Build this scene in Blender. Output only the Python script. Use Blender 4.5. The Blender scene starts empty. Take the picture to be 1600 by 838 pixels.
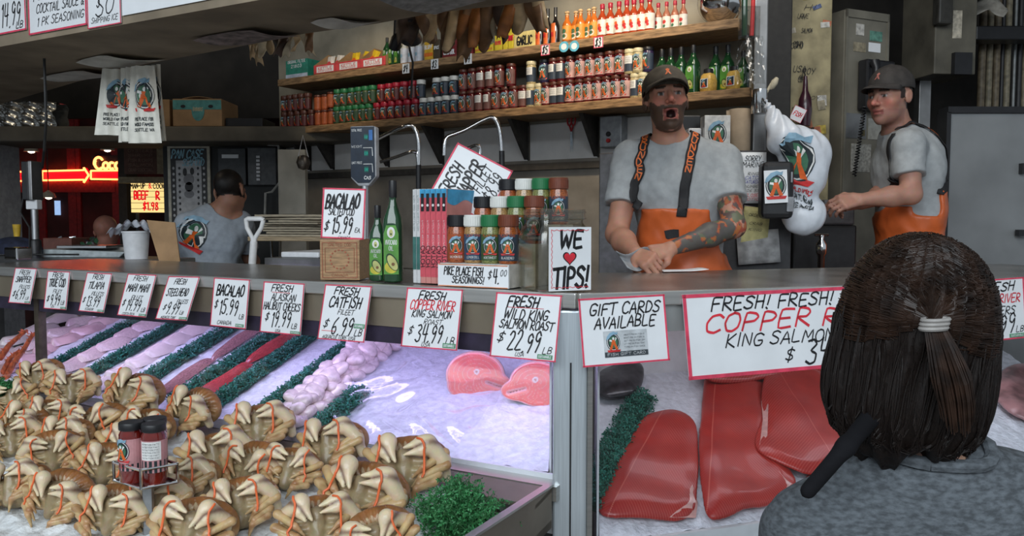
import bpy, bmesh, math, random
import numpy as np
from mathutils import Vector, Matrix, Euler
random.seed(7)
RNG = np.random.default_rng(7)
C = bpy.context.scene.collection
S = bpy.context.scene

# ------------------------------------------------------------------ camera
CAM = Vector((0, 0, 1.6)); FPX = 1250.0; PITCH = math.atan(74 / 1250)
cam_d = bpy.data.cameras.new('camera'); cam = bpy.data.objects.new('camera', cam_d); C.objects.link(cam)
cam.location = CAM; cam.rotation_euler = (math.pi / 2 - PITCH, 0, 0)
cam_d.sensor_fit = 'HORIZONTAL'; cam_d.sensor_width = 36; cam_d.lens = 36 * FPX / 1600
cam_d.clip_start = 0.05; cam_d.clip_end = 100
S.camera = cam
# ------------------------------------------------------------------ world, light, exposure
S.view_settings.view_transform = 'Standard'; S.view_settings.look = 'None'
S.view_settings.gamma = 1; S.view_settings.use_curve_mapping = False
S.view_settings.exposure = 0.12
wd = bpy.data.worlds.new('daylight'); S.world = wd; wd.use_nodes = True
nt = wd.node_tree; bg = nt.nodes['Background']
bg.inputs[0].default_value = (0.80, 0.90, 1.0, 1); bg.inputs[1].default_value = 0.43

R0 = math.radians
def light(name, typ, loc, target, energy, color, **kw):
    d = bpy.data.lights.new(name, typ); d.energy = energy; d.color = color
    for k, v in kw.items(): setattr(d, k, v)
    o = bpy.data.objects.new(name, d); C.objects.link(o); o.location = loc
    dv = Vector(target) - Vector(loc)
    o.rotation_euler = dv.to_track_quat('-Z', 'Y').to_euler()
    return o
light('street_daylight', 'AREA', (-1.5, -3.5, 4.2), (-0.2, 3, 1.3), 320, (0.86, 0.94, 1.0), shape='RECTANGLE', size=7, size_y=2.5)
light('shelf_spot_right', 'SPOT', (0.1, 3.0, 3.25), (0.42, 4.0, 2.40), 75, (1.0, 0.80, 0.54), spot_size=R0(58), spot_blend=.8, shadow_soft_size=.08)
light('shelf_spot_left', 'SPOT', (-0.75, 3.7, 3.25), (-0.88, 4.8, 2.52), 32, (1.0, 0.82, 0.55), spot_size=R0(34), spot_blend=.7, shadow_soft_size=.06)
light('loft_lamp', 'POINT', (-2.5, 4.3, 2.95), (0, 0, 0), 5, (1.0, 0.86, 0.64), shadow_soft_size=.1)
light('ceiling_lamp_stall', 'AREA', (0.9, 2.7, 3.25), (0.9, 3.2, 1.4), 11, (1.0, 0.93, 0.84), size=0.7)

# ------------------------------------------------------------------ pixel helpers
_F = Vector((0, math.cos(PITCH), -math.sin(PITCH))); _U = Vector((0, math.sin(PITCH), math.cos(PITCH))); _R = Vector((1, 0, 0))
def ray(px, py): return _F + _R * ((px - 800) / FPX) - _U * ((py - 419) / FPX)
def at(px, py, Y):
    d = ray(px, py); return CAM + d * (Y / d.y)
def on_plane(px, py, p0, n):
    d = ray(px, py); return CAM + d * ((Vector(p0) - CAM).dot(n) / d.dot(n))

class Frame:                      # a vertical plane: u runs to the right along it, n points away from the viewer
    def __init__(s, o, ang):
        s.o = Vector(o); s.ang = ang
        s.u = Vector((math.cos(ang), math.sin(ang), 0)); s.n = Vector((-math.sin(ang), math.cos(ang), 0)); s.rz = ang
    def p(s, a, b, z): return s.o + s.u * a + s.n * b + Vector((0, 0, z - s.o.z))
    def hit(s, px, py, off=0): return on_plane(px, py, s.o + s.n * off, s.n)
    def a(s, P): return (P - s.o).dot(s.u)
    def M(s, a, b, z): return Matrix.Translation(s.p(a, b, z)) @ Matrix.Rotation(s.ang, 4, 'Z')
R = math.radians
FL = Frame((0.141, 1.957, 0), R(-28.5))       # front plane of the left case
FR = Frame((0.185, 1.955, 0), R(18.5))        # front plane of the right case
FW = Frame((0, 4.2, 0), R(-32))               # front edges of the wall shelves
ZT = 1.42                                      # counter height

# ------------------------------------------------------------------ mesh builder
class MB:
    def __init__(s): s.V = []; s.F = []; s.I = []
    def add(s, vs, fs, m=0):
        b = len(s.V); s.V += [tuple(v) for v in vs]
        for f in fs: s.F.append(tuple(i + b for i in f)); s.I.append(m)
    def box(s, c, d, m=0, rot=None):
        x, y, z = d[0] / 2, d[1] / 2, d[2] / 2
        vs = [Vector((i * x, j * y, k * z)) for i in (-1, 1) for j in (-1, 1) for k in (-1, 1)]
        if rot is not None: vs = [rot @ v for v in vs]
        s.add([v + Vector(c) for v in vs], [(0, 1, 3, 2), (4, 6, 7, 5), (0, 4, 5, 1), (2, 3, 7, 6), (0, 2, 6, 4), (1, 5, 7, 3)], m)
    def tube(s, pts, r, seg=8, m=0, cap=True, flat=1.0):
        pts = [Vector(p) for p in pts]; n = len(pts)
        rs = r if isinstance(r, (list, tuple)) else [r] * n
        b = len(s.V); up = None
        for i, p in enumerate(pts):
            t = (pts[min(i + 1, n - 1)] - pts[max(i - 1, 0)]); t = t.normalized() if t.length > 1e-9 else Vector((0, 0, 1))
            if up is None: up = Vector((0, 0, 1)) if abs(t.z) < .9 else Vector((0, 1, 0))
            a = t.cross(up)
            if a.length < 1e-6: a = t.cross(Vector((1, .3, 0)))
            a.normalize(); up2 = a.cross(t).normalized(); up = up2
            for k in range(seg):
                w = 2 * math.pi * k / seg
                s.V.append(tuple(p + a * (math.cos(w) * rs[i]) + up2 * (math.sin(w) * rs[i] * flat)))
        for i in range(n - 1):
            for k in range(seg):
                k2 = (k + 1) % seg
                s.F.append((b + i * seg + k, b + i * seg + k2, b + (i + 1) * seg + k2, b + (i + 1) * seg + k)); s.I.append(m)
        if cap:
            s.F.append(tuple(b + k for k in range(seg))[::-1]); s.I.append(m)
            s.F.append(tuple(b + (n - 1) * seg + k for k in range(seg))); s.I.append(m)
    def lathe(s, prof, seg=16, c=(0, 0, 0), m=0, sq=0.0, M=None):
        b = len(s.V); n = len(prof); c = Vector(c)
        for r, z in prof:
            for k in range(seg):
                w = 2 * math.pi * k / seg; x, y = math.cos(w), math.sin(w)
                if sq:
                    q = (abs(x) ** (2 + 6 * sq) + abs(y) ** (2 + 6 * sq)) ** (-1 / (2 + 6 * sq)); x *= q; y *= q
                v = Vector((x * r, y * r, z)) + c
                s.V.append(tuple(M @ v if M is not None else v))
        for i in range(n - 1):
            for k in range(seg):
                k2 = (k + 1) % seg
                s.F.append((b + i * seg + k, b + i * seg + k2, b + (i + 1) * seg + k2, b + (i + 1) * seg + k)); s.I.append(m)
        if prof[0][0] > 1e-6: s.F.append(tuple(b + k for k in range(seg))[::-1]); s.I.append(m)
        if prof[-1][0] > 1e-6: s.F.append(tuple(b + (n - 1) * seg + k for k in range(seg))); s.I.append(m)
    def prism(s, poly, d, m=0, M=None):          # poly in x,z; thickness along y from 0 to d
        n = len(poly); vs = [Vector((x, 0, z)) for x, z in poly] + [Vector((x, d, z)) for x, z in poly]
        if M is not None: vs = [M @ v for v in vs]
        s.add(vs, [tuple(range(n)), tuple(range(2 * n - 1, n - 1, -1))] + [(i, (i + 1) % n, n + (i + 1) % n, n + i)[::-1] for i in range(n)], m)
    def grid(s, fn, nu, nv, m=0, thick=None):
        b = len(s.V)
        for j in range(nv + 1):
            for i in range(nu + 1): s.V.append(tuple(fn(i / nu, j / nv)))
        for j in range(nv):
            for i in range(nu):
                a = b + j * (nu + 1) + i; s.F.append((a, a + 1, a + nu + 2, a + nu + 1)); s.I.append(m)

def obj(name, mb, mats, parent=None, loc=None, rot=None, smooth=False, bevel=0, mw=None, solid=0, sub=0):
    me = bpy.data.meshes.new(name); me.from_pydata(mb.V, [], mb.F)
    mats = mats if isinstance(mats, (list, tuple)) else [mats]
    for m in mats: me.materials.append(m)
    if len(mats) > 1: me.polygons.foreach_set('material_index', mb.I)
    if smooth: me.polygons.foreach_set('use_smooth', [True] * len(me.polygons))
    me.update()
    bm = bmesh.new(); bm.from_mesh(me); bmesh.ops.recalc_face_normals(bm, faces=bm.faces[:]); bm.to_mesh(me); bm.free()
    if smooth: me.set_sharp_from_angle(angle=R(42))
    o = bpy.data.objects.new(name, me); C.objects.link(o)
    if parent: o.parent = parent
    if loc is not None: o.location = loc
    if rot is not None: o.rotation_euler = rot
    if mw is not None: o.matrix_local = mw
    if solid: md = o.modifiers.new('solid', 'SOLIDIFY'); md.thickness = solid; md.offset = 0
    if bevel: md = o.modifiers.new('bevel', 'BEVEL'); md.width = bevel; md.segments = 2; md.limit_method = 'ANGLE'
    if sub: md = o.modifiers.new('sub', 'SUBSURF'); md.levels = sub; md.render_levels = sub
    return o
def tag(o, label, cat, group=None, kind=None):
    if label: o['label'] = label
    if cat: o['category'] = cat
    if group: o['group'] = group
    if kind: o['kind'] = kind
    return o
def thing(name, label, cat, loc=(0, 0, 0), rz=0, group=None, mw=None):
    o = bpy.data.objects.new(name, None); C.objects.link(o); o.empty_display_size = .05
    o.location = loc; o.rotation_euler = (0, 0, rz)
    if mw is not None: o.matrix_world = mw
    return tag(o, label, cat, group)
def struct(name, mb, mats, **k):
    o = obj(name, mb, mats, **k); o['kind'] = 'structure'; return o
def copy_tree(o, parent=None):
    c = o.copy(); C.objects.link(c)
    if parent: c.parent = parent
    for ch in list(o.children): copy_tree(ch, c)
    return c
ORD = ['', 'first', 'second', 'third', 'fourth', 'fifth', 'sixth', 'seventh', 'eighth', 'ninth', 'tenth', 'eleventh', 'twelfth', 'thirteenth',
       'fourteenth', 'fifteenth', 'sixteenth', 'seventeenth', 'eighteenth', 'nineteenth', 'twentieth']

# ------------------------------------------------------------------ materials
_mats = {}
def mat(name, col, rough=.6, metal=0, vary=.12, scale=30, bump=0, bscale=None, spec=.5, emit=0, ecol=None, sss=0, coat=0, trans=0, ior=1.45, alpha=1, stretch=None, col2=None):
    if name in _mats: return _mats[name]
    m = bpy.data.materials.new(name); m.use_nodes = True; n = m.node_tree; b = n.nodes['Principled BSDF']; L = n.links.new
    b.inputs['Roughness'].default_value = rough; b.inputs['Metallic'].default_value = metal
    b.inputs['Specular IOR Level'].default_value = spec; b.inputs['IOR'].default_value = ior
    b.inputs['Transmission Weight'].default_value = trans; b.inputs['Coat Weight'].default_value = coat; b.inputs['Alpha'].default_value = alpha
    if sss: b.inputs['Subsurface Weight'].default_value = sss; b.inputs['Subsurface Radius'].default_value = (.02, .008, .005)
    tc = n.nodes.new('ShaderNodeTexCoord'); mp = n.nodes.new('ShaderNodeMapping'); L(tc.outputs['Object'], mp.inputs[0])
    if stretch: mp.inputs['Scale'].default_value = stretch
    nz = n.nodes.new('ShaderNodeTexNoise'); nz.inputs['Scale'].default_value = scale; nz.inputs['Detail'].default_value = 4; L(mp.outputs[0], nz.inputs['Vector'])
    mx = n.nodes.new('ShaderNodeMix'); mx.data_type = 'RGBA'
    c = tuple(col[:3])
    c2 = col2 if col2 else tuple(max(0, x * (1 - 2 * vary)) for x in c)
    c1 = c if col2 else tuple(min(1, x * (1 + vary)) for x in c)
    mx.inputs[6].default_value = (*c2, 1); mx.inputs[7].default_value = (*c1, 1)
    cr = n.nodes.new('ShaderNodeMapRange'); cr.inputs[1].default_value = .35; cr.inputs[2].default_value = .65
    L(nz.outputs[0], cr.inputs[0]); L(cr.outputs[0], mx.inputs[0]); L(mx.outputs[2], b.inputs['Base Color'])
    if bump:
        nb = n.nodes.new('ShaderNodeTexNoise'); nb.inputs['Scale'].default_value = bscale or scale * 3; nb.inputs['Detail'].default_value = 5; L(mp.outputs[0], nb.inputs['Vector'])
        bp = n.nodes.new('ShaderNodeBump'); bp.inputs['Strength'].default_value = bump; bp.inputs['Distance'].default_value = .01
        L(nb.outputs[0], bp.inputs['Height']); L(bp.outputs[0], b.inputs['Normal'])
    if emit:
        b.inputs['Emission Color'].default_value = (*(ecol or c), 1); b.inputs['Emission Strength'].default_value = emit
    _mats[name] = m; return m
def attr_mat(name, rough=.5, sss=0, bump=0, bscale=200, spec=.5, coat=0):
    if name in _mats: return _mats[name]
    m = bpy.data.materials.new(name); m.use_nodes = True; n = m.node_tree; b = n.nodes['Principled BSDF']; L = n.links.new
    a = n.nodes.new('ShaderNodeAttribute'); a.attribute_name = 'tone'
    tc = n.nodes.new('ShaderNodeTexCoord'); nz = n.nodes.new('ShaderNodeTexNoise'); nz.inputs['Scale'].default_value = 60; L(tc.outputs['Object'], nz.inputs['Vector'])
    mx = n.nodes.new('ShaderNodeMix'); mx.data_type = 'RGBA'; mx.blend_type = 'MULTIPLY'; mx.inputs[0].default_value = .25
    L(a.outputs['Color'], mx.inputs[6]); L(nz.outputs['Color'], mx.inputs[7]); L(mx.outputs[2], b.inputs['Base Color'])
    b.inputs['Roughness'].default_value = rough; b.inputs['Specular IOR Level'].default_value = spec; b.inputs['Coat Weight'].default_value = coat
    if sss: b.inputs['Subsurface Weight'].default_value = sss; b.inputs['Subsurface Radius'].default_value = (.012, .005, .003)
    if bump:
        nb = n.nodes.new('ShaderNodeTexNoise'); nb.inputs['Scale'].default_value = bscale; nb.inputs['Detail'].default_value = 4; L(tc.outputs['Object'], nb.inputs['Vector'])
        bp = n.nodes.new('ShaderNodeBump'); bp.inputs['Strength'].default_value = bump; bp.inputs['Distance'].default_value = .004
        L(nb.outputs[0], bp.inputs['Height']); L(bp.outputs[0], b.inputs['Normal'])
    _mats[name] = m; return m
def glass_mat(name, tint=(1, 1, 1), rough=.02, refl=1.0, ior=1.35):
    if name in _mats: return _mats[name]
    m = bpy.data.materials.new(name); m.use_nodes = True; n = m.node_tree; L = n.links.new
    n.nodes.remove(n.nodes['Principled BSDF']); out = n.nodes['Material Output']
    t = n.nodes.new('ShaderNodeBsdfTransparent'); t.inputs[0].default_value = (*tint, 1)
    g = n.nodes.new('ShaderNodeBsdfGlossy'); g.inputs['Roughness'].default_value = rough; g.inputs[0].default_value = (refl, refl, refl, 1)
    lw = n.nodes.new('ShaderNodeLayerWeight'); lw.inputs[0].default_value = .5
    pw = n.nodes.new('ShaderNodeMath'); pw.operation = 'POWER'; pw.inputs[1].default_value = 5; L(lw.outputs['Facing'], pw.inputs[0])
    f = n.nodes.new('ShaderNodeMath'); f.operation = 'MULTIPLY_ADD'; r0 = ((ior - 1) / (ior + 1)) ** 2 * 1.6
    f.inputs[1].default_value = 1 - r0; f.inputs[2].default_value = r0; L(pw.outputs[0], f.inputs[0])
    x = n.nodes.new('ShaderNodeMixShader'); L(f.outputs[0], x.inputs[0]); L(t.outputs[0], x.inputs[1]); L(g.outputs[0], x.inputs[2]); L(x.outputs[0], out.inputs[0])
    _mats[name] = m; return m

PAPER = mat('sign_card', (.80, .82, .84), .45, vary=.03, scale=8)
INK = mat('black_ink', (.012, .012, .014), .5)
REDINK = mat('red_ink', (.72, .03, .05), .5)
REDEDGE = mat('red_marker_edge', (.75, .06, .12), .5)
GREENTAG = mat('green_tag', (.10, .30, .16), .5)
STEEL = mat('brushed_steel', (.50, .51, .52), .32, 1, vary=.08, scale=6, stretch=(1, 30, 1))
STEELD = mat('dull_steel', (.30, .30, .30), .45, .9, vary=.2, scale=5, bump=.05)
CHROME = mat('chrome', (.72, .72, .72), .12, 1, vary=.03)
BLACKP = mat('black_plastic', (.015, .015, .017), .4, vary=.1)
WOOD = mat('shelf_wood', (.33, .20, .10), .6, vary=.28, scale=7, stretch=(2, 14, 14), bump=.2)
WHITEP = mat('white_plastic', (.75, .76, .78), .4, vary=.04)
CARD = mat('brown_cardboard', (.36, .22, .11), .8, vary=.1, scale=10)
WIRE = mat('black_wire', (.02, .02, .02), .5)

# ------------------------------------------------------------------ hand lettering (marker strokes)
GL = {'A': '0,0 .28,1 .55,0|.1,.36 .5,.36', 'B': '.05,0 .05,1 .4,.95 .5,.78 .38,.55 .05,.52 .45,.45 .55,.25 .42,.04 .05,0', 'C': '.55,.85 .4,1 .15,.92 .02,.55 .1,.12 .35,0 .55,.14',
 'D': '.05,0 .05,1 .35,.93 .55,.55 .4,.1 .05,0', 'E': '.5,1 .05,.98 .05,0 .5,.02|.05,.5 .4,.52', 'F': '.55,1 .05,.97 .05,0|.05,.52 .42,.54', 'G': '.55,.86 .35,1 .1,.88 .02,.45 .15,.05 .42,.02 .54,.2 .54,.42 .3,.42',
 'H': '.05,1 .05,0|.5,1 .5,0|.05,.5 .5,.53', 'I': '.1,1 .1,0', 'J': '.4,1 .4,.15 .25,0 .05,.15', 'K': '.05,1 .05,0|.5,1 .06,.45 .52,0', 'L': '.05,1 .05,.02 .5,.03', 'M': '.02,0 .1,1 .35,.35 .6,1 .68,0',
 'N': '.05,0 .05,1 .5,0 .5,1', 'O': '.28,1 .08,.85 .02,.45 .14,.06 .34,0 .52,.2 .55,.6 .45,.92 .28,1', 'P': '.05,0 .05,1 .4,.95 .52,.75 .4,.52 .05,.47', 'Q': '.28,1 .05,.75 .05,.25 .28,0 .52,.25 .52,.75 .28,1|.35,.25 .6,-.08',
 'R': '.05,0 .05,1 .4,.95 .5,.75 .38,.52 .05,.5 .55,0', 'S': '.52,.88 .35,1 .12,.92 .07,.7 .3,.54 .5,.36 .45,.08 .2,0 .02,.12', 'T': '.28,.97 .28,0|0,.96 .58,1', 'U': '.05,1 .05,.2 .2,0 .42,.05 .5,.3 .5,1',
 'V': '0,1 .26,0 .55,1', 'W': '0,1 .15,0 .36,.8 .54,0 .75,1', 'X': '.02,1 .5,0|.5,1 .02,0', 'Y': '0,1 .27,.5|.55,1 .2,0', 'Z': '.03,.97 .52,1 .03,.03 .55,.05',
 '0': '.26,1 .08,.8 .03,.4 .14,.05 .32,.02 .46,.3 .46,.7 .36,.95 .26,1', '1': '.05,.8 .2,1 .2,0', '2': '.05,.8 .2,1 .42,.92 .42,.65 .03,.03 .5,.05', '3': '.05,.95 .3,1 .45,.8 .2,.55 .46,.4 .42,.08 .2,0 .02,.1',
 '4': '.08,1 .04,.45 .5,.48|.4,1 .38,0', '5': '.48,1 .1,.97 .07,.58 .3,.62 .48,.4 .4,.06 .15,0 .02,.1', '6': '.42,1 .15,.7 .04,.3 .16,.02 .36,.03 .46,.25 .34,.46 .1,.38', '7': '.03,.97 .48,1 .18,0',
 '8': '.25,.53 .08,.72 .2,1 .4,.92 .38,.7 .1,.4 .06,.12 .26,0 .45,.15 .4,.4 .25,.53', '9': '.44,.82 .28,1 .08,.85 .08,.6 .28,.5 .44,.72 .42,.4 .26,0', '$': '.46,.8 .28,.9 .08,.78 .12,.58 .38,.42 .42,.22 .24,.1 .04,.2|.3,1.05 .2,-.05',
 '.': '.05,0 .1,.04', ',': '.1,.05 .04,-.14', '!': '.16,1 .1,.3|.06,.05 .1,0', '&': '.55,0 .1,.75 .25,1 .38,.8 .05,.25 .2,0 .5,.35', '-': '.05,.45 .4,.48', '#': '.15,0 .25,1|.35,0 .45,1|.03,.35 .5,.38|.06,.65 .55,.68', '/': '0,-.05 .4,1.05', "'": '.1,1 .08,.8', ':': '.08,.1 .1,.14|.08,.6 .1,.64'}
GW = {'M': .72, 'W': .8, 'I': .22, '.': .2, ',': .2, '!': .28, '1': .32, ' ': .3, "'": .2, ':': .2}
def curve_pts(pl, n=3):
    if len(pl) < 3: return pl
    out = []
    for i in range(len(pl) - 1):
        p0 = pl[max(i - 1, 0)]; p1 = pl[i]; p2 = pl[i + 1]; p3 = pl[min(i + 2, len(pl) - 1)]
        for k in range(n):
            t = k / n; q = []
            for a in (0, 1):
                # softened Catmull-Rom
                m1 = (p2[a] - p0[a]) * .28; m2 = (p3[a] - p1[a]) * .28
                q.append((2 * t**3 - 3 * t**2 + 1) * p1[a] + (t**3 - 2 * t**2 + t) * m1 + (-2 * t**3 + 3 * t**2) * p2[a] + (t**3 - t**2) * m2)
            out.append(tuple(q))
    out.append(pl[-1]); return out
def text_w(s): return sum(GW.get(c, .58) + .1 for c in s) - .1
def letter(mb, s, mp, x, y, h, width=None, wt=.085, slant=.2, m=0, align='c', jit=.03, nib=.55, lay=0.0):
    """strokes of s as ribbons; (x, y) = centre (or left) of the line's box; mp maps (x, y, layer) to a point"""
    W = text_w(s); sx = h if width is None else width / W
    x0 = x - W * sx / 2 if align == 'c' else x
    rr = random.Random(s + str(round(x, 4)))
    for ch in s:
        if ch in GL:
            dy = rr.uniform(-jit, jit); sc = 1 + rr.uniform(-jit, jit)
            for st in GL[ch].split('|'):
                pl = [tuple(float(q) for q in p.split(',')) for p in st.split()]
                pl = curve_pts(pl)
                pts = [(x0 + (p[0] + slant * (p[1] - .5)) * sx, y - h / 2 + (p[1] * sc + dy) * h) for p in pl]
                w0 = wt * h * 1.4; vs = []; n = len(pts)
                for i, p in enumerate(pts):
                    a = pts[max(i - 1, 0)]; b = pts[min(i + 1, n - 1)]; tx, ty = b[0] - a[0], b[1] - a[1]; l = math.hypot(tx, ty) or 1
                    tx /= l; ty /= l
                    w = w0 * (1 - nib * abs(tx * .55 + ty * .83) * .55) / 1.0
                    e = w * .5
                    if i == 0: p = (p[0] - tx * e, p[1] - ty * e)
                    if i == n - 1: p = (p[0] + tx * e, p[1] + ty * e)
                    vs.append(mp(p[0] - ty * w / 2, p[1] + tx * w / 2, lay)); vs.append(mp(p[0] + ty * w / 2, p[1] - tx * w / 2, lay))
                mb.add(vs, [(2 * i, 2 * i + 1, 2 * i + 3, 2 * i + 2) for i in range(n - 1)], m)
        x0 += (GW.get(ch, .58) + .1) * sx
def flat_map(off=.0008, step=.0004):
    return lambda x, y, l=0: (x, -off - step * l, y)

# the fishmonger's round emblem: dark ring, orange figure, pale blue fish above, red banner
E_WHITE = mat('emblem_white', (.8, .8, .78), .5); E_DARK = mat('emblem_dark', (.02, .03, .035), .5); E_GREEN = mat('emblem_green', (.05, .16, .09), .5)
E_ORANGE = mat('emblem_orange', (.75, .13, .02), .5); E_BLUE = mat('emblem_blue', (.25, .42, .55), .5); E_RED = mat('emblem_red', (.6, .03, .03), .5)
EMB = [E_WHITE, E_DARK, E_GREEN, E_ORANGE, E_BLUE, E_RED]
def emblem(mb, mp, cx, cy, s, m0, rich=True):
    def ell(rx, ry, l, m, oy=0, n=18):
        vs = [mp(cx, cy + oy * s, l)] + [mp(cx + math.cos(2 * math.pi * i / n) * rx * s, cy + oy * s + math.sin(2 * math.pi * i / n) * ry * s, l) for i in range(n)]
        mb.add(vs, [(0, i + 1, (i + 1) % n + 1) for i in range(n)], m0 + m)
    def poly(pts, l, m):
        mx = sum(p[0] for p in pts) / len(pts); my = sum(p[1] for p in pts) / len(pts)
        vs = [mp(cx + mx * s, cy + my * s, l)] + [mp(cx + x * s, cy + y * s, l) for x, y in pts]; n = len(pts)
        mb.add(vs, [(0, i + 1, (i + 1) % n + 1) for i in range(n)], m0 + m)
    ell(.42, .5, 1, 1); 
    if rich: ell(.38, .455, 2, 0); ell(.35, .42, 3, 1)
    ell(.27, .34, 4, 2)
    poly([(-.10, .12), (.10, .12), (.14, -.12), (-.14, -.12)], 5, 3); poly([(-.14, -.11), (.0, -.11), (-.12, -.43), (-.28, -.41)], 5, 3); poly([(0, -.11), (.14, -.11), (.28, -.41), (.12, -.43)], 5, 3)
    poly([(-.10, .13), (-.09, .02), (-.25, .06), (-.24, .15)], 6, 0); poly([(.10, .13), (.09, .02), (.22, .22), (.15, .28)], 6, 0); ell(.065, .08, 6, 0, .2)
    poly([(-.46, .12), (-.38, .34), (-.2, .52), (.05, .6), (.22, .52), (.3, .58), (.26, .42), (.1, .44), (-.12, .36), (-.3, .18)], 7, 4)
    poly([(-.42, -.44), (.42, -.44), (.36, -.56), (-.36, -.56)], 7, 5)
# ------------------------------------------------------------------ soft shapes: smooth unions meshed with surface nets
def V3(v): return np.array(v, dtype=np.float32)
def s_sph(P, c, r): return np.linalg.norm(P - V3(c), axis=1) - r
def s_ell(P, c, r, M=None):
    q = P - V3(c)
    if M is not None: q = q @ np.array(M, dtype=np.float32)
    r = V3(r); k0 = np.linalg.norm(q / r, axis=1); k1 = np.linalg.norm(q / (r * r), axis=1) + 1e-9
    return k0 * (k0 - 1) / k1
def s_cone(P, a, b, r1, r2):
    a, b = V3(a), V3(b); ba = b - a; h = np.clip(((P - a) @ ba) / max(float(ba @ ba), 1e-9), 0, 1)
    return np.linalg.norm(P - a - h[:, None] * ba, axis=1) - (r1 + (r2 - r1) * h)
def s_box(P, c, d, r=0, M=None):
    q = P - V3(c)
    if M is not None: q = q @ np.array(M, dtype=np.float32)
    q = np.abs(q) - (V3(d) - r); return np.linalg.norm(np.maximum(q, 0), axis=1) + np.minimum(q.max(axis=1), 0) - r
def smin(a, b, k): h = np.clip(.5 + .5 * (b - a) / k, 0, 1); return b + (a - b) * h - k * h * (1 - h)
def smax(a, b, k): return -smin(-a, -b, k)
def smins(ds, k):
    d = ds[0]
    for e in ds[1:]: d = smin(d, e, k)
    return d
def surf(f, lo, hi, h, s=4):
    lo = V3(lo); hi = V3(hi); nb = np.ceil((hi - lo) / (h * s)).astype(int); n = nb * s
    I = np.stack(np.meshgrid(*[np.arange(k) for k in nb], indexing='ij'), -1).reshape(-1, 3)
    dc = f((lo + (I * s + (s - 1) / 2) * h).astype(np.float32)); act = np.abs(dc) < h * s * .87 * 2.2
    D = np.repeat(np.repeat(np.repeat(np.where(dc.reshape(nb) < 0, -1., 1.).astype(np.float32), s, 0), s, 1), s, 2)
    A = I[act]; J = np.stack(np.meshgrid(*[np.arange(s)] * 3, indexing='ij'), -1).reshape(-1, 3)
    for c0 in range(0, len(A), 6000):
        N_ = (A[c0:c0 + 6000, None, :] * s + J[None]).reshape(-1, 3); D[N_[:, 0], N_[:, 1], N_[:, 2]] = f((lo + N_ * h).astype(np.float32))
    D[0] = D[-1] = 1; D[:, 0] = D[:, -1] = 1; D[:, :, 0] = D[:, :, -1] = 1
    g = D < 0; cs = [(i, j, k) for i in (0, 1) for j in (0, 1) for k in (0, 1)]
    sl = lambda X, o: X[o[0]:X.shape[0] - 1 + o[0], o[1]:X.shape[1] - 1 + o[1], o[2]:X.shape[2] - 1 + o[2]]
    cnt = sum(sl(g, o).astype(np.int8) for o in cs); cell = (cnt > 0) & (cnt < 8); idx = -np.ones(cell.shape, dtype=np.int64); Cc = np.argwhere(cell); idx[cell] = np.arange(len(Cc))
    vals = {o: D[Cc[:, 0] + o[0], Cc[:, 1] + o[1], Cc[:, 2] + o[2]] for o in cs}; acc = np.zeros((len(Cc), 3)); num = np.zeros(len(Cc))
    for a in cs:
        for ax in range(3):
            if a[ax] == 0:
                b_ = list(a); b_[ax] = 1; va, vb = vals[a], vals[tuple(b_)]; m = (va < 0) != (vb < 0); t = np.where(m, va / np.where(m, va - vb, 1), 0)
                p = np.tile(np.array(a, dtype=float), (len(Cc), 1)); p[:, ax] = t; acc += p * m[:, None]; num += m
    Vt = lo + (Cc + acc / num[:, None]) * h; F = []
    for ax in range(3):
        o = [0, 0, 0]; o[ax] = 1; ga = g[tuple(slice(0, g.shape[i] - o[i]) for i in range(3))]; gb = g[tuple(slice(o[i], None) for i in range(3))]
        E = np.argwhere(ga != gb); u, v = [(1, 2), (2, 0), (0, 1)][ax]; q = []
        for du, dv in ((1, 1), (0, 1), (0, 0), (1, 0)):
            c = E.copy(); c[:, u] -= du; c[:, v] -= dv; q.append(idx[c[:, 0], c[:, 1], c[:, 2]])
        q = np.stack(q, 1); fl = ~ga[E[:, 0], E[:, 1], E[:, 2]]; q[fl] = q[fl][:, ::-1]; F.append(q)
    F = np.concatenate(F); return Vt, F[(F >= 0).all(1)]
def sobj(name, f, lo, hi, h, m, parent=None, org=(0, 0, 0), col=None, smooth_it=1):
    Vt, F = surf(f, lo, hi, h)
    for _ in range(smooth_it):                          # relax the grid a little
        E = np.concatenate([F[:, [0, 1]], F[:, [1, 2]], F[:, [2, 3]], F[:, [3, 0]]]); s = np.zeros_like(Vt); c = np.zeros(len(Vt))
        np.add.at(s, E[:, 0], Vt[E[:, 1]]); np.add.at(c, E[:, 0], 1); np.add.at(s, E[:, 1], Vt[E[:, 0]]); np.add.at(c, E[:, 1], 1); Vt = Vt * .5 + .5 * s / np.maximum(c, 1)[:, None]
    me = bpy.data.meshes.new(name); me.from_pydata((Vt - np.array(org)).tolist(), [], F.tolist()); me.polygons.foreach_set('use_smooth', [True] * len(me.polygons)); me.materials.append(m)
    if col is not None:
        a = me.color_attributes.new('tone', 'FLOAT_COLOR', 'POINT'); cc = np.ones((len(Vt), 4), dtype=np.float32); cc[:, :3] = col(Vt.astype(np.float32)); a.data.foreach_set('color', cc.ravel())
    me.update(); o = bpy.data.objects.new(name, me); C.objects.link(o)
    if parent: o.parent = parent
    return o
def grad(f, P, e=.002):
    g = np.stack([f(P + V3(d) * e) - f(P - V3(d) * e) for d in ((1, 0, 0), (0, 1, 0), (0, 0, 1))], 1); return g / (np.linalg.norm(g, axis=1)[:, None] + 1e-9)
def project(f, P, off=0.0, it=6):
    P = np.array(P, dtype=np.float32)
    for _ in range(it): P = P - grad(f, P) * (f(P) - off)[:, None]
    return P
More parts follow.
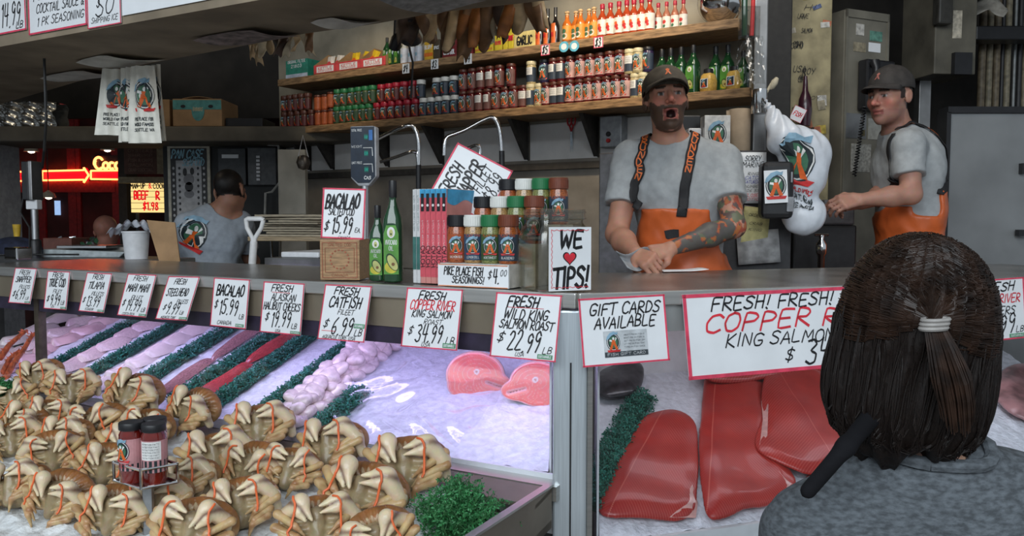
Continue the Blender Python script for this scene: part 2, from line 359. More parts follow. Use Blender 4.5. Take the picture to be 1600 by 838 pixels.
def nz3(P, s, seed=0):
    x, y, z = (P * s).T; k = seed * 1.7
    return (np.sin(x + 2 * np.sin(y * .9 + k)) * np.sin(y * 1.1 + 2 * np.sin(z * .8 + k)) + np.sin(z * 1.2 + 1.7 * np.sin(x * 1.1 - k)) * np.sin(x * .7 + y * .6 + k)) * .5
# ================================================================== SETTING
M_FLOOR = mat('concrete_floor', (.16, .15, .14), .8, vary=.2, scale=4, bump=.2)
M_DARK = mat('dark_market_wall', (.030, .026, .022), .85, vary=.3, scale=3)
M_WALL = mat('stained_cream_wall', (.30, .27, .21), .7, vary=.14, scale=5, bump=.1)
M_SOFF = mat('soffit_paint', (.27, .215, .15), .75, vary=.16, scale=4, bump=.1)
M_SPLASH = mat('backsplash_steel', (.30, .27, .23), .5, .3, vary=.15, scale=5)
M_FRP = mat('white_wall_panel', (.80, .80, .79), .45, vary=.06, scale=6)
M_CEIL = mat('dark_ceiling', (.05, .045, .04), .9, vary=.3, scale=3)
b = MB(); b.box((0, 4, -.03), (24, 22, .06)); struct('floor', b, M_FLOOR)
b = MB(); b.add([(-.75, 2.75, .42), (3.2, 2.75, .42), (3.2, 5.2, .42), (-.75, 5.2, .42)] + [(-.75, 2.75, 0), (3.2, 2.75, 0), (3.2, 5.2, 0), (-.75, 5.2, 0)],
                [(0, 1, 2, 3), (0, 4, 5, 1), (1, 5, 6, 2), (2, 6, 7, 3), (3, 7, 4, 0), (4, 7, 6, 5)]); struct('floor_platform', b, M_FLOOR)
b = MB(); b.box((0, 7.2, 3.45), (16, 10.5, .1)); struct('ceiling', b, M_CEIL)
# back wall behind the shelves
WB = .27
aL = FW.a(FW.hit(437, 200, WB)); aR = FW.a(FW.hit(1184, 100, WB))
b = MB(); m = FW.M((aL + aR) / 2, WB + .05, 0); L_ = aR - aL
b.box((0, 0, 1.7), (L_, .1, 3.4)); struct('wall_back', b, M_WALL, mw=m)
b = MB(); b.box((0, -.012, 1.62), (L_, .02, .62)); struct('wall_splash', b, M_SPLASH, mw=FW.M((aL + aR) / 2, WB, 0))
# distant market walls
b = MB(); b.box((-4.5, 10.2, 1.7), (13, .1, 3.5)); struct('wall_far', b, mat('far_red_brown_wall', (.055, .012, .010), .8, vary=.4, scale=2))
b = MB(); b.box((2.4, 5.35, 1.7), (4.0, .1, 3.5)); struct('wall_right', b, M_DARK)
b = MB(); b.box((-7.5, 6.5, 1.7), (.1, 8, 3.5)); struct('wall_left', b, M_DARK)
# soffit over the counter: its front edge stands above the counter front
ZS = 2.262
fa = FL.p(-4.2, 0, ZS); fb = FL.p(.45, 0, ZS)
rear = [on_plane(x, y, (0, 0, ZS), (0, 0, 1)) for x, y in ((860, 0), (680, 20), (588, 37), (474, 53), (400, 68), (250, 96), (120, 128), (0, 163))]
top = Vector((0, 0, .5))
ring = [fa, fb, FL.p(.45, .36, ZS)] + rear + [FL.p(-4.2, 1.0, ZS)]
b = MB(); n = len(ring); b.add(ring + [p + top for p in ring], [tuple(range(n)), tuple(range(n, 2 * n))[::-1]] + [(i, (i + 1) % n, n + (i + 1) % n, n + i) for i in range(n)])
struct('ceiling_soffit', b, M_SOFF)

# ================================================================== LEFT CASE
M_EDGE = mat('counter_edge_aluminium', (.62, .61, .58), .3, .85, vary=.06, scale=5, stretch=(1, 1, 20))
M_TOP = mat('counter_top_steel', (.40, .385, .36), .27, .75, vary=.16, scale=4, bump=.04, bscale=9)
M_FASC = mat('fascia_tan_metal', (.32, .27, .20), .35, .6, vary=.12, scale=3)
M_PURP = mat('dark_glass_channel', (.035, .028, .05), .35)
M_GLASS = glass_mat('case_glass', (.96, .97, .98), .01, 1.0, 1.33)
M_ICE = mat('crushed_ice', (.80, .82, .88), .35, vary=.07, scale=45, bump=.6, bscale=70, spec=.6)
M_WHITEIN = mat('case_inside_white', (.78, .79, .80), .4, vary=.03)
LA = -2.75; RA = 2.2
ct = thing('counter_top', 'long dull steel counter top turning the corner above both fish cases', 'counter', (FL.o.x, FL.o.y, ZT))
def inter(A, da, B, db):
    t = ((B.x - A.x) * db.y - (B.y - A.y) * db.x) / (da.x * db.y - da.y * db.x); return A + da * t
f0 = FL.p(LA, 0, 0); f1 = inter(FL.o, FL.u, FR.o, FR.u); f2 = FR.p(RA, 0, 0)
bl0 = FL.p(LA, .62, 0); bk = inter(FL.p(0, .62, 0), FL.u, FR.p(0, .72, 0), FR.u); br = FR.p(RA, .72, 0)
def slab(mb, pts, z0, z1, m=0):
    n = len(pts); mb.add([Vector((p.x, p.y, z0)) for p in pts] + [Vector((p.x, p.y, z1)) for p in pts],
                         [tuple(range(n))[::-1], tuple(range(n, 2 * n))] + [(i, (i + 1) % n, n + (i + 1) % n, n + i) for i in range(n)], m)
off = Vector((FL.o.x, FL.o.y, ZT))
b = MB(); slab(b, [p - Vector((off.x, off.y, 0)) for p in (f0, f1, bk, bl0)], -.03, 0); slab(b, [p - Vector((off.x, off.y, 0)) for p in (f1, f2, br, bk)], -.03, 0)
obj('top_sheet', b, M_TOP, ct)
b = MB()
for A, B, fr in ((f0, f1, FL), (f1, f2, FR)):
    q = [A - fr.n * .012, B - fr.n * .012, B + fr.n * .004, A + fr.n * .004]
    slab(b, [p - Vector((off.x, off.y, 0)) for p in q], -.034, .003)
obj('front_lip', b, M_EDGE, ct, bevel=.003)

lc = thing('display_case', 'long refrigerated fish display case with price signs hung along its front', 'display case', (FL.o.x, FL.o.y, 0), FL.ang)
MT = math.tan(R(23.5))
def mbox(name, sgn, a_far, a_near, b0, b1, z0, z1, m, parent):
    # a box whose end at the corner is mitred, so the two cases meet without crossing
    q = MB(); e0 = a_near + sgn * b0 * MT; e1 = a_near + sgn * b1 * MT
    v = [(a_far, b0), (e0, b0), (e1, b1), (a_far, b1)]
    q.add([Vector((x, y, z)) for z in (z0, z1) for x, y in v], [(3, 2, 1, 0), (4, 5, 6, 7)] + [(i, (i + 1) % 4, 4 + (i + 1) % 4, 4 + i) for i in range(4)])
    return obj(name, q, m, parent)
def mend(name, sgn, a_near, b0, b1, z0, z1, m, parent):
    q = MB(); t = -sgn * .006
    v = [(a_near + sgn * b0 * MT, b0), (a_near + sgn * b0 * MT - t, b0), (a_near + sgn * b1 * MT - t, b1), (a_near + sgn * b1 * MT, b1)]
    q.add([Vector((x, y, z)) for z in (z0, z1) for x, y in v], [(3, 2, 1, 0), (4, 5, 6, 7)] + [(i, (i + 1) % 4, 4 + (i + 1) % 4, 4 + i) for i in range(4)])
    return obj(name, q, m, parent)
def lbox(name, a0, a1, b0, b1, z0, z1, m, parent=lc, bev=0):
    q = MB(); q.box(((a0 + a1) / 2, (b0 + b1) / 2, (z0 + z1) / 2), (a1 - a0, b1 - b0, z1 - z0)); return obj(name, q, m, parent, bevel=bev)
lbox('fascia', LA, -.045, 0, .03, 1.305, 1.386, M_FASC)
lbox('glass_channel', LA, -.045, .004, .028, 1.258, 1.305, M_PURP)
mbox('cabinet_body', -1, LA, -.05, .02, .70, 0, .80, STEELD, lc)
mbox('back_panel', -1, LA, -.05, .66, .70, .80, 1.388, M_WHITEIN, lc)
mend('end_panel', -1, -.05, .05, .66, .80, 1.388, M_WHITEIN, lc)
aq = FL.a(FL.hit(61, 560))
for a0, a1 in ((LA, aq - .02), (aq + .004, -.04)): lbox('glass_pane', a0, a1, .012, .018, .93, 1.262, M_GLASS)
lbox('glass_mullion', aq - .022, aq + .004, .0, .03, .93, 1.305, mat('bronze_mullion', (.16, .13, .10), .35, .7))
lbox('front_rail', LA, -.02, -.03, .03, .905, .942, M_EDGE)
lbox('light_tube', LA + .4, -.35, .05, .075, 1.30, 1.325, mat('case_lamp_tube', (1, 1, 1), emit=2.0, ecol=(.66, .58, 1.0)))
for k in range(3):
    p = FL.p(-.40 - k * .85, .09, 1.372)
    l = light('case_lamp', 'AREA', p, p - Vector((0, 0, 1)) , 3.3, (.62, .52, 1.0), shape='RECTANGLE', size=.85, size_y=.12); l.rotation_euler = (R(34), 0, FL.ang)
# sloped bed of ice
BZ0, BZ1, BB0, BB1 = .953, 1.18, .03, .65
def bedz(bb): return BZ0 + (BZ1 - BZ0) * (bb - BB0) / (BB1 - BB0)
BN = Vector((0, -(BZ1 - BZ0), BB1 - BB0)).normalized()      # bed normal in case coordinates
NL = (FL.n * BN.y + Vector((0, 0, BN.z))).normalized()
def bed_hit(px, py, lift=0):
    P = on_plane(px, py, FL.p(0, BB0, BZ0) + NL * lift, NL); d = P - FL.o
    return d.dot(FL.u), d.dot(FL.n), P.z
def hn(x, y, s=1.0):
    return math.sin(x * 37 * s + 3 * math.sin(y * 23 * s)) * math.sin(y * 41 * s + 2 * math.sin(x * 19 * s)) * .6 + math.sin(x * 97 * s + y * 71 * s) * math.sin(y * 113 * s - x * 61 * s) * .4
b = MB()
def ice_f(u, v):
    bb = BB0 + (BB1 - BB0) * v; a = LA + (-.058 - bb * MT - LA) * u
    return Vector((a, bb, bedz(bb) + .006 * hn(a, bb)))
b.grid(ice_f, 280, 60)
ib = obj('ice_bed', b, M_ICE, smooth=True, loc=(FL.o.x, FL.o.y, 0), rot=(0, 0, FL.ang)); tag(ib, 'sloping bed of crushed ice inside the left fish case under violet light', 'ice', kind='stuff')
lbox('bed_front', LA, -.045, .021, .029, .80, .955, M_WHITEIN)

# ================================================================== CORNER POST AND RIGHT CASE
pt = thing('corner_post', 'upright brushed steel post at the corner between the two fish cases', 'post', (FL.o.x, FL.o.y, 0), R(-5))
b = MB(); b.box((.002, .035, .69), (.084, .07, 1.38)); obj('column', b, mat('post_steel', (.60, .66, .70), .3, .55, vary=.06, scale=6, stretch=(30, 30, 1)), pt, bevel=.006)
b = MB(); b.box((.004, -.0005, .60), (.004, .003, 1.30)); obj('groove', b, BLACKP, pt)
rc = thing('display_case', 'fish display case with sliding glass front and salmon fillets, right of the corner post', 'display case', (FR.o.x, FR.o.y, 0), FR.ang)
lbox('fascia', .01, RA, .002, .03, 1.318, 1.386, mat('fascia_grey_metal', (.45, .47, .46), .35, .6, vary=.08, scale=4), rc)
lbox('glass_pane', .01, RA, .012, .018, .70, 1.32, M_GLASS, rc)
lbox('glass_edge_trim', .003, .016, .0, .03, .70, 1.32, M_EDGE, rc)
mbox('cabinet_body', 1, RA, .03, .02, .74, 0, .66, STEELD, rc)
lbox('bed_front', .01, RA, .02, .035, .62, .775, M_WHITEIN, rc)
mbox('back_panel', 1, RA, .03, .70, .74, .66, 1.388, M_WHITEIN, rc)
mend('end_panel', 1, .03, .06, .70, .66, 1.388, M_WHITEIN, rc)
for k in range(2):
    p = FR.p(.5 + k * .95, .32, 1.37)
    l = light('case_lamp', 'AREA', p, p - Vector((0, 0, 1)), 1.0, (.92, .90, 1.0), shape='RECTANGLE', size=.85, size_y=.12); l.rotation_euler = (0, 0, FR.ang)
RZ0, RZ1, RB0, RB1 = .775, 1.06, .035, .70
def bedzR(bb): return RZ0 + (RZ1 - RZ0) * (bb - RB0) / (RB1 - RB0)
_n = Vector((0, -(RZ1 - RZ0), RB1 - RB0)).normalized(); NR = (FR.n * _n.y + Vector((0, 0, _n.z))).normalized()
TR_ = (FR.n * _n.z - Vector((0, 0, _n.y))).normalized()       # up the slope
def bedR_hit(px, py, lift=0): return on_plane(px, py, FR.p(0, RB0, RZ0) + NR * lift, NR)
b = MB()
def iceR(u, v):
    bb = RB0 + (RB1 - RB0) * v; a0 = .038 + bb * MT; a = a0 + (RA - a0) * u
    return Vector((a, bb, bedzR(bb) + .006 * hn(a + 9, bb)))
b.grid(iceR, 220, 60)
ib = obj('ice_bed', b, M_ICE, smooth=True, loc=(FR.o.x, FR.o.y, 0), rot=(0, 0, FR.ang)); tag(ib, 'sloping bed of crushed ice under the salmon fillets in the right case', 'ice', kind='stuff')

# ================================================================== CRAB TRAY IN FRONT OF THE LEFT CASE
tr = thing('crab_tray', 'shallow steel tray of ice in front of the left case holding the crabs', 'tray', (FL.o.x, FL.o.y, 0), FL.ang)
M_TRAY = mat('tray_steel', (.30, .26, .21), .45, .7, vary=.12, scale=5)
T0, T1 = -.035, -1.05                      # back and front of the tray
TZ0, TZ1 = .945, .865
def trayz(bb): return TZ0 + (TZ1 - TZ0) * (bb - T0) / (T1 - T0)
b = MB()
def plate(pts, th): 
    P = [Vector(p) for p in pts]; b.add([p for p in P] + [p + Vector(th) for p in P], [(0, 1, 2, 3), (7, 6, 5, 4), (0, 4, 5, 1), (1, 5, 6, 2), (2, 6, 7, 3), (3, 7, 4, 0)])
plate([(LA, T0, .86), (-.03, T0, .86), (-.03, T1, .74), (LA, T1, .74)], (0, 0, -.02)); obj('tray_floor', b, M_TRAY, tr)
b = MB(); plate([(-.03, T0, .84), (-.03, T1, .72), (-.03, T1, .952), (-.03, T0, .945)], (-.012, 0, 0)); obj('side_wall', b, M_TRAY, tr)
b = MB(); plate([(-.024, T0, .945), (-.024, T1, .952), (-.024, T1, .958), (-.024, T0, .951)], (-.02, 0, 0)); obj('side_rim', b, M_EDGE, tr)
b = MB(); plate([(LA, T0, .94), (-.03, T0, .94), (-.03, T0 - .09, .925), (LA, T0 - .09, .925)], (0, 0, -.01)); obj('back_ledge', b, M_TRAY, tr)
b = MB(); plate([(LA, T1, .73), (-.03, T1, .73), (-.03, T1, .90), (LA, T1, .90)], (0, .012, 0)); obj('front_wall', b, M_TRAY, tr)
b = MB(); plate([(LA, T0 - .02, .0), (-.06, T0 - .02, .0), (-.06, T1 + .05, .0), (LA, T1 + .05, .0)], (0, 0, .71)); obj('stand', b, STEELD, tr)
b = MB()
def ice_t(u, v):
    a = LA + (-.20 - LA) * u; bb = T0 - .1 + (T1 + .02 - T0 + .1) * v
    e = min(1, max(0, (-.20 - a) / .12))
    return Vector((a, bb, trayz(bb) - .045 * (1 - e) + .014 * hn(a, bb, .6) + .006 * hn(a, bb, 2.2)))
b.grid(ice_t, 230, 90)
ti = obj('tray_ice', b, mat('white_tray_ice', (.80, .83, .84), .3, vary=.08, scale=40, bump=.6, bscale=60), smooth=True, loc=(FL.o.x, FL.o.y, 0), rot=(0, 0, FL.ang))
tag(ti, 'loose crushed ice filling the steel tray under the crabs', 'ice', kind='stuff')
# ================================================================== PRICE SIGNS
def sheet_from(fr, TL, TRp, BL, off=-.014):
    A = fr.hit(*TL, off); B = fr.hit(*TRp, off); u = (B - A).normalized()
    d = ray(*BL); t = (A - CAM).dot(u) / d.dot(u); P = CAM + d * t
    v = (P - A); h = v.length; w = (B - A).length
    up = -v.normalized(); nn = up.cross(-u).normalized()          # local y points away from the viewer
    y = u.cross(up) * -1; y = up.cross(u).normalized()
    Mx = Matrix((( u.x, y.x, up.x, 0), (u.y, y.y, up.y, 0), (u.z, y.z, up.z, 0), (0, 0, 0, 1)))
    Mx.translation = A + u * w / 2 + up * 0
    return Mx, w, h
def sign(name, label, Mx, w, h, lines, edge=.018, tagp=None, group=None, cat='sign', bow=.0):
    """lines: (text, cx, cy, height, width, colour index, weight) in fractions of the card; the origin is the top middle"""
    t = thing(name, label, cat, mw=Mx, group=group)
    b = MB(); b.box((0, .001, -h / 2), (w, .002, h)); obj('card', b, PAPER, t)
    if edge:
        e = edge * max(w, h); b = MB()
        for c, d in (((0, 0, -e / 2), (w, 0, e)), ((0, 0, -h + e / 2), (w, 0, e)), ((-w / 2 + e / 2, 0, -h / 2), (e, 0, h)), ((w / 2 - e / 2, 0, -h / 2), (e, 0, h))):
            b.box((c[0], -.0006, c[2]), (d[0] + .002 if d[0] > e else d[0], .0012, d[2]))
        obj('red_edge', b, REDEDGE, t)
    mpf = flat_map(.0012)
    for ci, nm, mt in ((0, 'lettering', INK), (1, 'red_lettering', REDINK)):
        b = MB()
        for L in lines:
            if L[5] == ci:
                if L[0] == '_': b.box((L[1] * w, -.0014, -L[2] * h), (L[4] * w, .0004, L[3] * h))
                else: num = L[0][-1:].isdigit() or L[0] == '$'; letter(b, L[0], mpf, L[1] * w, -L[2] * h, L[3] * h * (1.12 if num else .98), L[4] * w * .95, m=0, wt=(L[6] if len(L) > 6 else .10) * (.95 if num else 1.12), slant=.24, jit=.06)
        if b.V: obj(nm, b, mt, t)
    if tagp:
        b = MB(); b.box((tagp[0] * w, -.0013, -tagp[1] * h), (tagp[2] * w, .0016, tagp[3] * h), 0)
        letter(b, 'SUSTAINABLE', flat_map(.0023), tagp[0] * w, -tagp[1] * h, tagp[3] * h * .5, tagp[2] * w * .86, m=1, slant=0, wt=.14)
        obj('green_tag', b, [GREENTAG, PAPER], t)
    return t
G_P = 'price signs along the left case'
TG = (.38, .955, .24, .055)
SG = [
 ((24.4, 418.7), (57.5, 420), (13.5, 473), 'leaning white price card reading FRESH SNAPPER FILLETS, 6.99, leftmost on the case', [('FRESH', 0, .12, .13, .5, 0), ('SNAPPER', 0, .32, .17, .72, 0), ('FILLETS', .12, .53, .1, .5, 0), ('$', -.3, .72, .15, .12, 0), ('6.99', .0, .75, .24, .45, 0, .08), ('LB', .33, .84, .08, .14, 0)], TG),
 ((75, 423.6), (109.5, 425), (68.4, 482), 'white price card reading FRESH TRUE COD FILET, 9.99', [('FRESH', 0, .1, .13, .5, 0), ('TRUE COD', 0, .3, .21, .76, 0), ('FILET', .05, .53, .1, .4, 0), ('$', -.33, .72, .15, .12, 0), ('9.99', .0, .75, .25, .45, 0, .08), ('LB', .33, .82, .1, .15, 0), ('USA', -.1, .94, .05, .15, 0)], TG),
 ((136.6, 426), (175, 428), (123, 486), 'white price card reading FRESH TILAPIA FILLETS, 13.99', [('FRESH', 0, .1, .13, .45, 0), ('TILAPIA', 0, .32, .18, .66, 0), ('FILLETS', .12, .53, .1, .5, 0), ('$', -.36, .70, .13, .1, 0), ('13.99', .02, .73, .23, .55, 0, .08), ('ECUADOR', -.08, .93, .06, .35, 0)], TG),
 ((200.4, 428), (244.4, 430), (183.4, 492.6), 'white price card reading FRESH MAHI MAHI FILLET, 14.99', [('FRESH', 0, .1, .12, .5, 0), ('MAHI MAHI', .0, .33, .18, .8, 0), ('FILLET', .04, .56, .1, .4, 0), ('$', -.36, .70, .14, .1, 0), ('14.99', .0, .74, .23, .52, 0, .08), ('LB', .36, .83, .1, .13, 0), ('COSTA RICA', -.12, .95, .06, .45, 0)], TG),
 ((264, 432), (312, 433), (243, 498.6), 'white price card reading FRESH STEELHEAD FILLETS, 9.99', [('FRESH', -.05, .12, .13, .4, 0), ('STEELHEAD', -.04, .37, .17, .72, 0), ('FILLETS', .2, .58, .09, .36, 0), ('$', -.3, .72, .12, .1, 0), ('9.99', -.02, .75, .23, .42, 0, .08), ('LB', .28, .83, .08, .12, 0), ('AQUACULTURE', -.1, .95, .06, .5, 0)], TG),
 ((335, 434), (390.5, 437.4), (328.4, 509), 'upright white price card reading BACALAO, 15.99 LB, CANADA, on the case front', [('BACALAO', 0, .24, .22, .8, 0, .12), ('$', -.36, .55, .15, .1, 0), ('15.99', .0, .58, .28, .55, 0, .08), ('LB', .36, .76, .1, .13, 0), ('CANADA', -.1, .91, .08, .42, 0)], (.33, .94, .22, .06)),
 ((412.7, 440), (476, 443.5), (406, 518.6), 'white price card reading FRESH ALASKAN HALIBUT CHEEKS, 19.99', [('FRESH', -.02, .12, .13, .55, 0, .12), ('ALASKAN', .03, .29, .14, .62, 0), ('HALIBUT CHEEKS', 0, .47, .15, .94, 0), ('_', -.05, .2, .008, .45, 1), ('$', -.33, .68, .15, .1, 0), ('19.99', .02, .72, .26, .5, 0, .08), ('LB', .34, .83, .1, .13, 0), ('USA', -.05, .95, .06, .13, 0)], TG),
 ((508.6, 444.5), (581, 447.5), (496, 529.7), 'white price card reading FRESH CATFISH FILEET, 6.99, AQUACULTURE USA', [('FRESH', .0, .11, .14, .55, 0, .13), ('CATFISH', .0, .31, .2, .72, 0, .11), ('FILEET', .04, .49, .09, .36, 0), ('$', -.34, .70, .14, .12, 0), ('6.99', .02, .74, .27, .48, 0, .08), ('LB', .36, .84, .12, .16, 0), ('AQUACULTURE USA', -.04, .945, .07, .74, 0), ('_', -.28, .84, .008, .3, 1)], (.36, .72, .22, .075)),
 ((636.6, 449.5), (723.5, 452.8), (626.6, 541.4), 'white price card with red lettering reading FRESH COPPER RIVER KING SALMON ROAST, 34.99', [('FRESH', -.02, .12, .14, .5, 0, .13), ('COPPER RIVER', 0, .28, .16, .84, 1), ('KING SALMON', .0, .43, .12, .74, 0, .11), ('ROAST', .04, .56, .08, .34, 0), ('$', -.34, .72, .13, .1, 0), ('34.99', .0, .74, .26, .5, 0, .08), ('LB', .37, .85, .12, .15, 0), ('USA', -.05, .94, .07, .16, 0)], (.36, .93, .22, .075)),
 ((776, 456.8), (878, 461.8), (765.3, 557), 'white price card reading FRESH WILD KING SALMON ROAST, 22.99, beside the steel post', [('FRESH', -.06, .13, .16, .5, 0, .14), ('WILD KING', .0, .32, .16, .7, 0, .11), ('SALMON ROAST', .02, .48, .13, .86, 0, .12), ('_', -.02, .22, .007, .55, 1), ('$', -.34, .68, .15, .12, 0), ('22.99', .02, .73, .27, .52, 0, .08), ('LB', .37, .84, .1, .14, 0), ('USA', -.04, .93, .06, .14, 0)], (.34, .935, .22, .065)),
]
for TL, TRp, BL, lab, lines, tg in SG:
    Mx, w, h = sheet_from(FL, TL, TRp, BL); sign('price_sign', lab, Mx, w, h, lines, tagp=tg)
Mx, w, h = sheet_from(FR, (903.4, 467.4), (1037.6, 460), (911.4, 574.7))
gs = sign('gift_card_sign', 'white card reading GIFT CARDS AVAILABLE with a small grey card stuck on it', Mx, w, h, [('GIFT CARDS', .03, .17, .17, .86, 0, .11), ('AVAILABLE', .02, .37, .17, .74, 0, .11)])
b = MB(); b.box((-.0 * w, -.0016, -.69 * h), (.5 * w, .001, .38 * h), 0); b.box((0, -.0022, -.845 * h), (.5 * w, .0006, .075 * h), 2)
letter(b, 'FISH GIFT CARD', flat_map(.0028), 0, -.845 * h, .04 * h, .44 * w, m=1, slant=0)
for k in range(5): letter(b, 'ABOUT FRESH FISH SINCE'[k:k + 18], flat_map(.0024), .1 * w, -(.57 + k * .045) * h, .022 * h, .24 * w, m=2, slant=0, wt=.12)
emblem(b, flat_map(.0023, .0002), -.145 * w, -.665 * h, .26 * h, 3)
obj('gift_card', b, [mat('gift_card_grey', (.55, .58, .60), .35), PAPER, mat('gift_card_band', (.05, .06, .07), .4)] + EMB, gs)
Mx, w, h = sheet_from(FR, (1066, 461), (1440, 442), (1077, 594.6))
sign('price_sign', 'large white card reading FRESH! FRESH! COPPER RIVER KING SALMON on the right case', Mx, w, h,
     [('FRESH! FRESH!', -.145, .13, .16, .52, 0, .11), ('COPPER RIVER', -.03, .36, .21, .82, 1, .11), ('KING SALMON', -.13, .58, .15, .46, 0, .10), ('$', -.10, .79, .15, .04, 0), ('34.99', .09, .78, .25, .26, 0, .09), ('USA', .06, .94, .07, .08, 0)], edge=.012)
Mx, w, h = sheet_from(FR, (1503, 440), (1599, 433), (1508, 538))
sign('price_sign', 'white card with red lettering ending in BURGERS 9.99 at the right edge', Mx, w, h,
     [('FRESH', .06, .13, .14, .6, 0, .13), ('COPPER RIVER', .0, .32, .14, .9, 1, .11), ('BURGERS', .04, .52, .13, .62, 0, .1), ('$', -.28, .72, .14, .1, 0), ('9.99', .1, .74, .27, .5, 0, .08), ('LB', .4, .84, .1, .13, 0)], tagp=(.34, .94, .24, .06))
# cards on the soffit front, above
def soffit_card(name, lab, TL, TRp, BLy, lines, edge=.018):
    A = FL.hit(*TL, -.006); B = FL.hit(*TRp, -.006); Z = FL.hit(TL[0], BLy, -.006)
    a0, a1 = FL.a(A), FL.a(B); zt = A.z; zb = Z.z
    return sign(name, lab, FL.M((a0 + a1) / 2, -.006, zt), a1 - a0, zt - zb, lines, edge)
soffit_card('price_sign', 'white card at the top left corner, its price cut by the frame', (-40, -40), (38, -46), 62, [('$', -.25, .78, .3, .1, 0), ('14.99', .22, .74, .3, .4, 0, .06), ('LB', .38, .9, .1, .14, 0)])
soffit_card('notice_card', 'white card reading PLUS 2 COCKTAIL SAUCE AND 1 PK SEASONING on the soffit front', (42, -50), (133, -60), 56, [('SHRIMP $', .0, .2, .14, .8, 0), ('PLUS 2 FREE', .0, .44, .14, .82, 0, .08), ('COCKTAIL SAUCE &', .06, .64, .13, .86, 0, .08), ('1 PK SEASONING', .06, .83, .12, .84, 0, .08), ('_', .04, .545, .01, .22, 1)])
soffit_card('notice_card', 'white card with a big handwritten SHIPPING flourish on the soffit front', (135, -40), (187, -46), 46, [('FREE', .0, .25, .2, .6, 0), ('S)', -.1, .5, .3, .2, 0, .06), ('SO', .05, .62, .36, .55, 0, .05), ('SHIPPING ICE', .02, .87, .1, .84, 0, .08)])
soffit_card('notice_card', 'long white card with a thin shadowed lower edge on the soffit front', (189, -40), (470, -60), 25, [('SHIP FISH HOME', 0, .3, .3, .6, 0)], 0)
# ================================================================== WALL SHELVES AND WHAT STANDS ON THEM
ZL, ZU = 2.185, 2.492                      # tops of the two shelves
def shelf(name, lab, px0, px1, zt):
    a0 = FW.a(FW.hit(px0, 150)); a1 = FW.a(FW.hit(px1, 150))
    b = MB(); b.box(((a1 - a0) / 2, WB / 2 - .003, -.021), (a1 - a0, WB - .006, .042))
    t = obj(name, b, WOOD, mw=FW.M(a0, 0, zt), bevel=.004); return tag(t, lab, 'shelf')
shelf('wall_shelf', 'long worn wooden shelf, the lower one, carrying two tiers of jars', 438, 1172, ZL)
shelf('wall_shelf', 'long worn wooden shelf, the upper one, carrying hot sauce bottles', 434, 1153, ZU)
# white wall panels and dark brackets under the lower shelf
div = [487, 523, 609, 694, 827, 936]
zb = 1.915
for i, px in enumerate(div):
    P = FW.hit(px, 240, WB); a = FW.a(P)
    b = MB(); b.prism([(0, 0), (.0, .225), (-.19, .225)], .022); bm_ = Matrix.Rotation(R(90), 4, 'Z')
    t = obj('shelf_bracket', b, mat('bracket_dark', (.06, .055, .05), .7), mw=FW.M(a, WB - .002, ZL - .042 - .226) @ Matrix.Rotation(R(90), 4, 'Z')); 
    tag(t, 'dark triangular bracket under the lower shelf, %s from the left' % ORD[i + 1], 'bracket', 'shelf brackets')
edges = [FW.a(FW.hit(p, 240, WB)) for p in [446] + div + [1020]]
for i in range(len(edges) - 1):
    b = MB(); w = edges[i + 1] - edges[i] - .012
    b.box((0, 0, 0), (w, .016, .215)); struct('trim_%d' % (i + 1), b, M_FRP, mw=FW.M((edges[i] + edges[i + 1]) / 2 + .006, WB - .010, 2.02), bevel=.007)
b = MB(); b.box((0, 0, 0), (edges[-1] - edges[0], .05, .035)); struct('trim_ledge', b, mat('bracket_dark', (.06, .055, .05), .7), mw=FW.M((edges[0] + edges[-1]) / 2, WB - .03, zb - .022))

# ---- jars
DR = mat('jam_dark_red', (.10, .008, .010), .12, vary=.2, scale=30, coat=.6)
def cmap(r, zc, ph=0):
    return lambda x, y, l=0: ((r + .0007 + .0003 * l) * math.sin(x / r + ph), -(r + .0007 + .0003 * l) * math.cos(x / r + ph), y + zc)
def wrap(mb, r, z0, z1, x0, x1, m, l=0, ph=0, n=10):
    mp = cmap(r, 0, ph); mb.grid(lambda u, v: mp(x0 + (x1 - x0) * u, z0 + (z1 - z0) * v, l), n, 1, m)
def jar_proto(kind, r, h, lidh, bodym, lidm, labm, back=False, neck=False, rich=True, emb=True, lines=None):
    t = thing(kind, None, 'jar')
    b = MB(); hb = h - lidh
    b.lathe([(r * .9, 0), (r, .004), (r, hb - .006), (r * .93, hb - .002), (r * .9, hb)] if not neck else [(r * .9, 0), (r, .004), (r, hb - .022), (r * .8, hb - .008), (r * .8, hb)], 18)
    obj('jar_body', b, bodym, t, smooth=True)
    b = MB(); b.lathe([(r * 1.0, hb), (r * 1.02, hb + .002), (r * 1.02, h - .003), (r * .97, h)], 18); obj('lid', b, lidm, t, smooth=True)
    b = MB(); z0, z1 = hb * .12, hb * (.86 if not neck else .72); w = r * 1.5
    if back:
        wrap(b, r, z0 + (z1 - z0) * .48, z1, -r * .9, r * .9, 1, 1); wrap(b, r, z0, z1, -w * 1.3, w * 1.3, 0)
        for k in range(3): letter(b, 'NUTRITION FACTS', cmap(r, 0), 0, z0 + (z1 - z0) * (.62 + .12 * k), .004, r * 1.3, m=2, lay=3, slant=0)
    else:
        wrap(b, r, z0, z1, -w * 1.3, w * 1.3, 0)
        if emb: emblem(b, cmap(r, 0), 0, (z0 + z1) / 2 + .003, (z1 - z0) * .86, 1, rich)
    obj('label', b, [labm] + EMB, t, smooth=False); return t
SP_LID = {k: mat('lid_' + k, c, .35, vary=.05) for k, c in dict(brown=(.09, .025, .015), orange=(.30, .06, .02), green=(.02, .17, .06), red=(.36, .01, .03), white=(.72, .72, .68), black=(.012, .012, .014), cream=(.62, .56, .36)).items()}
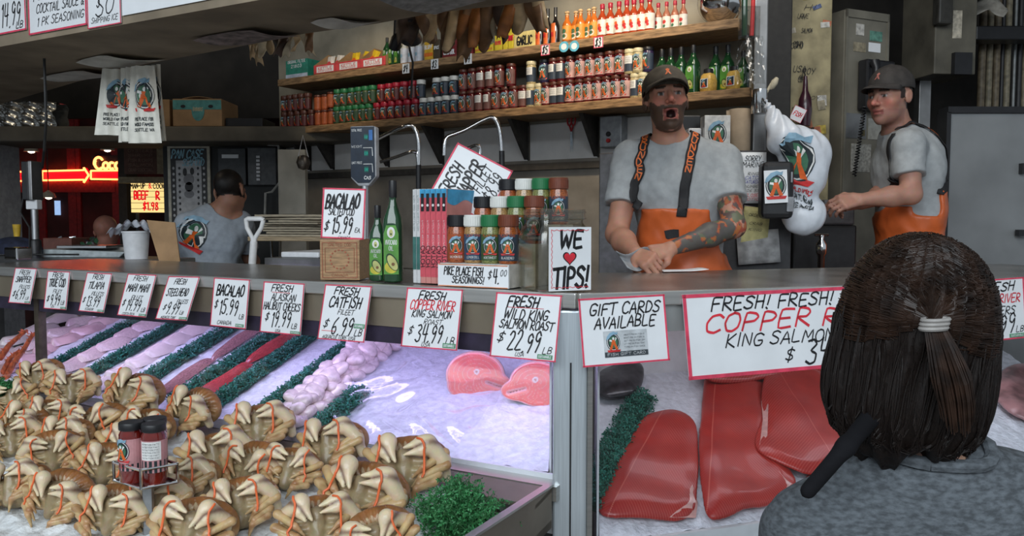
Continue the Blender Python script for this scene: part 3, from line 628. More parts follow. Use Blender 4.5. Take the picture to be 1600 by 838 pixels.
SP_BODY = {k: mat('spice_' + k, c, .3, vary=.3, scale=250, bump=.1) for k, c in dict(brown=(.07, .022, .012), orange=(.42, .085, .025), green=(.06, .085, .03), red=(.20, .012, .014), white=(.05, .06, .07), black=(.42, .09, .03), cream=(.55, .45, .24), jam=(.10, .008, .010)).items()}
L_DARK = mat('label_navy', (.035, .05, .075), .4); L_PINK = mat('label_pink', (.55, .33, .30), .45); L_CLEARO = mat('label_orange', (.42, .10, .03), .4); L_BR = mat('label_dark_red', (.10, .02, .02), .4); L_GR = mat('label_dark_green', (.03, .07, .03), .4); L_CR = mat('label_cream', (.58, .50, .30), .45); L_JD = mat('label_dark_plum', (.16, .07, .06), .45)
ST = {}
ST['brown'] = [jar_proto('spice_shaker', .026, .104, .024, SP_BODY['brown'], SP_LID['brown'], L_BR, rich=False)]
ST['orange'] = [jar_proto('spice_shaker', .025, .094, .012, SP_BODY['orange'], SP_LID['brown'], L_CLEARO, rich=False, emb=False)]
ST['green'] = [jar_proto('spice_shaker', .026, .104, .024, SP_BODY['green'], SP_LID['green'], L_GR, rich=False)]
ST['red'] = [jar_proto('spice_shaker', .026, .104, .024, SP_BODY['red'], SP_LID['red'], L_BR, rich=False)]
ST['white'] = [jar_proto('spice_shaker', .026, .104, .024, SP_BODY['white'], SP_LID['white'], L_DARK, rich=False)]
ST['jam'] = [jar_proto('jam_jar', .026, .118, .016, DR, SP_LID['brown'], L_JD), jar_proto('jam_jar', .026, .118, .016, DR, SP_LID['brown'], L_JD, back=True)]
ST['pink'] = [jar_proto('jam_jar', .026, .118, .016, DR, SP_LID['brown'], L_PINK), jar_proto('jam_jar', .026, .118, .016, DR, SP_LID['brown'], L_PINK)]
ST['back'] = [jar_proto('jam_jar', .026, .118, .016, DR, SP_LID['brown'], L_DARK, back=True)]
ST['cream'] = [jar_proto('sauce_jar', .026, .118, .018, SP_BODY['cream'], SP_LID['cream'], L_CR), jar_proto('sauce_jar', .026, .118, .018, SP_BODY['cream'], SP_LID['cream'], L_DARK, back=True)]
ST['blue'] = [jar_proto('jam_jar', .026, .118, .016, mat('jam_purple', (.03, .02, .06), .2), SP_LID['black'], L_DARK, rich=False)]
DESC = dict(brown='dark brown spice shaker', orange='small orange spice shaker', green='green-capped spice shaker', red='red-capped spice shaker', white='white-capped dark spice shaker', jam='dark red jam jar with a dark label',
            pink='dark red jam jar with a pink label', back='dark red jar turned to show its white facts panel', cream='cream sauce jar', blue='dark purple jar')
HT = dict(jam=.1185, pink=.1185, back=.1185, cream=.1185, blue=.1185, orange=.0945)
used = set(); cnt = {}
def put(root, a, bb, z, label, group=None, rz=0, first=None):
    o = root if id(root) not in used else copy_tree(root)
    used.add(id(root)); o.matrix_world = FW.M(a, bb, z) @ Matrix.Rotation(rz, 4, 'Z'); o['label'] = label
    if group: o['group'] = group
    return o
low = [('brown', 441, 492), ('orange', 493, 523), ('green', 523, 583), ('red', 584, 656), ('white', 657, 717), ('jam', 718, 824), ('cream', 824, 849), ('pink', 849, 859), ('back', 860, 883), ('pink', 884, 986), ('cream', 986, 1012)]
upp = [('brown', 441, 486), ('orange', 493, 523), ('green', 523, 589), ('red', 590, 652), ('white', 652, 664), ('white', 676, 717), ('jam', 718, 788), ('jam', 793, 806), ('cream', 823, 837), ('blue', 843, 858), ('back', 859, 883), ('pink', 884, 977), ('cream', 977, 1004), ('blue', 1006, 1018)]
lowspots = []
for tier, lst in (('lower', low), ('upper', upp)):
    for kd, p0, p1 in lst:
        a0 = FW.a(FW.hit(p0, 170, .05)); a1 = FW.a(FW.hit(p1, 170, .05)); n = max(1, round((a1 - a0) / .0545))
        for i in range(n):
            a = a0 + (a1 - a0) * (i + .5) / n + random.uniform(-.0006, .0006)
            if tier == 'lower': z = ZL + .0003; lowspots.append((a, HT.get(kd, .1045)))
            else: z = ZL + .0003 + max([h for (q, h) in lowspots if abs(q - a) < .056] or [.1045])
            k = (kd, tier); cnt[k] = cnt.get(k, 0) + 1
            vs = ST[kd]; v = vs[1 if (kd == 'jam' and i in (2, 3)) or (kd == 'cream' and i == 0) or (kd == 'pink' and i % 2) else 0]
            if kd == 'jam' and tier == 'lower' and i == 7: v = vs[1]
            put(v, a, .05 + random.uniform(-.004, .004), z, '%s, %s from the left, %s tier' % (DESC[kd], ORD[cnt[k]], tier), 'jars in two tiers on the lower shelf', random.uniform(-.35, .35) - .25)

# ---- avocado oil bottles and mustard
OILG = mat('dark_green_glass', (.012, .055, .020), .08, vary=.1, coat=.5); OILL = mat('oil_label_green', (.10, .30, .05), .4); YEL = mat('oil_label_yellow', (.62, .55, .06), .4); AVO = mat('avocado_flesh', (.55, .55, .20), .5); AVD = mat('avocado_skin', (.02, .06, .02), .5); SEED = mat('avocado_stone', (.22, .11, .04), .5)
def oil_bottle(h, r, words=False):
    t = thing('oil_bottle', None, 'bottle')
    b = MB(); b.lathe([(r * .85, 0), (r, .004), (r, h * .56), (r * .9, h * .63), (r * .5, h * .74), (r * .36, h * .80), (r * .36, h * .86)], 20, sq=.25); obj('glass_body', b, OILG, t, smooth=True)
    b = MB(); b.lathe([(r * .40, h * .83), (r * .42, h * .84), (r * .42, h * .985), (r * .38, h)], 16); obj('cap', b, BLACKP, t, smooth=True)
    b = MB(); q = .96; y = -r * 1.015; fm = lambda x, yy, l=0: (x, y - .0004 * l - .0003, yy)
    def ell(cx, cz, rx, rz, m, l, rot=0, n=20):
        P = [(cx, cz)] + [(cx + rx * math.cos(2 * math.pi * i / n) * math.cos(rot) - rz * math.sin(2 * math.pi * i / n) * math.sin(rot), cz + rx * math.cos(2 * math.pi * i / n) * math.sin(rot) + rz * math.sin(2 * math.pi * i / n) * math.cos(rot)) for i in range(n)]
        b.add([fm(px_, pz_, l) for px_, pz_ in P], [(0, i + 1, (i + 1) % n + 1) for i in range(n)], m)
    b.add([fm(-r * .78, h * .08), fm(r * .78, h * .08), fm(r * .78, h * .48), fm(r * .5, h * .56), fm(-r * .5, h * .56), fm(-r * .78, h * .48)], [(0, 1, 2, 3, 4, 5)], 0)
    ell(0, h * .15, r * .7, h * .06, 1, 1); ell(r * .12, h * .20, r * .52, h * .095, 3, 2, .5); ell(r * .14, h * .195, r * .42, h * .082, 2, 3, .5); ell(r * .2, h * .18, r * .18, r * .18, 4, 4)
    ell(0, h * .49, r * .42, h * .055, 5, 1); ell(0, h * .485, r * .2, h * .036, 2, 2); ell(0, h * .475, r * .09, r * .09, 3, 3)
    if words:
        letter(b, 'AVOCADO', fm, 0, h * .395, h * .045, r * 1.2, m=5, slant=0, lay=2); letter(b, 'OIL', fm, 0, h * .335, h * .042, r * .5, m=5, slant=0, lay=2)
    obj('label', b, [OILL, YEL, AVO, AVD, SEED, E_WHITE], t)
    b = MB(); letter(b, 'O', cmap(r * .42, 0), 0, h * .78, h * .05, r * .5, wt=.2)
    return t
ob = oil_bottle(.222, .0285)
for i, (px, bb) in enumerate([(1034, .06), (1048, .06), (1064, .06), (1083, .05), (1118, .13), (1137, .13)]):
    put(ob, FW.a(FW.hit(px, 120, bb)), bb, ZL + .0003, 'green avocado oil bottle on the lower shelf, %s from the left beyond the jars' % ORD[i + 1], 'oil bottles at the right of the lower shelf', -.3)
ob2 = oil_bottle(.172, .023); put(ob2, FW.a(FW.hit(1161, 120, .06)), .06, ZL + .0003, 'small green avocado oil bottle at the far right end of the lower shelf', None, -.3)
def mustard():
    t = thing('mustard_jar', None, 'jar'); b = MB(); b.lathe([(.026, 0), (.031, .006), (.032, .05), (.028, .075), (.02, .085)], 18, sq=.4); obj('jar_body', b, mat('mustard_yellow', (.60, .38, .09), .3, vary=.1, scale=120), t, smooth=True)
    b = MB(); b.lathe([(.021, .083), (.022, .084), (.022, .103), (.02, .105)], 16); obj('lid', b, BLACKP, t, smooth=True)
    b = MB(); b.box((0, -.0328, .038), (.040, .002, .042), 1); b.box((0, -.0338, .038), (.034, .001, .036), 0); emblem(b, lambda x, y, l=0: (x, -.0345 - .0003 * l, y + .038), 0, 0, .03, 2, False); obj('label', b, [L_DARK, E_WHITE] + EMB, t); return t
mu = mustard()
put(mu, FW.a(FW.hit(1107, 120, .05)), .05, ZL + .0003, 'squat yellow mustard jar on the lower shelf, left of the two', 'mustard jars', -.3)
put(mu, FW.a(FW.hit(1148, 120, .05)), .05, ZL + .0003, 'squat yellow mustard jar on the lower shelf, right of the two', 'mustard jars', -.3)

# ---- upper shelf
def up(px, bb=.05): return FW.a(FW.hit(px, 80, bb))
def sauce(kind, h, r, bodym, labm, capm, ball=False, dots=None, lab=(.08, .52)):
    t = thing(kind, None, 'bottle'); b = MB()
    b.lathe([(r * .9, 0), (r, .004), (r, h * .55), (r * .85, h * .62), (r * .42, h * .74), (r * .38, h * .88)], 16); obj('glass_body', b, bodym, t, smooth=True)
    b = MB()
    if ball: b.lathe([(r * .44, h * .86), (r * .44, h * .89), (r * .3, h * .90), (r * .52, h * .94), (r * .5, h * .975), (r * .25, h), (0, h)], 14)
    else: b.lathe([(r * .46, h * .85), (r * .48, h * .86), (r * .48, h * .985), (r * .42, h)], 14)
    obj('cap', b, capm, t, smooth=True)
    b = MB(); wrap(b, r, h * lab[0], h * lab[1], -r * 2.2, r * 2.2, 0, n=14)
    mp = cmap(r, 0); zc = h * (lab[0] + lab[1]) / 2
    if dots: 
        for (dx, dz, s, mi) in dots:
            P = [mp(dx * r, zc + dz * h, 2)] + [mp(dx * r + s * r * math.cos(q * .785), zc + dz * h + s * r * math.sin(q * .785), 2) for q in range(8)]
            b.add(P, [(0, q + 1, (q + 1) % 8 + 1) for q in range(8)], mi)
    obj('label', b, [labm] + EMB, t); return t
HOT = mat('hot_sauce_orange', (.55, .14, .02), .15, coat=.4); HOTR = mat('hot_sauce_red', (.36, .05, .015), .15, coat=.4)
s_or = sauce('hot_sauce_bottle', .158, .0245, HOT, mat('label_bright_orange', (.78, .30, .04), .4), mat('turned_wood_cap', (.62, .40, .20), .5), True, [(0, .05, .5, 3), (0, -.10, .7, 1), (0, -.1, .4, 3)])
for i, px in enumerate([886, 897, 907, 917.5, 928]): put(s_or, up(px), .05 + .02 * (i % 2 == 1), ZU + .0003, 'orange hot sauce bottle with a wooden ball cap, %s from left, upper shelf' % ORD[i + 1], 'orange hot sauce bottles', -.25)
s_wh = sauce('hot_sauce_bottle', .165, .0245, HOTR, mat('label_white', (.72, .68, .62), .4), SP_LID['red'], False, [(0, .06, .35, 4), (.1, -.02, .45, 6), (.3, -.1, .3, 6)])
for i, px in enumerate([941, 953.5, 967, 979, 990, 1002, 1014.5]): put(s_wh, up(px), .05, ZU + .0003, 'red-capped hot sauce bottle with a white label, %s from left, upper shelf' % ORD[i + 1], 'red-capped hot sauce bottles', -.3)
s_sm = sauce('hot_sauce_bottle', .140, .019, mat('hot_sauce_pale', (.34, .12, .07), .25), mat('label_white', (.72, .68, .62), .4), SP_LID['red'], False, [(0, .02, .5, 6), (0, -.12, .4, 3)], (.1, .5))
for i, px in enumerate([1028, 1041, 1054, 1067]): put(s_sm, up(px, .09), .09, ZU + .0003, 'slim pale red sauce bottle at the right of the upper shelf, %s of four' % ORD[i + 1], 'slim sauce bottles', -.3)
def carrier():
    t = thing('sauce_bottle', None, 'bottle'); b = MB(); h, r = .185, .023
    b.lathe([(r, 0), (r, h * .5), (r * .4, h * .68), (r * .36, h * .9)], 14); obj('glass_body', b, mat('black_glass', (.012, .01, .01), .08, coat=.5), t, smooth=True)
    b = MB(); b.lathe([(r * .42, h * .8), (r * .42, h), (0, h)], 12); obj('cap', b, BLACKP, t)
    b = MB(); wrap(b, r, .006, h * .56, -r * .95, r * .75, 0, 1); wrap(b, r, h * .2, h * .32, -r * .5, r * .3, 1, 3); obj('label', b, [mat('label_burnt_orange', (.72, .15, .03), .4), E_RED, E_WHITE], t); return t
s_bk = carrier()
for i, px in enumerate([844, 856, 868]): put(s_bk, up(px), .05, ZU + .0003, 'black sauce bottle with an orange label on upper shelf, %s of three' % ORD[i + 1], 'black sauce bottles', -.3)
ob3 = oil_bottle(.168, .021)
for i, px in enumerate([605, 614, 623]): put(ob3, up(px), .05, ZU + .0003, 'dark green oil bottle beside the red carton, %s of three' % ORD[i + 1], 'dark green bottles beside the red carton', -.3)
s_w = sauce('extract_bottle', .145, .0235, mat('pale_bottle', (.50, .50, .46), .3), mat('label_silver', (.52, .54, .60), .35), mat('white_cap', (.7, .7, .66), .4), False, [(0, 0, .5, 5)], (.02, .6))
for i, px in enumerate([632, 644, 655]): put(s_w, up(px, .045), .045, ZU + .0003, 'pale bottle with a silver label on upper shelf, %s of three' % ORD[i + 1], 'pale silver-label bottles', -.3)
def carton(name, lab, px0, px1, h, dep, mt, lines, group=None, inkm=None, bb=.03, top=None, cat='box'):
    a0, a1 = up(px0, bb), up(px1, bb); w = a1 - a0; t = thing(name, lab, cat, mw=FW.M((a0 + a1) / 2, bb, ZU + .0003), group=group)
    b = MB(); b.box((0, dep / 2, h / 2), (w, dep, h)); obj('carton_body', b, mt, t, bevel=.002)
    b = MB()
    for s, y, hh, ww in lines: letter(b, s, flat_map(.001), 0, y * h, hh * h, ww * w, slant=.05, wt=.16)
    obj('lettering', b, inkm or PAPER, t)
    if top: b = MB(); b.box((0, -.0006, top[0] * h), (w, .001, top[1] * h)); obj('printed_band', b, top[2], t)
    return t
b_ = mat('box_blue_white', (.55, .62, .75), .5)
carton('filter_box', 'green and white carton reading 21803 at the left end of the upper shelf', 446, 480, .115, .13, mat('box_teal_green', (.03, .26, .19), .5), [('ORIGINAL FILTER', .9, .14, .8), ('21803', .66, .16, .5)], top=(.13, .22, b_))
carton('baking_soda_box', 'narrow yellow carton on the upper shelf beside the pale bottles', 663, 676, .165, .04, mat('box_yellow', (.72, .42, .03), .5), [('BLUFF', .45, .12, .9)], top=(.2, .12, mat('box_orange', (.7, .16, .02), .5)))
carton('seasoning_tin', 'dark narrow tin on the upper shelf right of the yellow carton', 677, 687, .11, .04, mat('tin_dark_brown', (.07, .05, .03), .5), [('SPICE', .6, .14, .8)])
RB = mat('box_dark_red', (.20, .015, .02), .5)
carton('crab_boil_box', 'dark red carton reading CRAB BOIL on the upper shelf, left of two', 691, 713, .105, .06, RB, [('CRAB BOIL', .3, .22, .8), ('LOUISIANA', .75, .14, .8)], 'crab boil cartons')
carton('crab_boil_box', 'dark red carton reading CRAB BOIL on the upper shelf, right of two', 714, 738, .105, .06, RB, [('CRAB BOIL', .3, .22, .8), ('LOUISIANA', .75, .14, .8)], 'crab boil cartons')
YT = mat('tin_yellow', (.66, .52, .04), .4)
for i, (p0, p1, h) in enumerate([(742, 752, .05), (757, 770, .05), (773, 784, .11), (786, 793, .15), (794, 802, .15)]):
    carton('spice_tin', 'yellow spice tin on the upper shelf left of the garlic box, %s from the left' % ORD[i + 1], p0, p1, h, .04, YT, [('OLD SPICE', .4, .16, .85)], 'yellow spice tins', REDINK, cat='tin', top=(.9, .1, E_GREEN))
carton('garlic_box', 'pale yellow carton reading Garlic on the upper shelf beside the black bottles', 803, 836, .085, .05, mat('box_pale_yellow', (.66, .55, .22), .5), [('GARLIC', .45, .5, .7)], None, INK)
# red display carton with bags
a0, a1 = up(488, .0), up(600, .0); w = a1 - a0
cd = thing('display_carton', 'red-fronted cardboard display carton of snack bags on the upper shelf', 'carton', mw=FW.M((a0 + a1) / 2, .0, ZU + .0003))
b = MB(); b.box((0, .11, .004), (w, .20, .006)); 
obj('carton_floor', b, CARD, cd)
REDC = mat('carton_red', (.62, .06, .07), .5)
b = MB(); b.box((0, .012, .028), (w, .004, .056)); obj('front_flap', b, REDC, cd)
b = MB(); b.box((0, .212, .07), (w, .004, .14)); obj('carton_back', b, CARD, cd)
for x in (-w / 2 + .002, -w / 6, w / 6, w / 2 - .002):
    b = MB(); b.prism([(0, 0), (.2, 0), (.2, .14), (.12, .14), (0, .056)], .004, M=Matrix.Translation((x + .002, .012, .001)) @ Matrix.Rotation(R(90), 4, 'Z')); obj('divider', b, CARD, cd)
b = MB()
for k in (-1, 0, 1):
    b.box((k * w / 3, .0092, .028), (w / 3 * .74, .0012, .036), 0); letter(b, 'KETTLE', flat_map(-.0085), k * w / 3, .034, .014, w / 3 * .6, m=1, slant=0, wt=.2); letter(b, 'SEAFOODS', flat_map(-.0085), k * w / 3, .019, .008, w / 3 * .6, m=1, slant=0, wt=.2)
obj('lettering', b, [PAPER, REDINK], cd)
def bag(lab, a, col, col2, rz=0, zz=.006, group=None):
    t = thing('snack_bag', lab, 'bag', mw=cd.matrix_world @ Matrix.Translation((a, .09, zz)) @ Matrix.Rotation(R(-14), 4, 'X') @ Matrix.Rotation(rz, 4, 'Y'), group=group)
    b = MB(); b.grid(lambda u, v: Vector(((u - .5) * .062, -.012 * math.sin(u * math.pi) * math.sin(v * math.pi) ** .6 + .002 * math.sin(u * 17 + v * 9), v * .125)), 10, 12); b.grid(lambda u, v: Vector(((u - .5) * .062, .012 * math.sin(u * math.pi) * math.sin(v * math.pi) ** .6, v * .125)), 10, 12)
    obj('pouch', b, col, t, smooth=True)
    b = MB(); n = 16; P = [(0, -.0165, .06)] + [(.02 * math.cos(2 * math.pi * i / n), -.0145, .06 + .026 * math.sin(2 * math.pi * i / n)) for i in range(n)]; b.add(P, [(0, i + 1, (i + 1) % n + 1) for i in range(n)]); obj('printed_spot', b, col2, t)
YB = mat('bag_yellow', (.78, .52, .03), .3, coat=.3); WBg = mat('bag_white', (.75, .70, .66), .25, coat=.3)
bag('white and red snack bag in the display carton, first from the left', -w / 2 + .045, WBg, REDC); bag('white and red snack bag in the display carton, second from the left', -w / 2 + .105, WBg, REDC, .15)
bag('yellow snack bag in the display carton, middle compartment', -.035, YB, E_ORANGE); bag('yellow snack bag leaning in the middle compartment, on the right', .03, YB, E_ORANGE, .25); 
bag('yellow snack bag leaning low in the right compartment', .09, YB, E_ORANGE, .35)
# colander
a = up(1118, .12); co = thing('colander', 'round metal bowl turned on its side at the right end of the upper shelf', 'bowl', mw=FW.M(a, .13, ZU + .098) @ Matrix.Rotation(R(-50), 4, 'X') @ Matrix.Rotation(R(12), 4, 'Y'))
b = MB(); b.lathe([(.0, -.055), (.05, -.05), (.085, -.02), (.10, .025), (.103, .025), (.088, -.022), (.052, -.053), (0, -.058)], 32); obj('bowl', b, CHROME, co, smooth=True)
b = MB(); b.lathe([(.098, .024), (.108, .024), (.108, .028), (.098, .028), (.098, .024)], 32); obj('rim', b, CHROME, co, smooth=True)
# price tickets on the shelf edge
def ticket(px, py, s, red=False, wd=.05):
    P = FW.hit(px, py, -.003); M_ = FW.M(FW.a(P), -.003, P.z + .03)
    lab = 'small shelf ticket reading %s %s' % (s, 'with a red edge, under the %s' % ('black bottles' if px < 900 else 'red-capped bottles') if red else 'under the %s' % {634: 'pale bottles', 679: 'dark tin', 731: 'crab boil cartons'}[px])
    return sign('shelf_ticket', lab, M_, wd, .054, [(s, 0, .5, .62, .62, 0, .13)], .07 if red else 0, group=None, cat='ticket')
ticket(634, 108, '$4'); ticket(679, 101, '$3'); ticket(731, 93, '$4'); ticket(852, 79, '$5', True); ticket(935, 67, '$3', True)
for i, px in enumerate((881, 897)):
    P = FW.hit(px, 73 - i, -.004); b = MB(); b.lathe([(.027, 0), (.027, .002)], 20, m=0); b.lathe([(.016, .002), (.016, .003)], 16, m=1)
    t = obj('round_sticker', b, [mat('sticker_blue', (.12, .45, .62), .4), PAPER], mw=FW.M(FW.a(P), -.0015, P.z) @ Matrix.Rotation(R(90 - 0), 4, 'X')); tag(t, 'blue oval sticker on the upper shelf edge, %s of two' % ('left' if i == 0 else 'right'), 'sticker', 'blue stickers on the shelf edge')
# ================================================================== ON THE COUNTER
def on_counter(px, py): return on_plane(px, py, (0, 0, ZT), (0, 0, 1))
def face_M(loc, rz, tilt=0, roll=0): return Matrix.Translation(loc) @ Matrix.Rotation(rz, 4, 'Z') @ Matrix.Rotation(tilt, 4, 'X') @ Matrix.Rotation(roll, 4, 'Y')
ZC = ZT + .0032
# wooden cigar-style box and the bacalao card standing on it
P = at(531, 439, 2.37); P.z = ZC
bx = thing('wooden_box', 'small square wooden box with faded red stencil print, wrapped in clear film', 'box', P, R(-5))
b = MB(); b.box((0, .06, .0605), (.121, .118, .121)); obj('box_body', b, mat('thin_light_wood', (.40, .24, .12), .3, vary=.16, scale=9, stretch=(3, 20, 20), coat=.4), bx, bevel=.003)
b = MB(); fm = flat_map(.0006); RP = mat('faded_red_print', (.36, .10, .05), .5)
for w_, h_, th in ((.105, .104, .0016), (.088, .072, .0012)):
    for sx in (-1, 1): b.box((sx * w_ / 2, -.0004, .06), (th, .0008, h_)); b.box((0, -.0004, .06 + sx * h_ / 2), (w_, .0008, th))
letter(b, 'SALTED COD', fm, 0, .106, .009, .07, slant=0); letter(b, 'CANADA', fm, 0, .016, .008, .05, slant=0)
for k in range(16):
    w1, w2 = 2 * math.pi * k / 16, 2 * math.pi * (k + .5) / 16
    b.add([fm(.026 * math.cos(w1), .062 + .026 * math.sin(w1)), fm(.03 * math.cos(w1), .062 + .03 * math.sin(w1)), fm(.03 * math.cos(w2), .062 + .03 * math.sin(w2)), fm(.026 * math.cos(w2), .062 + .026 * math.sin(w2))], [(0, 1, 2, 3)])
obj('red_print', b, RP, bx)
Mx = face_M(Vector((P.x + .008, P.y + .045, ZC + .122 + .152)), R(-10), R(-4), R(2))
sign('price_sign', 'white card reading BACALAO SALTED COD, 15.99, standing on the wooden box', Mx, .136, .152, [('BACALAO', -.02, .26, .28, .82, 0, .12), ('(SALTED COD)', -.04, .47, .13, .76, 0), ('$', -.36, .76, .18, .12, 0), ('15.99', .0, .72, .3, .5, 0, .08), ('EA.', .36, .82, .09, .14, 0), ('CANADA', .05, .97, .05, .3, 0)], edge=.03)
# two avocado oil bottles
ob4 = oil_bottle(.222, .0240, True); ob4['label'] = 'shorter dark green avocado oil bottle on the counter beside the wooden box'; P = at(591, 440, 2.36); P.z = ZC; ob4.location = P; ob4.rotation_euler = (0, 0, R(-6))
ob5 = oil_bottle(.292, .0275, True); ob5['label'] = 'taller dark green avocado oil bottle on the counter beside the books'; P = at(615, 442, 2.31); P.z = ZC; ob5.location = P; ob5.rotation_euler = (0, 0, R(-4))
for o in (ob4, ob5): o['category'] = 'bottle'
# books, spines to the front
spines = [((.62, .62, .62), (.05, .16, .14), 'thin pale grey booklet'), ((.62, .62, .62), (.05, .16, .14), 'thin pale grey booklet')] + [((.70, .15, .16), (.05, .33, .55), 'red-spined cookbook with a blue top')] * 5
aB = FL.a(on_counter(628, 446)); bk_i = {}
BS_ = (FL.a(on_counter(682, 449)) - aB - .008) / .154
for i, (c1, c2, d) in enumerate(spines):
    bk_i[d] = bk_i.get(d, 0) + 1; th = (.0165 if i < 2 else .0235) * BS_; red = i >= 2
    t = thing('cookbook' if red else 'booklet', '%s standing on the counter, %s from the left' % (d, ORD[bk_i[d]]), 'book', mw=FL.M(aB + th / 2, .075, ZC), group='books on the counter'); aB += th + .0008; hb = .265
    b = MB(); b.box((0, .095, hb / 2), (th, .19, hb)); obj('cover', b, mat('cover_coral' if red else 'cover_grey', c1 if not red else (.62, .26, .23), .35, vary=.06), t, bevel=.0015)
    b = MB(); b.box((0, .097, hb - .0004), (th * .7, .18, .003)); obj('page_block', b, mat('page_edges', (.7, .68, .62), .8), t)
    b = MB(); rm_ = Matrix.Rotation(R(90), 3, 'Y')
    sp = lambda x, y, l=0: (-y, -.0009 - .0003 * l, hb * .52 - x)
    if red:
        b.box((0, -.0004, hb * .5), (th * .98, .0008, hb * .86), 0); b.box((0, -.0005, hb * .955), (th * .98, .001, hb * .09), 1); b.box((0, -.0009, hb * .86), (th * .6, .001, .05), 2)
        letter(b, 'CATCH', sp, .062, 0, th * .75, .06, m=2, slant=.1, wt=.16); letter(b, 'PACIFIC RECIPES', sp, -.0, 0, th * .28, .08, m=3, slant=0); 
        P_ = [sp(-.082, 0, 3)] + [sp(-.082 + .004 * math.cos(q * .785), .004 * math.sin(q * .785), 3) for q in range(8)]; b.add(P_, [(0, q + 1, (q + 1) % 8 + 1) for q in range(8)], 3)
        obj('spine', b, [mat('spine_red', (.66, .10, .13), .4), mat('spine_blue', (.06, .36, .62), .4), BLACKP, E_WHITE], t)
        if i == 6:
            b = MB(); xx = th / 2 + .0005; fm = lambda u, v, l=0: (xx + .0003 * l, u, v)
            b.grid(lambda u, v: fm(.003 + .184 * u, hb * .86 - .008 * math.sin(u * 9) + (hb * .138 + .008 * math.sin(u * 9)) * v), 20, 1, 0); obj('cover_print', b, mat('spine_blue', (.06, .36, .62), .4), t)
    else:
        b.box((0, -.0005, hb * .32), (th * .9, .001, hb * .35), 0); letter(b, 'FISH AND SHELLFISH', sp, -.06, 0, th * .45, .1, m=0, slant=0)
        obj('spine', b, mat('spine_dark_green', c2, .4), t)
# fresh snapper card turned on its corner, leaning on the books
Pm = at(693, 262, 2.36); u = (at(713, 221, 2.36) - at(672, 299, 2.36)).normalized()
sn_roll = -math.atan2(u.z, u.x)
sign('price_sign', 'white card turned on its corner reading FRESH SNAPPER, behind the books', face_M(Pm, R(0), R(-12), sn_roll), .172, .185, [('FRESH', -.1, .2, .2, .6, 0, .12), ('SNAPPER', -.02, .46, .22, .82, 0, .12), ('FILLET', .14, .64, .14, .5, 0), ('$8.99', .1, .84, .2, .5, 0, .08)], edge=.025)
# seasoning rack, jars on three steps
rz = FL.ang; A0 = FL.a(on_counter(682, 449)) - .003; Mr = FL.M(A0, .035, ZC)
AW = .215
rk = thing('seasoning_rack', 'stepped counter rack with a hand-lettered seasonings price card on its front', 'rack', mw=Mr)
M_RACK = mat('rack_board', (.60, .58, .54), .5)
for k in range(3):
    b = MB(); b.box((AW / 2 + .0 + .032 * k, .045 + .088 * k, .031 + .026 * k), (AW, .086, .062 + .052 * k)); obj('step', b, M_RACK, rk)
b = MB(); b.box((AW / 2, -.003, .030), (AW + .004, .006, .060)); obj('front_board', b, PAPER, rk)
b = MB(); fm = flat_map(.0072); letter(b, 'PIKE PLACE FISH', fm, .080, .042, .021, .122, m=0, wt=.13); letter(b, 'SEASONINGS!', fm, .095, .019, .018, .10, m=0, wt=.13); letter(b, '$', fm, .163, .034, .022, .012, m=0); letter(b, '4.', fm, .182, .030, .036, .018, m=0); letter(b, '00', fm, .204, .040, .016, .02, m=0)
obj('lettering', b, INK, rk)
b = MB()
for z in (.0012, .0588): b.box((AW / 2, -.0066, z), (AW, .001, .0024))
obj('red_edge', b, mat('pale_orange_edge', (.75, .3, .16), .5), rk)
BIG = {}
for k, (lid, bod, lb) in dict(black=('black', 'black', 'L'), white=('white', 'white', 'N'), green=('green', 'green', 'G'), brown=('brown', 'orange', 'B')).items():
    lm = {'L': mat('label_rust', (.36, .09, .035), .4), 'N': mat('label_slate_blue', (.04, .075, .13), .4), 'G': mat('label_forest', (.05, .10, .035), .4), 'B': mat('label_navy', (.035, .05, .075), .4)}[lb]
    lidm = SP_LID[lid] if lid != 'brown' else mat('lid_rust_brown', (.17, .045, .022), .3)
    t = thing('seasoning_jar', None, 'jar'); r, h = .0265, .130
    b = MB(); b.lathe([(r * .92, 0), (r, .004), (r, .088), (r * .9, .096), (r * .9, .1)], 24); obj('jar_body', b, mat('granules_' + k, {'black': (.40, .10, .03), 'white': (.45, .26, .10), 'green': (.24, .25, .08), 'brown': (.36, .09, .02)}[k], .25, vary=.35, scale=400, coat=.5), t, smooth=True)
    b = MB(); b.lathe([(r * .98, .098), (r * 1.03, .1), (r * 1.03, .127), (r * .98, .13), (r * .3, .13)], 28)
    for q in range(28): w = 2 * math.pi * q / 28; b.box((r * 1.03 * math.cos(w), r * 1.03 * math.sin(w), .113), (.0016, .0016, .022), rot=Matrix.Rotation(w, 3, 'Z'))
    obj('lid', b, lidm, t, smooth=False)
    b = MB(); wrap(b, r, .008, .078, -r * 2.2, r * 2.2, 0, n=20); emblem(b, cmap(r, 0), 0, .047, .044, 1); letter(b, 'PLACE FISH', cmap(r, 0), 0, .074, .006, r * 1.5, m=4, slant=0, lay=3); letter(b, {'black': 'SALMON RUB', 'white': 'LEMON DILL', 'green': 'NORTHWEST', 'brown': 'BLACKENED'}[k], cmap(r, 0), 0, .016, .006, r * 1.3, m=1, slant=0, lay=3)
    obj('label', b, [lm] + EMB, t); BIG[k] = t
nm_row = ['front', 'middle', 'back']
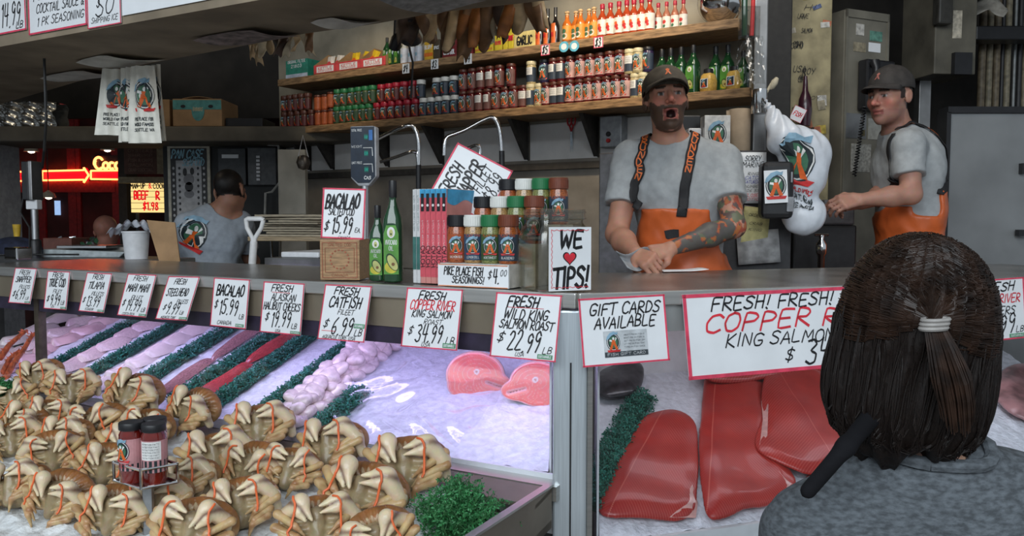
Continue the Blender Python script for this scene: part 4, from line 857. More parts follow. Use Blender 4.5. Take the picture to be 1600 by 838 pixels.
for row in range(3):
    for i, k in enumerate(('black', 'white', 'green', 'brown')):
        o = BIG[k] if row == 0 else copy_tree(BIG[k])
        o.matrix_world = Mr @ Matrix.Translation((.028 + .0537 * i + .032 * row, .045 + .088 * row, .0624 + .052 * row)) @ Matrix.Rotation(R(24), 4, 'Z')
        o['label'] = '%s-lidded seasoning jar in the %s row of the counter rack' % ({'brown': 'rust brown'}.get(k, k), nm_row[row]); o['group'] = 'seasoning jars on the counter rack'
# tip jar
P = FL.p(-.074, .066, ZC); M_CLR = glass_mat('clear_plastic', (.86, .85, .80), .12, .9, 1.5)
tj = thing('tip_jar', 'large clear square plastic jar with a WE heart TIPS card on its front', 'jar', P, R(24))
b = MB(); b.lathe([(.066, 0), (.075, .006), (.075, .135), (.069, .160), (.058, .172), (.058, .178), (.064, .180), (.064, .205), (.060, .206), (.060, .172), (.067, .155), (.072, .132), (.072, .008), (0, .006)], 48, sq=.9); obj('jar_body', b, M_CLR, tj, smooth=True)
b = MB(); b.lathe([(.0645, .181), (.0662, .181), (.0662, .184), (.0645, .184)], 48, sq=.9); b.lathe([(.0645, .196), (.0662, .196), (.0662, .199), (.0645, .199)], 48, sq=.9); obj('neck_ring', b, M_CLR, tj, smooth=True)
b = MB(); b.box((.006, -.0768, .082), (.118, .002, .158), 0); fm = lambda x, y, l=0: (x + .006, -.0782 - .0003 * l, y)
letter(b, 'WE', fm, .004, .130, .042, .062, m=1, wt=.17, slant=.1); letter(b, 'TIPS!', fm, .004, .036, .050, .100, m=1, wt=.15, slant=.1)
def heart(s): return [(s * .062 * math.sin(t) ** 3, s * (.05 * math.cos(t) - .019 * math.cos(2 * t) - .008 * math.cos(3 * t) - .004 * math.cos(4 * t))) for t in [2 * math.pi * i / 30 for i in range(30)]]
for s, m, l in ((.31, 1, 1), (.255, 2, 2)):
    P_ = [fm(-.002, .085, l)] + [fm(-.002 + x, .085 + z, l) for x, z in heart(s)]; b.add(P_, [(0, i + 1, (i + 1) % 30 + 1) for i in range(30)], m)
zig = [(-.053 + .003 * (i % 2), .012 + .0068 * i) for i in range(21)] + [(-.053 + .0075 * i, .1545 - .003 * (i % 2)) for i in range(15)]
b2 = [(-.053 + .0075 * i, .010 + .003 * (i % 2)) for i in range(15)]
for zz in (zig, b2):
    for (x0, z0), (x1, z1) in zip(zz[:-1], zz[1:]):
        dx, dz = x1 - x0, z1 - z0; l = math.hypot(dx, dz); nx, nz = -dz / l * .0007, dx / l * .0007
        b.add([fm(x0 + nx, z0 + nz, 1), fm(x0 - nx, z0 - nz, 1), fm(x1 - nx, z1 - nz, 1), fm(x1 + nx, z1 + nz, 1)], [(0, 1, 2, 3)], 2)
obj('card', b, [PAPER, INK, REDINK], tj)
# a sheet of white paper lying on the counter in front of the shouting man
b = MB(); b.grid(lambda u, v: Vector(((u - .5) * .17, (v - .5) * .09, .004 + .02 * max(0, u - .6) ** 1.5 + .003 * math.sin(v * 3))), 12, 6)
P = on_counter(1064, 425); tag(obj('paper_sheet', b, PAPER, loc=(P.x, P.y, ZT + .001), rot=(0, 0, R(14)), smooth=True, solid=.0008), 'white paper sheet lying on the counter before the shouting man', 'paper')

# ================================================================== SCALE, TAPS, NEWSPAPERS BEHIND THE COUNTER
def W(px, py, Y): return at(px, py, Y)
sc = thing('price_scale', 'dark price display of a weighing scale on a pole, three green readouts', 'scale', (W(568, 300, 2.85).x, 2.85, ZC), R(-14))
SY = 2.85; k = SY / FPX; zt = W(568, 197, SY).z; zbm = W(568, 291, SY).z; hh = zt - zbm
b = MB(); ww = .098
b.prism([(-ww / 2, hh), (-ww / 2 + .004, hh), (ww / 2 - .01, hh * 1.0), (ww / 2, hh * .97), (ww / 2, hh * .16), (ww / 2 - .012, .02), (ww / 2 - .03, 0), (-ww / 2 + .03, 0), (-ww / 2 + .01, .02), (-ww / 2, hh * .14)], .03, M=Matrix.Translation((0, 0, zbm - ZC)))
obj('display_housing', b, mat('scale_case_grey', (.34, .35, .37), .35), sc, bevel=.004)
b = MB(); b.prism([(-ww / 2 + .003, hh * .985), (ww / 2 - .006, hh * .985), (ww / 2 - .004, hh * .16), (ww / 2 - .026, .012), (-ww / 2 + .028, .012), (-ww / 2 + .003, hh * .16)], .003, 0, M=Matrix.Translation((0, -.003, zbm - ZC)))
fm = lambda x, y, l=0: (x, -.0042 - .0003 * l, y + zbm - ZC)
for i, s in enumerate(('TOTAL PRICE', 'WEIGHT', 'UNIT PRICE')):
    z = hh * (.93 - .27 * i); letter(b, s, fm, -.022, z, .008, .04, m=1, slant=0); 
    b.add([fm(.006, z - .034), fm(.022, z - .034), fm(.022, z - .014), fm(.006, z - .014)], [(0, 1, 2, 3)], 2)
    letter(b, '0.00', fm, .014, z - .024, .010, .013, m=3, slant=0)
    if i: b.add([fm(.002, z - .004), fm(.035, z - .004), fm(.035, z - .006), fm(.002, z - .006)], [(0, 1, 2, 3)], 1); b.add([fm(.035, z - .004), fm(.037, z - .004), fm(.039, z - .034), fm(.037, z - .034)], [(0, 1, 2, 3)], 1)
b.add([fm(.024, hh * .93), fm(.038, hh * .93), fm(.038, hh * .76), fm(.024, hh * .76)], [(0, 1, 2, 3)], 4)
letter(b, 'CAS', fm, .018, hh * .14, .011, .026, m=1, slant=0, wt=.16)
obj('display_face', b, [mat('scale_face_navy', (.012, .022, .04), .3), E_WHITE, mat('lcd_dark_green', (.01, .10, .08), .3), mat('lcd_digit', (.0, .4, .3), .4, emit=.6, ecol=(0, .6, .45)), mat('scale_blue_tag', (.04, .18, .5), .4)], sc)
b = MB(); b.tube([(0, .015, zbm - ZC + .01), (0, .015, .02)], .014, 12); obj('pole', b, STEEL, sc, smooth=True)
b = MB(); b.box((0, .015, .011), (.15, .15, .022)); obj('scale_base', b, STEELD, sc, bevel=.01)
def tap(lab, pts, hand, Y, extra=None):
    base = W(hand[1][0], hand[1][1], Y); t = thing('spray_tap', lab, 'tap', (base.x, base.y, .95))
    L_ = lambda q: W(q[0], q[1], Y + (q[2] if len(q) > 2 else 0)) - Vector((base.x, base.y, .95))
    def sm(P, n=5):
        P = [L_(q) for q in P]; out = []
        for i in range(len(P) - 1):
            p0, p1, p2, p3 = P[max(i - 1, 0)], P[i], P[i + 1], P[min(i + 2, len(P) - 1)]
            for j in range(n):
                s = j / n; out.append(.5 * ((2 * p1) + (p2 - p0) * s + (2 * p0 - 5 * p1 + 4 * p2 - p3) * s * s + (3 * p1 - p0 - 3 * p2 + p3) * s ** 3))
        return out + [P[-1]]
    b = MB(); b.tube(sm(pts), .0085, 10); obj('spout', b, CHROME, t, smooth=True)
    b = MB(); a, c = L_(hand[0]), L_(hand[1]); b.tube([a, a * .5 + c * .5, c], .011, 10); obj('grip', b, BLACKP, t, smooth=True)
    b = MB(); b.tube([c, Vector((c.x, c.y, .0))], .009, 10); obj('riser', b, CHROME, t, smooth=True)
    if extra: b = MB(); b.tube(sm(extra), .007, 8); obj('swing_arm', b, CHROME, t, smooth=True)
    return t
tap('arched chrome spray tap behind the scale, left of the two', [(590, 217, .18), (612, 206, .1), (634, 197), (647, 200), (654, 222), (654, 262)], [(654, 258), (654, 300)], 3.3, [(595, 253, .2), (620, 245, .1), (644, 237), (651, 241), (653, 255)])
tap('arched chrome spray tap behind the snapper card, right of the two', [(694, 243), (697, 217), (712, 209), (727, 203), (757, 187), (772, 185), (781, 205), (784, 240)], [(784, 236), (785, 290)], 3.25, [(729, 233, .05), (744, 227), (750, 233), (749, 250)])
b = MB(); b.box((0, 0, .475), (1.0, .42, .95)); tag(obj('sink_counter', b, STEELD, loc=FW.p(-.02, -.35, 0) + Vector((0, 0, 0)), rot=(0, 0, FW.ang)), 'steel sink counter along the back wall under the spray taps', 'counter')
# scissors, switch box
P = FW.hit(893, 185, WB - .03); ss = thing('scissors', 'red-handled scissors hanging on the wall under the lower shelf', 'scissors', mw=FW.M(FW.a(P), WB - .032, P.z))
kk = 4.05 / FPX
b = MB()
for sx in (-1, 1):
    ring = [(sx * (.012 + .012 * math.cos(w)), 0, -.012 + .026 * math.sin(w)) for w in [2 * math.pi * i / 16 for i in range(17)]]; b.tube(ring, .0045, 6); b.tube([(sx * .012, 0, -.036), (0, 0, -.07)], .005, 6)
obj('handles', b, mat('scissor_red', (.55, .02, .03), .4), ss, smooth=True)
b = MB()
for sx in (-1, 1): b.prism([(-.006, -.062), (.006, -.062), (.004 + sx * .003, -.13), (sx * .005, -.178)], .002, M=Matrix.Translation((0, sx * .0015, 0)))
obj('blade', b, mat('scissor_steel', (.55, .62, .68), .3, .8), ss)
P = FW.hit(955, 206, WB - .08); sb = thing('switch_box', 'grey steel switch box with a red button on the wall behind the shouting man', 'switch box', mw=FW.M(FW.a(P), WB - .09, P.z))
b = MB(); b.box((0, .04, 0), (.125, .08, .16)); obj('housing', b, mat('box_grey_metal', (.34, .36, .38), .4, .5, vary=.1), sb, bevel=.006)
b = MB(); b.lathe([(.011, 0), (.011, .008), (.008, .012)], 14, M=Matrix.Translation((-.01, 0, -.045)) @ Matrix.Rotation(R(90), 4, 'X')); obj('red_button', b, E_RED, sb, smooth=True)
b = MB(); b.lathe([(.013, 0), (.013, .006), (.01, .009)], 14, M=Matrix.Translation((-.01, 0, -.012)) @ Matrix.Rotation(R(90), 4, 'X')); obj('black_button', b, BLACKP, sb, smooth=True)
# newspapers on a table
Y = 4.25; P = W(455, 370, Y); nt_ = thing('side_table', 'light wooden table top on crossed wire legs holding the newspapers', 'table', (P.x, P.y, 0), R(-12)); zt = P.z
b = MB(); b.box((0, .2, zt - .012), (.50, .42, .024)); obj('table_top', b, mat('pale_table_wood', (.42, .32, .2), .6, vary=.15, scale=8, stretch=(2, 20, 20)), nt_, bevel=.004)
for x in (-.2, .2):
    for s in (-1, 1): b = MB(); b.tube([(x + s * .12, .2 - s * .17, zt - .026), (x - s * .12, .2 + s * .17, .003)], .008, 6); obj('leg', b, CHROME, nt_)
NEWS = mat('newsprint', (.50, .43, .32), .8, vary=.22, scale=20, stretch=(1, 1, 20))
zz = zt + .0006
for k in range(9):
    th = random.uniform(.010, .016); dx, dy = random.uniform(-.035, .035), random.uniform(-.02, .02); w = random.uniform(.31, .41)
    b = MB(); rr = random.Random(k)
    def nf(u, v, s, w=w, th=th): return Vector(((u - .5) * w, .36 * v, (th - .001 if s else 0) + (0 if not s else -.004 * (2 * abs(u - .5)) ** 4 + .0006 * math.sin(u * 30 + v * 5))))
    b.grid(lambda u, v: nf(u, v, 0), 14, 4); b.grid(lambda u, v: nf(u, v, 1), 14, 4)
    b.box((0, .18, th / 2 - .001), (w * .985, .355, th - .004))
    t = obj('newspaper', b, NEWS, loc=(P.x + dx, P.y + .02 + dy, zz), rot=(0, 0, R(-12) + random.uniform(-.14, .14))); zz += th + .0002
    tag(t, 'folded newspaper in the pile on the side table, %s from the bottom' % ORD[k + 1], 'newspaper', 'pile of newspapers on the side table')
# white D-handled shovel standing behind the counter
Y = 3.55; P0 = W(398, 342, Y); sh = thing('ice_shovel', 'white plastic shovel with a D-shaped grip standing behind the counter', 'shovel', (P0.x, P0.y, 0), R(-6)); z = P0.z; WPm = mat('shovel_white', (.66, .66, .65), .4, vary=.05)
b = MB(); b.tube([(-.042, 0, z - .008), (-.03, 0, z), (.03, 0, z), (.042, 0, z - .008)], .011, 10); b.tube([(-.040, 0, z - .006), (-.036, 0, z - .04), (-.012, 0, z - .085), (-.006, 0, z - .12)], .010, 10); b.tube([(.040, 0, z - .006), (.030, 0, z - .04), (-.0, 0, z - .085), (-.006, 0, z - .12)], .010, 10); obj('grip', b, WPm, sh, smooth=True)
b = MB(); b.tube([(-.006, 0, z - .10), (-.02, 0, z - .25), (-.02, 0, .45)], [.016, .017, .018], 12); obj('shaft', b, WPm, sh, smooth=True)
b = MB(); b.grid(lambda u, v: Vector((-.02 + (u - .5) * .28, .03 * (2 * abs(u - .5)) ** 2 - .03, .004 + .46 * v)), 10, 6); obj('blade', b, WPm, sh, smooth=True, solid=.006)
# white cutting board on the low work table
P = W(474, 398, 3.62); b = MB(); b.box((0, .12, 0), (.20, .30, .025)); tag(obj('cutting_board', b, WHITEP, loc=(P.x, P.y, P.z), rot=(0, 0, R(-20)), bevel=.006), 'white cutting board on a low table behind the wooden box', 'cutting board')
b = MB(); b.box((0, .12, (P.z - .0133) / 2), (.30, .40, P.z - .0133)); tag(obj('work_table', b, STEELD, loc=(P.x, P.y, 0), rot=(0, 0, R(-20))), 'low dark steel table under the white cutting board', 'table')
# ================================================================== LEFT BACKGROUND: THE MARKET HALL
def W(px, py, Y): return at(px, py, Y)
# overhead beam shelf
Y = 5.0; z1, z0 = W(200, 197, Y).z, W(200, 221, Y).z
b = MB(); b.box((-2.45, Y + .25, (z0 + z1) / 2), (3.1, .5, z1 - z0)); t = obj('overhead_shelf', b, mat('beam_grey_brown', (.13, .115, .09), .7, vary=.2, scale=4), bevel=.01); tag(t, 'long grey-brown overhead shelf spanning the left side above the neon', 'shelf')
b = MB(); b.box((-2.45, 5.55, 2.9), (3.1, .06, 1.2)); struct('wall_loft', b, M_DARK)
b = MB(); b.box((-2.45, Y + .02, z1 + .006), (3.1, .04, .012)); 
def wbox(name, lab, px0, py0, px1, py1, Y, dep, mt, cat='box', rz=0, z=None, extra=None):
    A, B = W(px0, py0, Y), W(px1, py1, Y); w, h = B.x - A.x, A.z - B.z
    t = thing(name, lab, cat, ((A.x + B.x) / 2, Y, B.z if z is None else z), rz); b = MB(); b.box((0, dep / 2, h / 2), (w, dep, h)); obj('box_body', b, mt, t, bevel=.004)
    if extra: extra(t, w, h)
    return t
def fruit(t, w, h):
    TE = mat('print_teal', (.08, .28, .27), .6)
    b = MB(); b.box((0, -.001, h * .78), (w * .98, .002, h * .34), 0); n = 20
    P = [(w * .02, -.003, h * .55)] + [(w * .02 + w * .13 * math.cos(2 * math.pi * i / n), -.003, h * .55 + h * .36 * math.sin(2 * math.pi * i / n)) for i in range(n)]; b.add(P, [(0, i + 1, (i + 1) % n + 1) for i in range(n)], 0)
    letter(b, 'BANANAS', lambda x, y, l=0: (x + w * .02, -.0036, y), 0, h * .62, h * .14, w * .2, m=1, slant=.1)
    obj('printed_band', b, [TE, mat('print_cream', (.6, .5, .3), .6)], t)
    for x in (-.28, .28):
        b = MB(); n = 14; P = [(x * w, -.0045, h * .72)] + [(x * w + w * .05 * math.cos(2 * math.pi * i / n), -.0045, h * .72 + h * .06 * math.sin(2 * math.pi * i / n)) for i in range(n)]; b.add(P, [(0, i + 1, (i + 1) % n + 1) for i in range(n)]); obj('hand_hole', b, BLACKP, t)
    b = MB(); b.grid(lambda u, v: Vector((-w * .02 + (u - .5) * w * .6, .02 + .1 * v, h + .004 + .012 * math.sin(u * 3.1))), 8, 3); obj('flap', b, CARD, t, smooth=True, solid=.003)
wbox('fruit_box', 'open brown fruit carton with a teal printed band on the overhead shelf', 269, 152, 347, 195, 5.02, .3, CARD, z=z1 + .001, extra=fruit)
wbox('cardboard_box', 'plain brown cardboard box left of the teal banded carton', 243, 152, 266, 195, 5.05, .3, CARD, z=z1 + .001)
wbox('crate', 'black plastic crate at the right end of the overhead shelf', 352, 182, 410, 196, 5.05, .28, BLACKP, z=z1 + .001)
fo = thing('foil_bundle', 'large crumpled silver foil bundle at the left end of the overhead shelf', 'foil', (W(42, 200, 5.03).x, 5.03, z1 + .001))
A, B = W(0, 162, 5.03), W(84, 200, 5.03); fw, fh = B.x - A.x + .05, A.z - B.z
b = MB(); b.grid(lambda u, v: Vector((fw * (u - .5) * (.96 + .05 * math.sin(v * 9)), -.02 * math.sin(v * 3.1) + .02 * math.sin(u * 21 + v * 8) * math.sin(v * 11), fh * v)), 40, 20); b.grid(lambda u, v: Vector((fw * (u - .5) * (.96 + .05 * math.sin(v * 9)), .12 + .03 * math.sin(v * 3.1), fh * v)), 10, 6)
b.grid(lambda u, v: Vector((fw * (u - .5) * .96, .14 * v - .01, fh * (.98 + .05 * math.sin(u * 15)))), 20, 4); obj('wrapping', b, mat('silver_foil', (.62, .62, .60), .25, .9), fo, smooth=True)
# neon
NEON = mat('neon_tube', (1, .15, .05), emit=7, ecol=(1, .16, .04)); NRED = mat('neon_panel_red', (.5, .01, .02), .5, emit=.55, ecol=(1, .0, .02)); NP = mat('neon_text', (1, .3, .1), emit=5, ecol=(1, .22, .06))
Y = 10.06
def neon(name, lab, outline, fill=None, close=True, cat='neon sign', r=.012):
    P = [W(x, y, Y) for x, y in outline]; c = P[0].copy(); t = thing(name, lab, cat, c)
    b = MB(); pts = [p - c for p in P] + ([P[0] - c] if close else []); 
    for q0, q1 in zip(pts[:-1], pts[1:]): b.tube([q0, q1], r, 6)
    obj('tube', b, NEON, t)
    if fill:
        b = MB(); n = len(fill); F_ = [W(x, y, Y) - c + Vector((0, .03, 0)) for x, y in fill]; b.add(F_ + [p + Vector((0, .055, 0)) for p in F_], [tuple(range(n)), tuple(range(n, 2 * n))[::-1]] + [(i, (i + 1) % n, n + (i + 1) % n, n + i) for i in range(n)]); obj('panel', b, NRED, t)
    return t
neon('neon_arrow', 'red neon arrow with bright yellow-orange outline pointing right', [(66, 267.5), (131, 266), (131, 262), (138.5, 274), (131, 285.5), (131, 281), (66, 282)], [(66, 267.5), (131, 266), (131, 262), (138.5, 274), (131, 285.5), (131, 281), (66, 282)])
neon('neon_bar', 'red neon bar at the left of the arrow, cut by the grey post', [(-10, 268.5), (45, 268.5), (45, 283), (-10, 283)], [(-10, 268.5), (45, 268.5), (45, 283), (-10, 283)], False)
neon('neon_bar', 'red neon bar at the right of the arrow, under the script', [(184, 266.5), (142, 267), (142, 280), (184, 280.5)], [(184, 266.5), (142, 267), (142, 280), (184, 280.5)], False)
c = W(146, 256, Y); ns = thing('neon_script', 'glowing orange neon script reading Cocc above the right bar', 'neon sign', c); k = Y / FPX
b = MB()
def arc(cx, cy, rx, ry, a0, a1, n=14): return [(cx + rx * math.cos(R(a0 + (a1 - a0) * i / n)), cy + ry * math.sin(R(a0 + (a1 - a0) * i / n))) for i in range(n + 1)]
for P in (arc(154, 255, 7, 9, -200, -30) [::1] + [], arc(155, 255.5, 7, 8.5, 215, 50), arc(165, 259, 4, 5, 0, 360), arc(174.5, 259, 4, 5, -50, -310), arc(184, 259, 4, 5, -50, -310)): b.tube([W(x, y, Y) - c for x, y in P], .016, 6)
obj('tube', b, NP, ns)
b = MB(); A, B = W(141, 243, Y), W(196, 267, Y); b.box(((A.x + B.x) / 2 - c.x, .055, (A.z + B.z) / 2 - c.z), (B.x - A.x, .06, A.z - B.z)); obj('backing', b, BLACKP, ns)
for i, (px, py) in enumerate(((49, 237), (168, 235), (76, 309))):
    P = W(px, py, 8.7); t = thing('pendant_lamp', 'small pale pendant lamp glowing in the market hall, %s' % ('upper left', 'upper right by the neon script', 'low, behind the scale pole')[i], 'lamp', P, group='pendant lamps in the hall')
    b = MB(); b.lathe([(.075, 0), (.06, .045), (.02, .07), (.01, .08)], 16); obj('lamp_shade', b, mat('lamp_shade_cream', (.5, .42, .32), .5), t, smooth=True)
    b = MB(); b.lathe([(0, -.02), (.03, -.01), (.035, .01), (0, .03)], 12); obj('bulb', b, mat('bulb_glow', (1, 1, 1), emit=6, ecol=(1, .85, .6)), t, smooth=True)
    b = MB(); b.tube([(0, 0, .08), (0, 0, 3.38 - P.z)], .006, 6); obj('cord', b, WIRE, t)
# red lit shopfront frames behind
FR_ = mat('shopfront_red_paint', (.20, .012, .012), .5)
for i, (px, w) in enumerate(((112, .10), (122, .05), (64, .08), (182, .12))):
    X = W(px, 300, 10.1).x; b = MB(); b.box((X, 10.125, 1.6), (w, .04, 3.2)); struct('trim_%d' % (20 + i), b, FR_)
b = MB(); A, B = W(10, 292, 10.1), W(180, 292, 10.1); b.box(((A.x + B.x) / 2, 10.12, A.z), (B.x - A.x, .05, .14)); struct('trim_24', b, FR_)
light('shopfront_glow', 'POINT', W(100, 300, 9.0), W(100, 300, 9.9), 2.2, (1, .08, .05), shadow_soft_size=.3)
for i, (px, py, w, h) in enumerate(((90, 325, .06, .18), (112, 322, .05, .16))):
    P = W(px, py, 10.13); t = thing('lit_window', 'small pale blue lit cooler panel deep in the hall, %s' % ('left', 'right')[i], 'panel', P); b = MB(); b.box((0, 0, 0), (w, .03, h)); obj('lit_pane', b, mat('cooler_glow', (.3, .5, .8), emit=.8, ecol=(.35, .55, .9)), t)
# grey post at the left edge
Y = 5.3; A, B = W(-30, 215, Y), W(11, 215, Y); b = MB(); b.box(((A.x + B.x) / 2, Y, 1.07), (B.x - A.x, .25, 2.12)); tag(obj('grey_post', b, mat('painted_grey_post', (.30, .31, .33), .6, vary=.1)), 'broad grey painted post at the left edge of the hall', 'post')
# menu board and lit sign
Y = 6.6
A, B = W(193, 222, Y), W(246, 272, Y); mb_ = thing('menu_board', 'brown wooden menu board with rows of small writing above the lit sign', 'board', ((A.x + B.x) / 2, Y, B.z)); w, h = B.x - A.x, A.z - B.z
b = MB(); b.box((0, .015, h / 2), (w, .03, h)); obj('panel', b, mat('menu_brown', (.17, .075, .05), .6), mb_)
b = MB(); 
for k in range(6): letter(b, ['CLAM CHOWDER', 'OYSTERS', 'SHRIMP', 'FISH & CHIPS', 'SALMON', 'CRAB COCKTAIL'][k], flat_map(.001), 0, h * (.88 - .15 * k), h * .09, w * .75, slant=0)
obj('lettering', b, mat('menu_ink', (.42, .27, .2), .6), mb_)
b = MB(); b.box((w / 2 + .03, .01, h / 2), (.05, .05, h)); obj('frame', b, mat('frame_tan', (.42, .33, .2), .6), mb_)
b = MB(); b.box((0, .02, -.05), (w + .1, .06, .05)); obj('rail', b, mat('frame_tan', (.42, .33, .2), .6), mb_)
A, B = W(203, 284, Y), W(262, 332, Y); ls = thing('lit_menu_sign', 'glowing yellow letter sign reading MAN-UP & COOK, BEEF, 1.98', 'sign', ((A.x + B.x) / 2, Y, B.z)); w, h = B.x - A.x, A.z - B.z
b = MB(); b.box((0, .05, h / 2), (w, .08, h)); obj('sign_box', b, mat('sign_yellow_lit', (.8, .6, .2), .5, emit=.95, ecol=(1, .72, .28)), ls)
b = MB(); 
for k in range(5): b.box((0, .0085, h * (.12 + .19 * k)), (w, .003, .004))
letter(b, 'MAN-UP', flat_map(-.006), -w * .30, h * .86, h * .16, w * .40, slant=0, wt=.15); letter(b, 'COOK', flat_map(-.006), w * .28, h * .86, h * .16, w * .33, slant=0, wt=.15); obj('lettering', b, INK, ls)
b = MB(); letter(b, '&', flat_map(-.006), w * .03, h * .86, h * .16, w * .08, slant=0, wt=.15); letter(b, 'BEEF', flat_map(-.006), -w * .22, h * .56, h * .26, w * .38, slant=0, wt=.18); letter(b, 'R', flat_map(-.006), w * .23, h * .56, h * .26, w * .1, slant=0, wt=.18); letter(b, '$1.98', flat_map(-.006), w * .04, h * .2, h * .24, w * .42, slant=0, wt=.17); obj('red_lettering', b, mat('backlit_red', (.7, .02, .02), .5, emit=.55, ecol=(.9, .01, .02)), ls)
b = MB(); b.tube([(-w * .4, .05, 0), (-w * .4, .05, -(B.z))], .015, 6); b.tube([(w * .4, .05, 0), (w * .4, .05, -(B.z))], .015, 6); obj('stand_legs', b, BLACKP, ls)
# dark column between the neon and the menu
Y = 6.8; A, B = W(183, 225, Y), W(196, 225, Y); b = MB(); b.box(((A.x + B.x) / 2, Y + .1, 1.7), (B.x - A.x, .2, 3.4)); struct('trim_25', b, mat('dark_column', (.025, .018, .015), .6))
# black board with poster
Y = 5.35; A, B = W(254, 222, Y), W(440, 222, Y); b = MB(); b.box(((A.x + B.x) / 2, Y + .05, 1.1), (B.x - A.x, .1, 2.2)); struct('wall_partition', b, mat('partition_black', (.022, .024, .024), .6, vary=.3, scale=4))
A, B = W(261, 224, Y - .02), W(330, 352, Y - .02); po = thing('poster', 'framed black and white seafood poster with pale blue script on the black partition', 'poster', ((A.x + B.x) / 2, Y - .012, B.z)); w, h = B.x - A.x, A.z - B.z
b = MB(); b.box((0, 0, h / 2), (w, .016, h)); obj('frame', b, mat('poster_frame_cream', (.50, .47, .38), .6), po)
b = MB(); b.box((0, -.0085, h * .49), (w * .86, .003, h * .9), 0); b.box((0, -.0105, h * .42), (w * .60, .001, h * .74), 1)
fm = lambda x, y, l=0: (x, -.0112, y)
letter(b, 'PAN CASE', fm, -w * .02, h * .87, h * .10, w * .74, m=2, slant=.25, wt=.14); letter(b, 'SEAFOOD', fm, w * .12, h * .77, h * .08, w * .5, m=2, slant=.25, wt=.14)
def blob(cx, cz, rx, rz, m, y=-.0115, n=14): P = [(cx, y, cz)] + [(cx + rx * math.cos(2 * math.pi * i / n), y, cz + rz * math.sin(2 * math.pi * i / n)) for i in range(n)]; b.add(P, [(0, i + 1, (i + 1) % n + 1) for i in range(n)], m)
blob(0, h * .56, w * .13, h * .07, 3); blob(-.0, h * .47, w * .1, h * .06, 0); blob(-w * .09, h * .65, w * .05, h * .05, 0); blob(w * .08, h * .66, w * .05, h * .045, 0); blob(0, h * .38, w * .12, h * .05, 3)
rr = random.Random(3)
for k in range(9):
    for sx in (-.36, -.22, .22, .36): blob(sx * w, h * (.12 + .072 * k), w * .028, h * .018, 1 if abs(sx) > .3 else 0)
obj('print', b, [mat('poster_black', (.02, .02, .022), .5), mat('poster_grey', (.42, .42, .43), .5), mat('poster_blue', (.25, .48, .58), .5), mat('poster_mid_grey', (.18, .18, .19), .5)], po)
# electric panels on the partition
for nm, lab, c4, mt in (('fuse_box', 'dark grey electric panel with a white tag on the black partition', (345, 233, 389, 290), (.05, .055, .06)), ('breaker_box', 'grey breaker box with a row of black switches right of the dark panel', (391, 232, 436, 290), (.10, .105, .11))):
    A, B = W(c4[0], c4[1], Y), W(c4[2], c4[3], Y); t = thing(nm, lab, 'electric panel', ((A.x + B.x) / 2, Y - .001, B.z)); w, h = B.x - A.x, A.z - B.z
    b = MB(); b.box((0, -.03, h / 2), (w, .058, h)); obj('door', b, mat(nm + str(mt[0]), mt, .5), t, bevel=.004)
    b = MB()
    if c4[0] == 345: b.box((-w * .05, -.060, h * .78), (w * .6, .002, h * .1)); obj('white_tag', b, PAPER, t)
    else:
        for k in range(7): b.box((-w * .12, -.064, h * (.15 + .1 * k)), (w * .12, .01, h * .06))
        obj('switches', b, WHITEP, t)
b = MB(); pts = [W(x, y, 5.25) for x, y in ((418, 226), (435, 228), (438, 260), (437, 285), (425, 300), (415, 302), (414, 340))]; b.tube(pts, .008, 6); tag(obj('electric_cable', b, mat('cable_grey_white', (.42, .42, .4), .5)), 'pale cable looping down beside the breaker box', 'cable')
# white painted corner post at the end of the shelves
A, B = W(438, 222, 5.05), W(480, 222, 5.05); b = MB(); b.box(((A.x + B.x) / 2, 5.02, 1.03), (B.x - A.x, .06, 2.02)); tag(obj('painted_board', b, mat('cream_paint_worn', (.46, .44, .38), .6, vary=.12, scale=6)), 'tall cream painted board at the left end of the shelf wall', 'board')
hb = thing('hanging_lantern', 'small dark round strainer hanging on a cord from the lower shelf end', 'strainer', W(474, 254, 4.75)); b = MB(); b.lathe([(0, -.045), (.03, -.035), (.042, 0), (.03, .035), (0, .045)], 16); obj('bowl', b, mat('strainer_dark', (.14, .12, .10), .35, .7), hb, smooth=True)
b = MB(); b.tube([(-.03, 0, .03), (0, 0, .16), (.03, 0, .03)], .003, 5); obj('cord', b, WHITEP, hb)
# table with pole scale, tub and clutter
TY = 4.3; tz = W(110, 403, TY).z
tb = thing('market_table', 'long dark steel table in the left background behind the counter', 'table', FL.p(-3.38, .985, 0), FL.ang); b = MB(); b.box((0, 0, tz - .02), (1.26, .41, .04)); obj('table_top', b, STEELD, tb, bevel=.004)
for x in (-.6, .6):
    for y in (-.16, .16): b = MB(); b.box((x, y, (tz - .04) / 2), (.05, .05, tz - .04)); obj('leg', b, STEELD, tb)
ps = thing('pole_scale', 'weighing scale display on a thick steel pole seen from its side', 'scale', (W(56, 400, 4.25).x, 4.25, tz + .001)); zt = W(56, 258, 4.25).z - tz
b = MB(); b.lathe([(.03, 0), (.03, .09), (.024, .10)], 16); obj('foot', b, BLACKP, ps, smooth=True)
b = MB(); b.tube([(0, 0, .09), (0, 0, zt - .18)], .018, 14); obj('pole', b, STEEL, ps, smooth=True)
b = MB(); b.box((0, 0, zt - .21), (.06, .05, .05)); obj('collar', b, WHITEP, ps, bevel=.005)
b = MB(); b.box((-.015, 0, zt - .085), (.035, .10, .20), 0); b.box((.012, 0, zt - .085), (.02, .10, .205), 1); obj('display_housing', b, [BLACKP, STEELD], ps, bevel=.004)
b = MB(); b.tube([(-.02, -.03, zt - .1), (-.05, -.04, zt - .25), (-.01, -.03, zt - .33), (-.015, -.03, .02), (.25, -.04, .02)], .005, 6); obj('cord', b, WIRE, ps, smooth=True)
